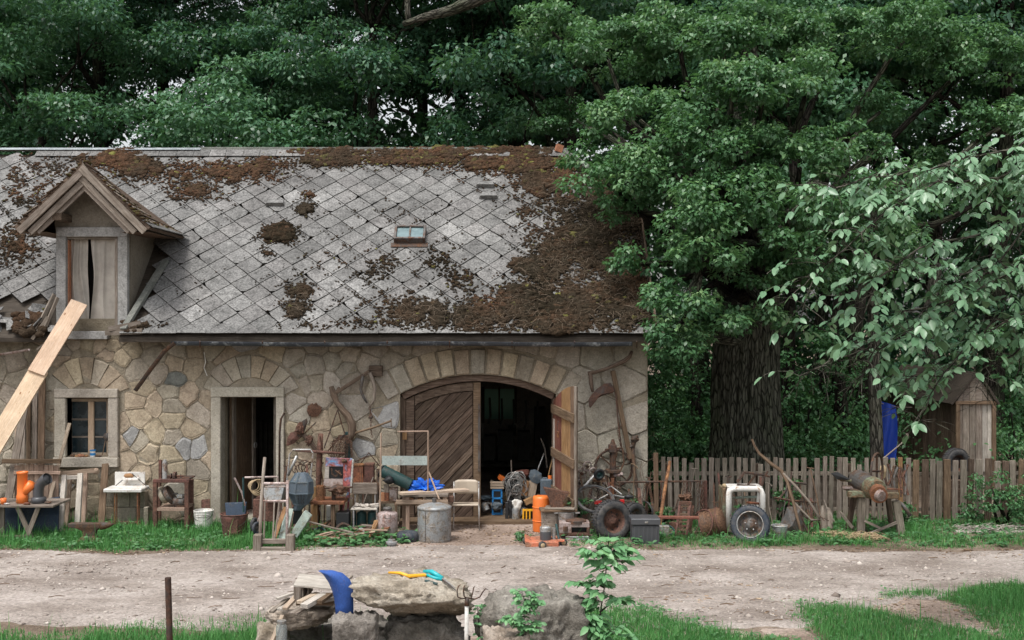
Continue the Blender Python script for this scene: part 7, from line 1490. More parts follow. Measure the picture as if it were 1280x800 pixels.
# black box
Y = -1.55; t = T_('battery_box', 'black plastic box with ribbed front and grey lid right of the tractor wheel', 'box', 807, Y); MB().rb(790.5, 657, 824.5, 684, Y-.1, .30).build('body', M_dkgrey, t, bevel=.01); m = MB(); MB().rb(789, 648.5, 826, 656.8, Y-.12, .34).build('lid', M_dkgrey, t, bevel=.012)
for k in range(6): MB().rb(793+k*5.3, 659, 795+k*5.3, 682, Y-.112, .02).build('rib', M_dkgrey, t)
MB().rb(806, 652, 810, 654, Y-.13, .02).build('latch', M_zinc, t)
# bicycle remains
Y = -.85; t = T_('spoked_wheel', 'bare bicycle wheel lying tilted on the scrap behind the tyre', 'bicycle wheel', 744, Y); wheel(t, 744, 624, Y-.1, .285, .045, (-56, 8, 0), M_rubber, M_iron, None, .87, spokes=28)
Y = -.55; t = T_('bicycle', 'wrecked bicycle frame with red reflectors among the scrap', 'bicycle', 770, Y)
for q in (((744, 627, Y-.1), (760, 618, Y), (782, 622, Y), (800, 634, Y)), ((760, 618, Y), (770, 640, Y), (782, 622, Y)), ((770, 640, Y), (800, 636, Y)), ((748, 622, Y), (765, 626, Y-.1), (790, 627, Y-.1))): MB().ln(list(q), 1.2).build('frame_tube', M_rustdark if q[0][0] != 744 else M_steel, t)
for q in ((743, 626, 752.5, 630.5), (775, 624.5, 780.5, 630.5)): MB().rb(*q, Y-.16, .03).build('reflector', M_reflector, t, bevel=.004)
wheel(t, 806, 640, Y+.05, .16, .03, (0, 0, -50), M_rubber, M_iron, None, .93, spokes=16); m = MB(); m.lump(W(786, 621, Y-.02), (.07, .04, .03), 2, .1); m.build('saddle', M_black, t, smooth=True); MB().ln([(755, 612, Y), (764, 608, Y-.05), (777, 618, Y-.1)], 1).build('handlebar', M_steel, t)
Y = -.5; t = T_('small_cart_wheel', 'small black wheel on a pale fork tube above the bicycle wheel', 'wheel', 748, Y); wheel(t, 749, 593, Y, .085, .045, (10, 0, 20), M_black, M_green, None, .55); MB().ln([(743, 594, Y), (734, 604, Y-.05), (725, 615, Y-.1)], 1.8).build('fork', M_steel, t); MB().rb(741, 600, 757, 602.5, Y+.02, .2).build('plate', M_rust, t); MB().ln([(748, 602, Y+.1), (748, 655, Y+.1)], 1.6).build('stand', M_rustdark, t)
for i, (px, py, r_, lb) in enumerate([(727, 592, .075, 'lower pinkish cog wheel beside the open gate leaf'), (734, 583, .07, 'middle pinkish cog wheel beside the open gate leaf'), (741, 590, .06, 'right pinkish cog wheel beside the open gate leaf'), (724, 604, .05, 'smallest pinkish cog low beside the open gate leaf')]):
    t = T_('cog_wheel', lb, 'cog wheel', px, -.25, 0, 'cog wheels hung by the gate leaf'); M = at(px, py, -.25, (10, 0, 25))@FACE; m = MB(); m.torus(M, r_, .012, 22, 6); m.build('rim', M_pinkmetal, t); m = MB(); m.lathe([(r_*.3, -.02), (r_*.3, .03)], 12, M); m.build('hub', M_rustdark, t)
    for k in range(5): m = MB(); a_ = k*1.2566; m.tube([M@Vector((0, 0, 0)), M@Vector((math.cos(a_)*r_, math.sin(a_)*r_, 0))], .006, 5); m.build('spoke', M_pinkmetal, t)
    m = MB(); m.tube([M@Vector((0, 0, 0)), M@Vector((0, 0, -.2))], .008, 5); m.build('pin', M_rustdark, t)
# machine post, big arc wheel, pipe on the wall to the right
HR = 'iron parts fixed to the wall right of the gate'
t = T_('iron_wheel_hoop', 'large dark iron wheel hoop against the wall behind the post', 'iron hoop', 767, -.06); t['group'] = HR; M = at(767, 585, -.06)@FACE; m = MB(); m.torus(M, .275, .018, 36, 6); m.build('hoop', M_rustdark, t, smooth=True)
for k in range(6): m = MB(); a_ = k*math.pi/3+.3; m.tube([M@Vector((0, 0, 0)), M@Vector((math.cos(a_)*.27, math.sin(a_)*.27, 0))], .011, 5); m.build('spoke', M_rustdark, t)
t = T_('drill_stand', 'dark rusty drill stand with cranks before the iron hoop', 'drill stand', 766, -.3); 
m = MB(); m.tube([W(766, 549, -.3), W(766, 556, -.3), W(766, 575, -.3), W(766, 590, -.3), W(766, 660, -.3)], [.02, .042, .045, .05, .03], 9, jit=.2); m.build('column', M_rustdark, t); MB().rb(761, 556, 771, 566, -.36, .12).build('gear_box', M_rustdark, t, bevel=.008)
MB().ln([(756, 562, -.33), (776, 560, -.33)], 1.2).build('crank', M_rustdark, t); MB().ln([(778, 560, -.3), (780, 578, -.3), (776, 588, -.3)], 1).build('crank', M_rust, t); MB().rb(758, 588, 776, 592, -.4, .2).build('table', M_rustdark, t, bevel=.005); MB().ln([(768, 594, -.34), (776, 594, -.4), (777, 592, -.45)], 2).build('chuck', M_pinkmetal, t)
m = MB(); m.tube([W(793, 547, -.12), W(791, 560, -.12), W(793, 590, -.2), W(797, 615, -.25), W(799, 650, -.3)], [.045, .03, .026, .024, .022], 9, jit=.1); m.lump(W(794, 549, -.14), (.06, .05, .05), 2, .35); m.lump(W(789, 558, -.12), (.05, .05, .03), 2, .3); one('long_valve_pipe', M_rustdark, 'dark pipe with lumpy valve head leaning near the house corner', 'pipe', 795, -.2, m, HR)
t = T_('wall_plough', 'wooden plough with long grey beam hung high on the wall', 'plough', 765, -.1); t['group'] = HR
m = MB(); a, b = W(766, 463, -.10), W(788, 574, -.14); wideplank(m, a, b, 6/S(0), .06); m.build('beam', M_brownwood, t, bevel=.008)
blade_ = blade([(736.5, 509), (735.5, 500), (739, 494), (746, 486), (756, 479.5), (763, 478.5), (767, 483), (768.5, 489), (766, 491), (752, 495), (742, 501), (738, 510)], -.17, .014, bend=.05); blade_.build('mouldboard', M_rustdark, t)
m = MB(); m.tube([W(735, 467, -.12), W(745, 465, -.14), W(758, 461, -.14), W(770, 456, -.14), W(781, 451, -.13), W(787, 446, -.12), W(790, 439, -.1)], [.03, .028, .026, .03, .034, .03, .02], 8, jit=.1); m.build('handle', M_doorwood, t, smooth=True)
m = MB(); m.tube([W(738, 466, -.13), W(739, 480, -.13), W(741, 490, -.13)], [.03, .032, .02], 8); m.build('stay', M_doorwood, t, smooth=True); m = MB(); m.tube([W(770, 492, -.17), W(773, 530, -.17), W(777, 560, -.17), W(787, 576, -.16)], .011, 6); m.build('rod', M_rustdark, t); m = MB(); chain(m, [W(778, 530, -.16), W(772, 538, -.16), W(776, 560, -.16)], .012); m.build('chain', M_rust, t, kind='stuff')
# bar with hanging chains
t = T_('chain_rack', 'long horizontal iron bar on posts hung with rusty chains', 'chain rack', 826, -.45); Y = -.45
MB().ln([(771, 603, Y), (800, 602.5, Y), (878, 601.5, Y)], 1.4).build('bar', M_rustdark, t); MB().rb(880, 601, 884, 656, Y, .04).build('post', M_rustred, t); MB().rb(807, 604, 810, 656, Y+.04, .03).build('post', M_rustdark, t); MB().rb(764, 598, 767.5, 656, Y-.03, .04).build('post', M_rustor, t)
for px, n_, c_ in ((855, 36, M_rust), (859, 40, M_rustred), (863, 30, M_rust), (871, 44, M_rustdark), (875, 50, M_rust), (877, 40, M_rustred), (879, 46, M_rust), (806, 24, M_rust), (826, 22, M_rustred), (812, 18, M_rust), (763, 14, M_rustor), (769, 22, M_rust), (774, 16, M_rust)):
    m = MB(); chain(m, [W(px, 602.5, Y-.02), W(px+random.gauss(0, .7), 602+n_*.6, Y-.03), W(px+random.gauss(0, 1), 602+n_, Y-.02)], .015); m.build('chain', c_, t, kind='stuff')
m = MB(); m.lump(W(857, 622, Y-.08), (.09, .06, .05), 3, .5, 3); m.build('chain_pile', M_rust, t)
for k in range(7): m = MB(); m.tube([W(790+k*2.5, 600, -.2), W(788+k*3+random.gauss(0, 5), 585, -.15), W(786+k*4, 574+random.random()*8, -.15)], .004, 4); one('dry_twig', M_doorwood, ['first', 'second', 'third', 'fourth', 'fifth', 'sixth', 'seventh'][k]+' dry vine twig from the left climbing by the house corner', 'twig', 790+k*2.5, -.2, m, 'dry vine twigs at the corner')
# pole, pink plank, feeder
m = MB(); m.tube([W(837.5, 577, -.35), W(833, 600, -.55), W(826, 645, -.9), Vector((X_(823, -1.05), -1.05, .01))], [.022, .024, .026, .026], 8, jit=.12); one('rusty_pole', M_rustor, 'orange rusty pole leaning on the fence near the house corner', 'pole', 831, -.6, m)
Y = -1.25; t = T_('hay_rack', 'narrow rusty rack like a short ladder with many rungs', 'rack', 853, Y)
for q in (((850, 629, Y+.15), (843.5, 681, Y-.1)), ((863, 629, Y+.15), (857, 681, Y-.1)), ((866, 632, Y+.3), (862, 672, Y+.3)), ((852, 634, Y+.3), (850, 672, Y+.3))): MB().pl(q[0], q[1], 2.6, .03).build('rail', M_rustred, t)
for k in range(10): z = 633+k*4.9; fx = (z-629)/52; MB().rb(850.5-fx*6.5, z-.9, 862-fx*6, z+.9, Y+.14-fx*.24, .025).build('rung', M_rustred if k % 2 else M_brownwood, t)
MB().rb(849, 627.5, 864.5, 631, Y+.12, .06).build('top_rail', M_rustred, t)
one('pink_plank', M_redwood, 'faded red plank lying level across the narrow rack and the black box', 'plank', 848, -1.5, (lambda m: m.beam(W(822, 646.5, -1.45), W(873, 647, -1.42), .10, .03))(MB()), bevel=.003)
one('glass_jar_row', M_zinc, 'grey tin box half hidden between black box and rusty rack', 'tin', 831, -1.0, MB().rb(825, 658, 837, 672, -1.1, .12), bevel=.006)
# tilted drum
Y = -1.05; t = T_('rusty_drum', 'brown rusted drum tipped over beside the fence', 'drum', 892, Y); q = at(893, 653, Y, (0, 0, 0)); ax = Vector((.72, -.35, .28)).normalized(); M = Matrix.Translation(W(892, 654, Y))@ax.to_track_quat('Z', 'Y').to_matrix().to_4x4()
m = MB(); m.lathe([(.19, -.15), (.198, -.148), (.198, -.13), (.19, -.125), (.205, 0), (.19, .11), (.196, .115), (.15, .16), (.02, .165)], 28, M, cap=(False, True)); m.build('body', M_rust, t, smooth=True); m = MB(); m.lathe([(.188, -.149), (.185, -.03), (.001, -.02)], 24, M, cap=(False, False)); m.build('inside', M_rustdark, t)
for z in (-.14, .11): m = MB(); m.torus(M@Matrix.Translation((0, 0, z)), .197, .009, 28, 6); m.build('hoop', M_rustred, t, smooth=True)
t = T_('iron_hoop', 'thin rusty barrel hoop leaning left of the tipped drum', 'iron hoop', 872, Y); m = MB(); m.torus(at(877, 656, Y-.05, (-20, 0, -60))@FACE, .215, .010, 30, 5); m.build('hoop', M_rustred, t, smooth=True); m = MB(); m.tube([W(866, 672, Y-.1), W(882, 640, Y-.05)], .008, 5); m.build('bar', M_rust, t)
# white frame
Y = -1.0; t = T_('washer_shell', 'chipped white enamel frame of an old washing machine behind the grey rimmed wheel', 'metal frame', 931, Y)
m = MB(); m.tube([W(911, 664, Y-.12), W(911, 618, Y-.12), W(912, 613, Y-.12), W(917, 611, Y-.12), W(946, 611, Y-.12), W(951, 613, Y-.12), W(953, 618, Y-.12), W(953.5, 664, Y-.12)], .042, 10); m.build('front_frame', M_whiteen, t, smooth=True)
MB().rb(903.5, 610, 907.5, 664, Y-.05, .34).build('side_panel', M_greenmc, t, bevel=.008); MB().rb(909, 608.2, 953, 610, Y+.0, .28).build('top_sheet', M_whiteen, t, bevel=.006)
for q in (((916, 622, Y+.2), (948, 621, Y+.2)), ((948, 612, Y+.1), (946, 648, Y+.1)), ((928, 611, Y-.1), (928, 623, Y+.1)), ((934, 628, Y+.1), (954, 630, Y-.05))): MB().ln(list(q), 1.6 if q[0][0] != 928 else .7).build('cross_tube', M_mint if q[0][0] == 916 else M_rustor if q[0][0] == 934 else M_whiteen, t)
MB().rb(928, 632, 945, 650, Y+.1, .1).build('drum_shell', M_whiteen, t, bevel=.01)
m = MB(); m.lump(W(905.5, 607, Y-.02), (.03, .03, .03), 2, .2); m.build('knob', M_straw, t)
Y = -.9; t = T_('metal_chair_frame', 'upturned dark metal chair frame lying on the white enamel frame', 'chair frame', 938, Y)
for q in (((921, 602, Y-.1), (930, 590, Y-.1), (953, 593, Y-.1), (962, 596, Y-.05)), ((921, 606, Y-.05), (944, 607, Y-.05)), ((934, 607, Y-.05), (946, 592, Y-.1)), ((922, 603, Y+.15), (931, 591, Y+.15), (954, 594, Y+.15)), ((944, 607, Y-.05), (944, 607, Y+.15)), ((953, 607, Y), (955, 597, Y), (960, 589, Y))): MB().ln(list(q), 1.2).build('tube', M_rustdark, t)
bucket(974.5, 657, 679, 20, 15, -1.35, 'zinc_bucket', 'small dented pale bucket right of the grey rimmed wheel', M_zinc)
# plough with long handles
Y = -.95; t = T_('horse_plough', 'old horse plough with long curved handle and dark mouldboard', 'plough', 985, Y)
blade([(966, 672), (972, 660), (980, 646), (984, 634), (1003, 632), (1005, 650), (1004, 675), (985, 677)], Y-.05, .016, bend=.10).build('mouldboard', M_iron, t)
m = MB(); m.tube([W(940, 549, Y+.55), W(943, 557, Y+.5), W(949, 567, Y+.45), W(963, 579, Y+.35), W(977, 589, Y+.25), W(984, 602, Y+.1), W(990, 622, Y), W(996, 645, Y-.12), Vector((X_(1003, Y-.3), Y-.3, .0))], [.015, .018, .022, .026, .028, .026, .024, .022, .016], 8, jit=.08); m.build('long_handle', M_brownwood, t, smooth=True)
m = MB(); m.tube([W(979, 592, Y+.2), W(993, 606, Y), (W(1012, 628, Y-.1)), W(1024, 646, Y-.12), W(1025, 650, Y-.12), W(1014, 650, Y-.1), W(1000, 636, Y-.06), W(990, 626, Y)], .018, 8); m.build('curved_handle', M_oldwood, t, smooth=True)
for q in (((968, 622, Y-.05), (990, 626, Y), (1020, 628, Y+.1)), ((972, 626, Y+.1), (985, 610, Y+.1)), ((1004, 620, Y), (1013, 650, Y-.1)), ((1008, 605, Y+.2), (985, 602, Y+.1)), ((996, 640, Y), (1012, 668, Y-.1))): MB().ln(list(q), 1.5).build('iron_bar', M_rustdark, t)
m = MB(); m.torus(at(1018, 660, Y, (0, 0, 30))@FACE, .11, .010, 24, 6); m.build('wheel', M_rustdark, t)
for i, px in enumerate((1028, 1036)): m = MB(); m.tube([W(px, 632+i*3, -.6), W(px+1, 645, -.62), W(px+2, 400+4200/(D0-.65)-1, -.65)], [.02, .045, .05], 8, jit=.15); one('old_stake', M_oldwood, ('left', 'right')[i]+' of two short rotten stakes between plough and trestle machine', 'stake', px, -.6, m, 'rotten stakes')
m = MB()
for k in range(9): m.tube([(X_(1000+k*3, Y)+random.gauss(0, .03), Y+.1, .3+random.random()*.2), (X_(1000+k*3, Y), Y, .3-random.random()*.1), (X_(1003+k*3, Y)+random.gauss(0, .06), Y-.1, .2)], .006, 5)
one('wire_bundle', M_rustdark, 'bundle of rusty wires under the curved plough handle', 'wire', 1012, Y, m, kind='stuff')
# trestle machine
Y = -.95; t = T_('straw_cutter', 'old green machine with round drum and rusty motor on a wooden trestle', 'machine', 1096, Y)
for q in ((1077, 622, 1076, Y-.1), (1120, 626, 1127, Y-.1), (1068, 620, 1060, Y+.35), (1110, 622, 1115, Y+.35)): m = MB(); a = W(q[0], q[1], q[3]); b = W(q[2], 400+4200/(D0+q[3])-.5, q[3]); wideplank(m, a, b, 9.2/S(Y) if q[3] < Y else .07, .07); m.build('leg', M_fence if q[3] < Y else M_doorwood, t, bevel=.006)
for q in ((1061, 614.5, 1083, 622), (1106, 616, 1124, 623.5), (1083.3, 619, 1105.8, 623)): MB().rb(*q, Y-.16, .12).build('trestle_beam', M_greenmc, t, bevel=.006)
MB().rb(1062, 612, 1122, 616, Y-.02, .4).build('deck', M_doorwood, t, bevel=.006)
for q in (((1081, 651, Y-.14), (1100, 660, Y-.14)), ((1121, 653, Y-.14), (1085, 668, Y-.16)), ((1050, 640, Y+.3), (1066, 660, Y+.1))): MB().pl(q[0], q[1], 3, .03).build('brace', M_oldwood, t)
a, b = W(1071, 598, Y+.25), W(1090, 609, Y-.1); m = MB(); m.tube([a, a.lerp(b, .5), b], [.135, .15, .15], 22); m.build('drum', M_iron, t, smooth=False); b2 = W(1097, 613, Y-.28); m = MB(); m.tube([b, b.lerp(b2, .5), b2], [.155, .158, .135], 22); m.build('drum_cover', M_greenmc, t)
c2 = W(1099, 619, Y-.42); m = MB(); m.tube([b2+Vector((0, 0, -.02)), c2], [.115, .115], 20); m.build('motor', M_rustor, t); m = MB(); m.tube([c2, c2+Vector((.02, -.05, -.01))], [.085, .07], 18); m.build('motor_cap', M_pinkmetal, t)
m = MB(); m.torus(at(1096, 589, Y+.15, (0, 0, 54))@FACE, .255, .013, 34, 8, 1.4); m.build('flywheel', M_rustdark, t, smooth=True); m = MB(); m.tube([W(1096, 568, Y+.15), W(1096, 610, Y+.15)], .016, 6); m.build('flywheel_spoke', M_rustdark, t); m = MB(); m.tube([W(1091, 589, Y+.27), W(1101, 589, Y+.03)], .016, 6); m.build('flywheel_spoke', M_rustdark, t)
blade([(1039, 592), (1047, 590), (1058, 596), (1063, 600), (1056, 600), (1046, 599)], Y-.05, .02, bend=.02).build('blade', M_black, t); m = MB(); m.tube([W(1044, 596, Y), W(1052, 600, Y), W(1064, 601, Y)], .02, 7); m.build('arm', M_greenmc, t); MB().rb(1054, 609, 1066, 611, Y-.1, .05).build('arm', M_pinkmetal, t)
MB().ln([(1108, 611, Y-.1), (1128, 612, Y-.1)], .9).build('rod', M_rustor, t); m = MB(); m.tube([W(1126, 628, Y-.1), W(1132, 636, Y-.1), W(1138, 645, Y-.12)], [.02, .028, .03], 9); m.build('spout', M_iron, t, smooth=True)
m = MB(); m.lump(W(1104, 589, Y+.4), (.05, .04, .10), 2, .2); m.build('seat_pad', M_straw, t)
for q in (((1104, 573, -.5), (1120, 560, -.3), (1134, 548, -.15)),): m = MB(); m.tube([W(*v) for v in q], .010, 6); m.tube([W(1134, 548, -.15), W(1134, 542, -.15)], .02, 6); one('thin_pole', M_oldwood, 'thin pole rising to the right behind the flywheel', 'pole', 1120, -.3, m)
t = T_('scrap_cluster', 'dark iron rods and levers propped on the fence right of the flywheel', 'iron scrap', 1116, -.4)
for k in range(9): x = 1108+k*3.2; MB().ln([(x+random.gauss(0, 3), 578+random.random()*8, -.35), (x+random.gauss(0, 3), 596, -.38), (x+random.gauss(0, 4), 615+random.random()*10, -.45)], 1+random.random()*.7).build('iron_rod', [M_rustdark, M_iron, M_rust][k % 3], t)
# straw and brush piles
for nm, lab, px0, px1, Y0, n_, mt, sd in (('straw_pile', 'pile of pale dry stalks before the trestle machine', 1048, 1092, -1.35, 150, M_straw, 3), ('brush_pile', 'low dry brush and chips on the verge right of the plough', 1020, 1050, -1.2, 60, M_straw, 5), ('stick_row', 'row of pale sticks and chips along the foot of the fence at the right edge', 1192, 1300, -.75, 170, M_whitewood, 7)):
    random.seed(sd); m = MB()
    for k in range(n_):
        x = X_(random.uniform(px0, px1), Y0); y = Y0+random.gauss(0, .10); a = random.gauss(0, .7); L = random.uniform(.08, .32); z = random.uniform(.01, .07)
        m.tube([(x, y, z), (x+math.cos(a)*L*.5, y+random.gauss(0, .03), z+.02), (x+math.cos(a)*L, y+math.sin(a)*L*.4, max(.01, z-.02))], random.uniform(.003, .008), 3, False)
    o = m.build(nm, mt, None, kind='stuff'); o['label'] = lab; o['category'] = 'sticks'
random.seed(77)
one('fallen_log', M_whitewood, 'thin bleached log lying along the fence foot at the far right', 'log', 1235, -.85, MB().tube([W(1194, 665, -.85), W(1235, 667, -.85), W(1300, 666, -.9)], [.03, .04, .035], 8, jit=.1))
# loose rods, levers and lumps that make the heaps dense
random.seed(99); ORD = 'first second third fourth fifth sixth seventh eighth ninth tenth eleventh twelfth thirteenth fourteenth fifteenth sixteenth seventeenth eighteenth nineteenth twentieth'.split(); ORD += ['twenty-'+o for o in ORD[:9]]
PX_ = sorted(random.uniform(380, 472) for _ in range(17)), sorted(random.uniform(704, 860) for _ in range(17))
for nm, cat, lab, grp, x0, x1, Y0, Y1, n_, t0, t1 in (('rusty_rod', 'rod', 'thin rods in the scrap beside the door', 'rusty rods left of the gate', 358, 476, -.15, -.5, 26, 560, 625), ('iron_lever', 'lever', 'thin levers right of the gate leaf', 'iron levers right of the gate', 722, 815, -.2, -.6, 26, 580, 640), ('scrap_lath', 'lath', 'thin bars propped against the fence', 'bars propped on the fence', 842, 1045, -.15, -.5, 24, 585, 640)):
    ps_ = sorted(random.uniform(x0, x1) for _ in range(n_))
    for k, px in enumerate(ps_):
        Yk = random.uniform(Y1, Y0); dx = random.gauss(0, 9); zb = 400+4200/(D0+Yk-.2)-1; tp = random.uniform(t0, t1); m = MB(); a, b = W(px, tp, Yk), W(px+dx, zb, Yk-.2); c_ = a.lerp(b, .5)+Vector((random.gauss(0, .03), 0, 0))
        if k % 3: m.tube([a, c_, b], [random.uniform(.005, .013)]*3, 5)
        else: wideplank(m, a, b, random.uniform(.02, .05), .012)
        if k % 4 == 0: m.tube([a+Vector((-.05, 0, .01)), a, a+Vector((.05, -.01, random.gauss(0, .03)))], .010, 5)
        one(nm, [M_rustdark, M_rust, M_brownwood, M_rustred, M_oldwood, M_iron][k % 6], ORD[k]+' from left of '+lab, cat, px, Yk, m, grp)
for k in range(30):                                   # more things piled in the doorway
    px = 606+k*2.75+random.gauss(0, 1); Yk = random.uniform(.22, .75); s_ = random.uniform(.035, .08); z = max(0, random.uniform(-.1, .42)*(1-abs(k-16)/22)); c_ = Vector((X_(px, Yk), Yk, s_+z+.03)); m = MB()
    if k % 3 == 0: m.lathe([(s_, -s_), (s_, s_), (s_*.5, s_*1.3)], 14, Matrix.Translation(c_)@Euler((random.gauss(0, .6), random.gauss(0, .6), 0)).to_matrix().to_4x4())
    elif k % 3 == 1: m.box(c_, (s_*2.6, s_*1.8, s_*1.7), (random.gauss(0, .2), random.gauss(0, .3), random.gauss(0, .6)))
    else: m.lump(c_, (s_*1.6, s_*1.2, s_), 3, .35)
    sh_ = ('can', 'box', 'bundle')[k % 3]; one('stored_'+sh_, [M_zinc, M_card, M_whitepl, M_iron, M_pale, M_greyblue, M_rust, M_green, M_straw][k % 9], 'stored '+sh_+', '+(ORD+['last'])[k]+' piece from left in the doorway heap', sh_, px, Yk, m, 'small things heaped in the gateway', bevel=.004 if k % 3 == 1 else 0)
for k in range(34):
    left = k % 2; px = PX_[0 if left else 1][k//2]; Yk = random.uniform(-1.25, -.7) if left else random.uniform(-1.1, -.5); s_ = random.uniform(.03, .075); m = MB()
    if k % 3 == 0: m.lathe([(s_, 0), (s_*1.05, s_*1.6), (s_*.8, s_*1.7)], 14, Matrix.Translation((X_(px, Yk), Yk, 0))@Matrix.Rotation(random.gauss(0, .15), 4, 'X'))
    elif k % 3 == 1: m.box((X_(px, Yk), Yk, s_*.75), (s_*2.4, s_*1.6, s_*1.5), (0, 0, random.gauss(0, .6)))
    else: m.torus(Matrix.Translation((X_(px, Yk), Yk, s_*1.2))@Euler((random.uniform(.6, 1.5), 0, random.gauss(0, .5))).to_matrix().to_4x4(), s_*1.3, s_*.3, 18, 6)
    one(('old_can', 'iron_block_piece', 'iron_ring')[k % 3], [M_rust, M_zinc, M_rustdark, M_rustred, M_brownwood, M_green, M_iron][k % 7], 'small '+('can', 'block', 'ring')[k % 3]+', '+ORD[k//2]+' ground scrap piece from the '+('left, near the door' if left else 'left, near the bicycles'), ('can', 'block', 'ring')[k % 3], px, Yk, m, 'small scrap on the ground', bevel=.003 if k % 3 == 1 else 0)
# ---------- picket fence
fence = thing('picket_fence', 'long weathered wooden picket fence running right from the house corner', 'fence', (X_(1050, 0), 0, 0))
px = 817.0; k = 0
while px < 1296:
    right = px > 1140; w_ = random.uniform(5.0, 6.4) if not right else random.uniform(6, 9.5); tp = 572+random.gauss(0, .9)+(3 if right else 0)
    if 1057 < px < 1062: mt = M_redwood; w_ = 7
    elif 1122 < px < 1129 or 1176 < px < 1180 or random.random() < (.02 if right else .0): mt = M_orwood
    else: mt = random.choice([M_fence, M_fence, M_oldwood, M_doorwood if right else M_fence, M_brownwood if right else M_fence])
    if k == 0: mt = M_brownwood; tp = 566
    if random.random() < .06: tp += random.uniform(6, 16)
    a, b = W(px+w_/2+random.gauss(0, .6), tp, .0), W(px+w_/2+random.gauss(0, .6), 400+4200/D0-.5, .0); a.y += random.gauss(0, .006); b.z = .0
    m = MB(); wideplank(m, b, a, w_/S(0), .024 if not right or random.random() < .6 else .05); m.build('picket', mt, fence, bevel=.003); px += w_+random.uniform(2.4, 3.8)+(-.8 if right else 0); k += 1
for py in (590, 634):
    for x0, x1 in ((816, 935), (935.5, 1058), (1058.5, 1180), (1180.5, 1300)): MB().rb(x0, py+random.uniform(-1, 1), x1, py+4.5, .018, .045).build('rail', M_fence, fence, bevel=.004)
for x0 in (830, 942, 1055, 1168, 1262): MB().rb(x0, 580, x0+9, 400+4200/(D0+.07), .07, .1).build('post', M_doorwood, fence, bevel=.006)
# ---------- shed, blue sheet, tyre
Ys = 3.4; t = T_('garden_shed', 'small plank garden shed with steep gable behind the fence', 'shed', 1218, Ys); xl, xr = X_(1196, Ys), X_(1241, Ys); ze, zp_ = Z_(503, Ys), Z_(468, Ys); xm = xl+(xr-xl)*.5+.02
k = 0; x = xl
while x < xr-.01:
    wd = min(random.uniform(.085, .125), xr-x); m = MB(); m.box((x+wd/2, Ys-.01+random.uniform(-.006, .006), ze/2), (wd-.007, .024, ze)); m.build('front_plank', M_whitewood if random.random() < .5 else M_oldwood, t, bevel=.002)
    f_ = lambda xx: ze+.04+(zp_-ze-.06)*(1-abs((xx-xm)/((xr-xl)/2+.02)))
    m = MB(); m.prism([(x, ze+.012), (x+wd-.007, ze+.012), (x+wd-.007, max(ze+.02, f_(x+wd))), (x, max(ze+.02, f_(x)))], Ys-.03, Ys-.005); m.build('gable_plank', M_oldwood, t); x += wd
y = Ys
while y < Ys+3.6: wd = random.uniform(.12, .2); m = MB(); m.box((xl-.012+random.uniform(-.006, .006), y+wd/2, ze/2), (.024, wd-.01, ze)); m.build('side_plank', M_doorwood, t); y += wd
m = MB(); m.box((xr, Ys+1.8, ze/2), (.03, 3.6, ze)); m.build('right_wall', M_doorwood, t); m = MB(); m.box(((xl+xr)/2, Ys+3.6, ze/2), (xr-xl, .03, ze)); m.build('back_wall', M_doorwood, t)
for sx in (-1, 1): xe_ = xl-.12 if sx < 0 else xr+.06; slab(Vector((xm, Ys-.1, zp_+.02)), Vector((xe_, Ys-.1, ze-.04)), Vector((xe_, Ys+3.7, ze-.04)), Vector((xm, Ys+3.7, zp_+.02)), .04, M_darkwood_eaveshade, 'roof_slope', t)
for q in ((xl, 0), (xr, 0)): m = MB(); m.box((q[0], Ys-.045, ze/2), (.07, .05, ze)); m.build('corner_post', M_brownwood, t, bevel=.005)
m = MB(); m.box(((xl+xr)/2, Ys-.05, ze), (xr-xl+.1, .05, .06)); m.build('cross_beam', M_brownwood, t, bevel=.005)
m = MB(); V, Fc = [], []
for j in range(13):
    for i in range(9): p = W(1098+i*2.8+math.sin(j*.4)*1.0, 502+j*6+abs(i-2)*.9*(j < 3), 2.1); V.append(p+Vector((0, .05*math.sin(i*1.1+j*.25), 0)))
i_ = np.arange(117).reshape(13, 9); m.add(V, [tuple(int(z) for z in q) for q in np.stack([i_[:-1, :-1], i_[1:, :-1], i_[1:, 1:], i_[:-1, 1:]], -1).reshape(-1, 4)]); one('blue_sheet', M_tarpdk, 'dark blue sheet hanging between slender trunk and shed', 'tarpaulin', 1109, 2.1, m, smooth=True)
m = MB(); m.tube([W(1096, 503, 2.12), W(1122, 509, 2.12), W(1140, 509, 2.6)], .006, 5); one('washing_line', M_oldwood, 'line holding the dark blue sheet', 'line', 1115, 2.1, m)
t = T_('tyre_on_stump', 'dark tyre standing on a stump behind the fence before the shed', 'tyre', 1195, .55); wheel(t, 1195, 579, .55, .23, .14, (0, 0, 20), M_rubber, M_rustdark, None, .55); m = MB(); cyl(m, 1195, 598.5, 400+4200/(D0+.55), 34, .55, jit=.1); one('log_stump', M_doorwood, 'wide dark stump behind the fence under the tyre', 'stump', 1195, .55, m)

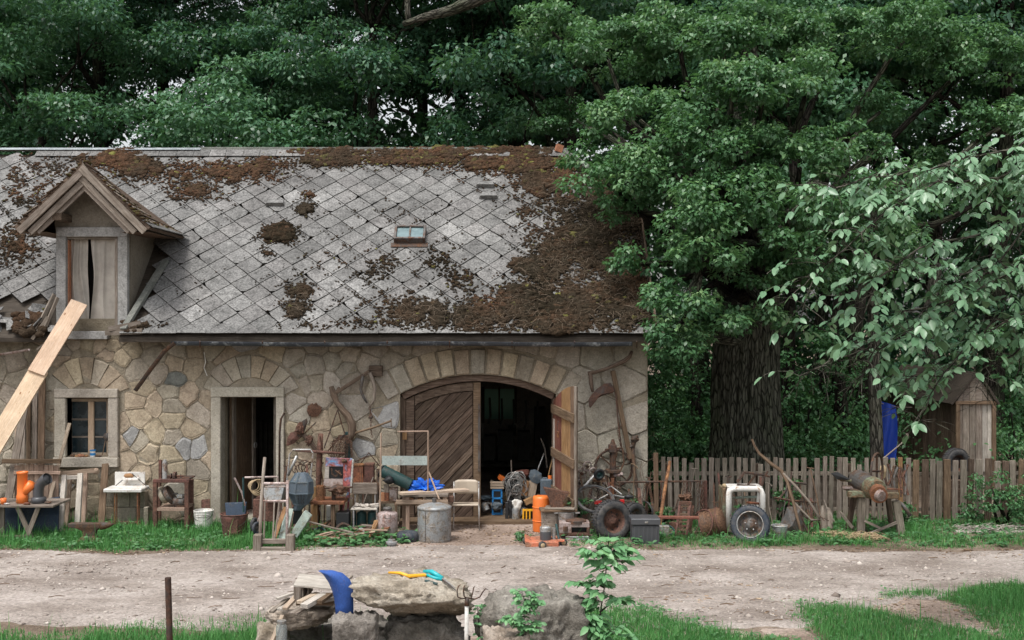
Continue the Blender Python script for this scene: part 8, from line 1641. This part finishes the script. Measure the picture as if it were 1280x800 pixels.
# ============================================================ FOREGROUND
def rock(px0, px1, py0, py1, Y, depth, label, mat, seed, amp=.08, planes=14, tilt=0, zbot=None, ex=None, sub=5, flat_top=.0, grp='boulders at the bottom of the picture'):
    rg = np.random.default_rng(seed); x0, x1 = X_(px0, Y), X_(px1, Y); z1 = Z_(py0, Y); z0 = Z_(py1, Y) if zbot is None else zbot
    c = Vector(((x0+x1)/2, Y, (z0+z1)/2)); hx, hy, hz = (x1-x0)/2, depth/2, (z1-z0)/2
    nrm = np.concatenate([unit(rg, planes), np.array([(0,0,1.),(0,0,-1.),(.12,-1,.15),(0,1,.1),(1,.1,.1),(-1,-.15,0)])]); hh = np.concatenate([rg.uniform(.68, 1.0, planes), np.array([.62,.62,.66,.7,.8,.8])])
    if ex: nrm = np.concatenate([nrm, [e[:3] for e in ex]]); hh = np.concatenate([hh, [e[3] for e in ex]])
    nrm /= np.linalg.norm(nrm, axis=1, keepdims=True); vs, fs = ICO[sub]; d = np.array([tuple(v) for v in vs]); dots = d@nrm.T; rr = np.where(dots > .05, hh/np.maximum(dots, .05), 9).min(1)
    rr = np.minimum(rr, 1.25); P = d*rr[:, None]
    lo, hi = P.min(0), P.max(0); P = (P-lo)/(hi-lo)*2-1
    out = []
    for p, q in zip(P, d):
        v = Vector(p); q = np.array([v.x*hx, v.y*hy, v.z*hz])*3.2; s1 = noise.noise(Vector(q*1.7)+Vector((seed, 0, 0))); s2 = noise.noise(Vector(q*5)+Vector((seed, 4, 0))); s3 = abs(noise.noise(Vector((q[0]*3, q[1]*3, q[2]*9+seed)))); s4 = noise.noise(Vector(q*13)+Vector((seed, 7, 1)))
        s5 = noise.noise(Vector(q*29)+Vector((seed, 1, 1))); st = (v.z*3+s2)%1; k = 1+amp*(1.1*s1+1.0*s2-1.1*s3+.6*s4+.35*s5-.35*(st < .25)); w_ = Vector((v.x*hx*k, v.y*hy*k, v.z*hz*k)); w_.z += tilt*w_.x; out.append(c+w_)
    m = MB(); m.add(out, fs); o = m.build('boulder', mat, None, loc=(c.x, c.y, 0), smooth=True); tag(o, label, 'boulder', grp); return o, c, z1
Yr = -7.15
bo, bc, bz = rock(432, 591, 720, 772, Yr, .75, 'big flat tan boulder with garden tools lying on top', M_boulder, 31, .10, 16, tilt=-.03, ex=[(.15, -.7, -.75, .38), (-.75, -.3, -.7, .5), (.5, -.3, .9, .62)])
rock(478, 592, 770, 850, Yr+.08, .5, 'brown boulder directly under the big flat one', M_bouldergr, 8, .10, 12, zbot=-.05)
rock(412, 474, 767, 850, Yr-.30, .42, 'rounded speckled grey granite stone beside the blue blade', M_bouldergr, 12, .10, 14, zbot=-.05)
rock(592, 738, 744, 806, Yr+.0, .75, 'grey furrowed boulder behind the small fern plant', M_bouldergr, 23, .10, 13, zbot=-.05)
rock(604, 665, 789, 850, Yr-.5, .35, 'low yellowish stone at the bottom edge below the grey boulder', M_boulder, 5, .10, 12, zbot=-.05)
rock(330, 420, 757, 778, Yr+.15, .55, 'flat thin slab of stone under the wood offcuts', M_boulder, 17, .10, 12)
rock(345, 500, 776, 850, Yr+.55, .5, 'hidden dark stone carrying the flat slab and boulder from behind', M_bouldergr, 19, .10, 12, zbot=-.05)
rock(318, 362, 778, 850, Yr-.05, .3, 'small brown stone behind the glass jar', M_boulder, 41, .10, 12, zbot=-.05)
OFF = 'wood offcuts heaped on the flat slab'
def off(lb, a, b, w_, th, mat, Y0=None, nm='offcut'): m = MB(); m.beam(W(*a), W(*b), w_/146, th); one(nm, mat, lb, 'offcut', (a[0]+b[0])/2, a[2], m, OFF, bevel=.002)
t = T_('wooden_box', 'broken pale wooden box with its open end to the left', 'wooden box', 392, Yr+.05)
m = MB(); q = [W(367, 733, Yr-.12), W(416, 738, Yr-.12), W(410, 722, Yr+.22), W(374, 719, Yr+.22)]; m.add(q+[v+Vector((0, 0, .012)) for v in q], [(3,2,1,0), (4,5,6,7), (0,1,5,4), (1,2,6,5), (2,3,7,6), (3,0,4,7)]); m.build('top_board', M_whitewood, t)
MB().rb(367, 733.5, 376, 751, Yr-.12, .02).build('end_block', M_oldwood, t, bevel=.003); MB().rb(376.5, 734.5, 379, 748, Yr-.10, .3).build('divider', M_oldwood, t); MB().rb(384, 735, 386, 745, Yr-.05, .2).build('divider', M_oldwood, t); MB().rb(376, 742, 416, 756, Yr+.12, .02).build('back_board', M_oldwood, t); MB().rb(370, 748, 416, 757, Yr-.02, .2).build('bottom_board', M_brownwood, t)
off('pale lath at the far left of the heap', (346, 748.5, Yr-.1), (369, 741, Yr), 5, .02, M_whitewood); off('long split stick reaching down left', (339, 765, Yr-.25), (360, 748, Yr), 6, .02, M_oldwood); off('short white offcut beside the split stick', (350, 762, Yr-.22), (357, 757, Yr-.1), 8, .02, M_whitewood)
off('square batten pointing down left under the box', (356, 761, Yr-.25), (370, 746, Yr-.05), 7, .025, M_pale); off('squared batten in the middle of the heap', (374, 753, Yr-.28), (397, 742, Yr-.05), 8, .028, M_pale); off('thick batten with cut end facing front', (380, 758, Yr-.32), (404, 744, Yr-.1), 11, .038, M_whitewood); off('reddish brown offcut right of the thick batten', (399, 753, Yr-.26), (412, 743, Yr-.1), 7, .03, M_brownwood)
off('flat grey board under the battens', (366, 767, Yr-.3), (384, 757, Yr-.1), 12, .015, M_oldwood); off('pale offcut at the right behind the blue blade', (402, 751, Yr-.05), (418, 748, Yr), 8, .03, M_whitewood); off('white lath sticking out right of the blue blade', (438, 733, Yr+.05), (453, 723, Yr+.2), 6, .012, M_whitewood); off('narrow lath behind the blue blade', (432, 727, Yr+.1), (440, 720, Yr+.2), 3, .02, M_oldwood)
m = MB(); m.beam(W(354, 770, Yr-.25), Vector((X_(318, -7.8), -7.8, .1)), .035, .045); one('leaning_batten', M_pale, 'greenish batten leaning down left before the heap', 'batten', 337, Yr-.4, m, OFF, bevel=.003)
# blue blade: curved sheet metal with thickness
L_ = [(399, 712), (405, 719), (411, 728), (415, 738), (417.5, 748), (418.8, 760), (419, 772)]; R_ = [(401, 712), (416, 712.5), (428, 716), (437, 724), (441.5, 735), (441.5, 752), (441.5, 769)]; m = MB(); vs = []
for (a, b) in zip(L_, R_):
    for j in range(7): tt = j/6; vs.append(W(a[0]+(b[0]-a[0])*tt, a[1]+(b[1]-a[1])*tt, Yr-.27)+Vector((0, -.05*math.sin(math.pi*tt)+.03*(a[1]-740)/60, 0)))
n_ = len(vs); fa = [(r*7+j, (r+1)*7+j, (r+1)*7+j+1, r*7+j+1) for r in range(6) for j in range(6)]; m.add(vs+[v+Vector((0, .006, 0)) for v in vs], fa+[tuple(n_+i for i in reversed(f)) for f in fa]+[(j, j+1, n_+j+1, n_+j) for j in range(6)]+[(42+j+1, 42+j, n_+42+j, n_+42+j+1) for j in range(6)]+[(r*7, n_+r*7, n_+r*7+7, r*7+7) for r in range(6)]+[(r*7+6, r*7+13, n_+r*7+13, n_+r*7+6) for r in range(6)])
one('plough_share', M_bluepaint, 'curved blue painted plough blade propped on the left of the boulder', 'plough blade', 425, Yr-.27, m, smooth=True)
# tools on the boulder
bpy.context.view_layer.update()
from mathutils.bvhtree import BVHTree
bt = BVHTree.FromObject(bo, bpy.context.evaluated_depsgraph_get())
def topz(x, y):
    h = bt.ray_cast(Vector((x, y, 5))-bo.location, Vector((0, 0, -1))); return (h[0].z if h[0] else bz-.05)
def onrock(px, Y, dz=.0): x = X_(px, Y); return Vector((x, Y, topz(x, Y)+dz))
t = thing('pruning_saw', 'yellow handled pruning saw on the left of the boulder top', 'saw', tuple(onrock(508, Yr)))
P = [onrock(486, Yr+.10, .016), onrock(500, Yr+.04, .016), onrock(513, Yr-.04, .016)]; m = MB(); m.tube(P, [.010, .013, .015], 8); m.build('handle', M_yellow, t, smooth=True)
m = MB(); a, b = onrock(511, Yr-.05, .02), onrock(532, Yr+.02, .02); m.beam(a, b, .045, .022, 0); m.build('sheath', M_yellow, t, bevel=.005)
t = thing('hedge_shears', 'turquoise handled garden shears with dark blades on the boulder', 'shears', tuple(onrock(545, Yr)))
m = MB(); m.tube([onrock(530, Yr+.13, .018), onrock(540, Yr+.08, .02), onrock(553, Yr+.0, .022)], [.016, .021, .019], 9); m.build('handle', M_teal, t, smooth=True); m = MB(); m.tube([onrock(533, Yr+.03, .014), onrock(543, Yr+.02, .016), onrock(553, Yr-.01, .02)], [.012, .015, .014], 9); m.build('handle', M_teal, t, smooth=True)
m = MB(); m.beam(onrock(552, Yr-.0, .024), onrock(570, Yr-.13, .012), .028, .006, 0, .004); m.build('blade', M_iron, t); m = MB(); m.beam(onrock(552, Yr-.0, .030), onrock(569, Yr-.09, .020), .022, .005, 0, .004); m.build('blade', M_steel, t)
m = MB(); a, b = onrock(531, Yr-.09, .014), onrock(547, Yr-.11, .014); m.beam(a, b, .03, .02); one('clamp', M_green, 'small dark green grip lying before the turquoise shears', 'grip', 539, Yr-.1, m, bevel=.005)
# fork
Yf_ = -7.75; t = T_('garden_fork', 'hay fork with white handle and four curved dark tines', 'fork', 583, Yf_); k_ = S(Yf_)
m = MB(); m.tube([Vector((X_(583.5, Yf_), Yf_-.05, .0)), W(583, 800, Yf_), W(583.5, 755, Yf_)], .0165, 12); m.build('handle', M_whitewood if False else M_whitepl, t, smooth=True); m = MB(); m.tube([W(583.5, 757, Yf_), W(584, 747, Yf_)], [.021, .017], 12); m.build('socket', M_rustdark, t, smooth=True)
for q in (((583, 748), (577, 747.5), (572.5, 745), (571.5, 738), (573, 732.5), (576, 731)), ((584, 748), (580.5, 745), (579.5, 738), (580.5, 731.5), (582, 731)), ((585, 748), (589, 747), (591, 740), (592.5, 733), (594, 732.5)), ((585, 748), (594, 748), (600, 745), (603.5, 739), (607, 735.5), (610.5, 738))):
    m = MB(); m.tube([W(x, y, Yf_)+Vector((0, -.03*math.sin(i*.7), 0)) for i, (x, y) in enumerate(q)], [.0055]*(len(q)-1)+[.002], 6); m.build('tine', M_rustdark, t, smooth=True)
Yp = -7.3; t = T_('iron_post', 'dark rusty iron tube post standing alone at the lower left', 'post', 211, Yp); m = MB(); m.tube([Vector((X_(213, Yp), Yp, -.1)), W(211.5, 775, Yp), W(210, 722, Yp)], .026, 14, cap=False); m.tube([Vector((X_(213, Yp), Yp, -.1)), W(210, 722.6, Yp)], .022, 12); m.build('tube', M_rustdark, t, smooth=True)
gm, n_, p_ = nodes('clear_glass', .08, .5); p_.inputs['Base Color'].default_value = (.8, .85, .85, 1); p_.inputs['Transmission Weight'].default_value = .85
Yj = -7.55; t = T_('glass_jar', 'clear glass jar standing in the grass before the offcuts', 'jar', 352, Yj); r_ = 7/S(Yj); m = MB(); h = Z_(776, Yj); m.lathe([(r_, 0), (r_, h-.05), (r_*.8, h-.02), (r_*.8, h), (r_*.74, h), (r_*.74, h-.02), (r_*.93, h-.055), (r_*.93, .01), (.001, .01)], 24, Matrix.Translation((X_(352, Yj), Yj, .0)), cap=(True, False)); m.build('body', gm, t, smooth=True); m = MB(); m.lathe([(r_*.86, h-.018), (r_*.86, h+.002), (r_*.8, h+.004)], 24, Matrix.Translation((X_(352, Yj), Yj, 0))); m.build('lid', M_zinc, t)
# sapling and small plants with oval leaves
def plant(name, label, px, Y, stems, leafL, mat, seed, cat='plant', nper=9, wr=.27, compound=True, stem_r=.008):
    rg = random.Random(seed); t = T_(name, label, cat, px, Y); P, D, L = [], [], []; mb = MB()
    for st_ in stems:
        pts = [Vector((X_(st_[0][0], Y), Y, 0)) if st_[0][1] is None else W(st_[0][0], st_[0][1], Y)]+[W(x, y, Y+dy) for x, y, dy in st_[1:]]; mb.tube(pts, [stem_r*(1-.7*i/len(pts)) for i in range(len(pts))], 7)
        for i in range(1, len(pts)):
            for q in range(nper):
                tt = (q+rg.random())/nper; p = pts[i-1].lerp(pts[i], tt)
                if p.z < .25 and st_[0][1] is None: continue
                a = rg.uniform(0, 6.28); d = Vector((math.cos(a), math.sin(a)*.8, rg.uniform(-.1, .6))).normalized(); ln = rg.uniform(.03, .16)*(leafL/.08); e = p+d*ln; mb.tube([p, e], stem_r*.22, 4, False)
                for s_ in range(5 if compound else 2):
                    pp_ = p.lerp(e, .35+.65*s_/5); sd = Vector((-d.y, d.x, 0))*(1 if s_ % 2 else -1); P.append(pp_); D.append(d*.6+sd*.8*(s_ < 4)+Vector((0, 0, -.25-rg.random()*.2))); L.append(leafL*rg.uniform(.6, 1.15))
        for s_ in range(7): a = s_*.9; P.append(pts[-1]); D.append(Vector((math.cos(a), math.sin(a), .35))); L.append(leafL*rg.uniform(.7, 1.1))
    mb.build('stem', M_green if False else B_grey, t, smooth=True); P = np.array([tuple(v) for v in P]); D = np.array([tuple(v) for v in D]); D /= np.linalg.norm(D, axis=1, keepdims=True); L = np.array(L); g_ = np.random.default_rng(seed)
    Nn = np.array([0, -.3, 1.])+g_.standard_normal((len(P), 3))*.35; Sd = np.cross(D, Nn); Sd /= np.linalg.norm(Sd, axis=1, keepdims=True); Nn = np.cross(Sd, D); V, Fc, m_ = ovals(P, D, Sd, Nn, L, wr, .2); fast('leaves', V, Fc, mat, np.repeat(np.clip(g_.normal(.5, .22, len(P)), 0, 1), m_), parent=t, kind='stuff', smooth=True)
plant('sapling', 'young green sapling rising at the bottom right of the boulders', 748, -7.3, [[(745, None), (747, 790, 0), (752, 755, 0), (757, 725, 0), (758, 696, 0), (761, 676, 0)], [(756, 735), (742, 728, .05), (726, 732, .08)], [(758, 712), (772, 702, -.05), (786, 700, -.08)], [(758, 700), (745, 690, -.05), (735, 694, -.06)], [(759, 694), (770, 686, .05), (780, 692, .05)], [(750, 765), (766, 752, .05), (782, 750, .04)], [(748, 785), (735, 768, .02), (728, 776, 0)], [(747, 795), (722, 792, 0), (706, 798, 0)], [(747, 798), (765, 790, -.05), (782, 796, -.1)]], .10, L_sap, 5, 'sapling', 5, .25)
rock(600, 730, 800, 850, Yr+.05, .6, 'dark stone carrying the grey furrowed boulder', M_bouldergr, 44, .1, 12, zbot=-.05)
plant('fern_plant', 'small pale green leafy plant growing in front of the grey boulder', 656, -7.75, [[(658, None), (657, 790, 0), (655, 770, 0), (656, 752, 0), (652, 738, 0)], [(657, 785), (642, 776, 0), (634, 772, 0)], [(656, 765), (668, 755, 0), (674, 745, 0)], [(657, 790), (672, 780, 0)]], .05, L_sap, 9, 'plant', 12, .3, True, .004)
plant('weed_plant', 'yellow green seedling between the fork handle and the grey boulder', 598, -7.3, [[(598, None), (598, 775, 0), (597, 758, 0)]], .04, L_sap, 13, 'plant', 10, .3, True, .004)
# window sill things
t = T_('sill_tub', 'blue and white tub on the window sill', 'tub', 115, -.03, win[2]); m = MB(); zs_ = win[2]+.001; M_ = Matrix.Translation((X_(116, -.02), -.02, zs_)); m.lathe([(.035, 0), (.04, .09)], 16, M_); m.build('tub', M_whitepl, t); m = MB(); m.lathe([(.0385, .025), (.0405, .06)], 16, M_, cap=(False, False)); m.build('band', M_cyan, t); m = MB(); m.lathe([(.046, .09), (.046, .105)], 16, M_); m.build('lid', M_cyan, t)
t = T_('ladle', 'old round ladle leaning in the right corner of the window', 'ladle', 131, .03, win[2]); m = MB(); m.tube([W(128, 569, .02), W(132, 550, .08)], .008, 6); m.build('handle', M_brownwood, t); m = MB(); m.lump(W(133, 546, .08), (.05, .02, .06), 3, .05); m.build('bowl', M_iron, t, smooth=True)
for k in range(7): px = (91, 96, 101, 106, 122, 125, 108)[k]; m = MB(); r_ = random.uniform(.018, .035); m.lump((X_(px, 0), .0, win[2]+r_*.6), (r_*1.4, r_, r_*.8), 2, .25); one('sill_object', [M_rust, M_card, M_brick, M_rustor, M_brownwood, M_rust, M_card][k], ['rusty lump at the left end of the window sill', 'brown knob second on the window sill', 'reddish chip third on the window sill', 'orange brown piece fourth on the window sill', 'wooden knob just right of the tub', 'rusty bit by the ladle handle', 'brown lump just left of the tub'][k], 'oddment', px, 0, m, 'oddments on the window sill')
m = MB(); m.tube([W(255, 440, -.04), W(257, 452, -.05), W(255, 460, -.05), W(259, 470, -.05)], .006, 5); one('string', M_whitepl, 'short frayed white cord hanging left of the door arch', 'cord', 256, -.05, m)
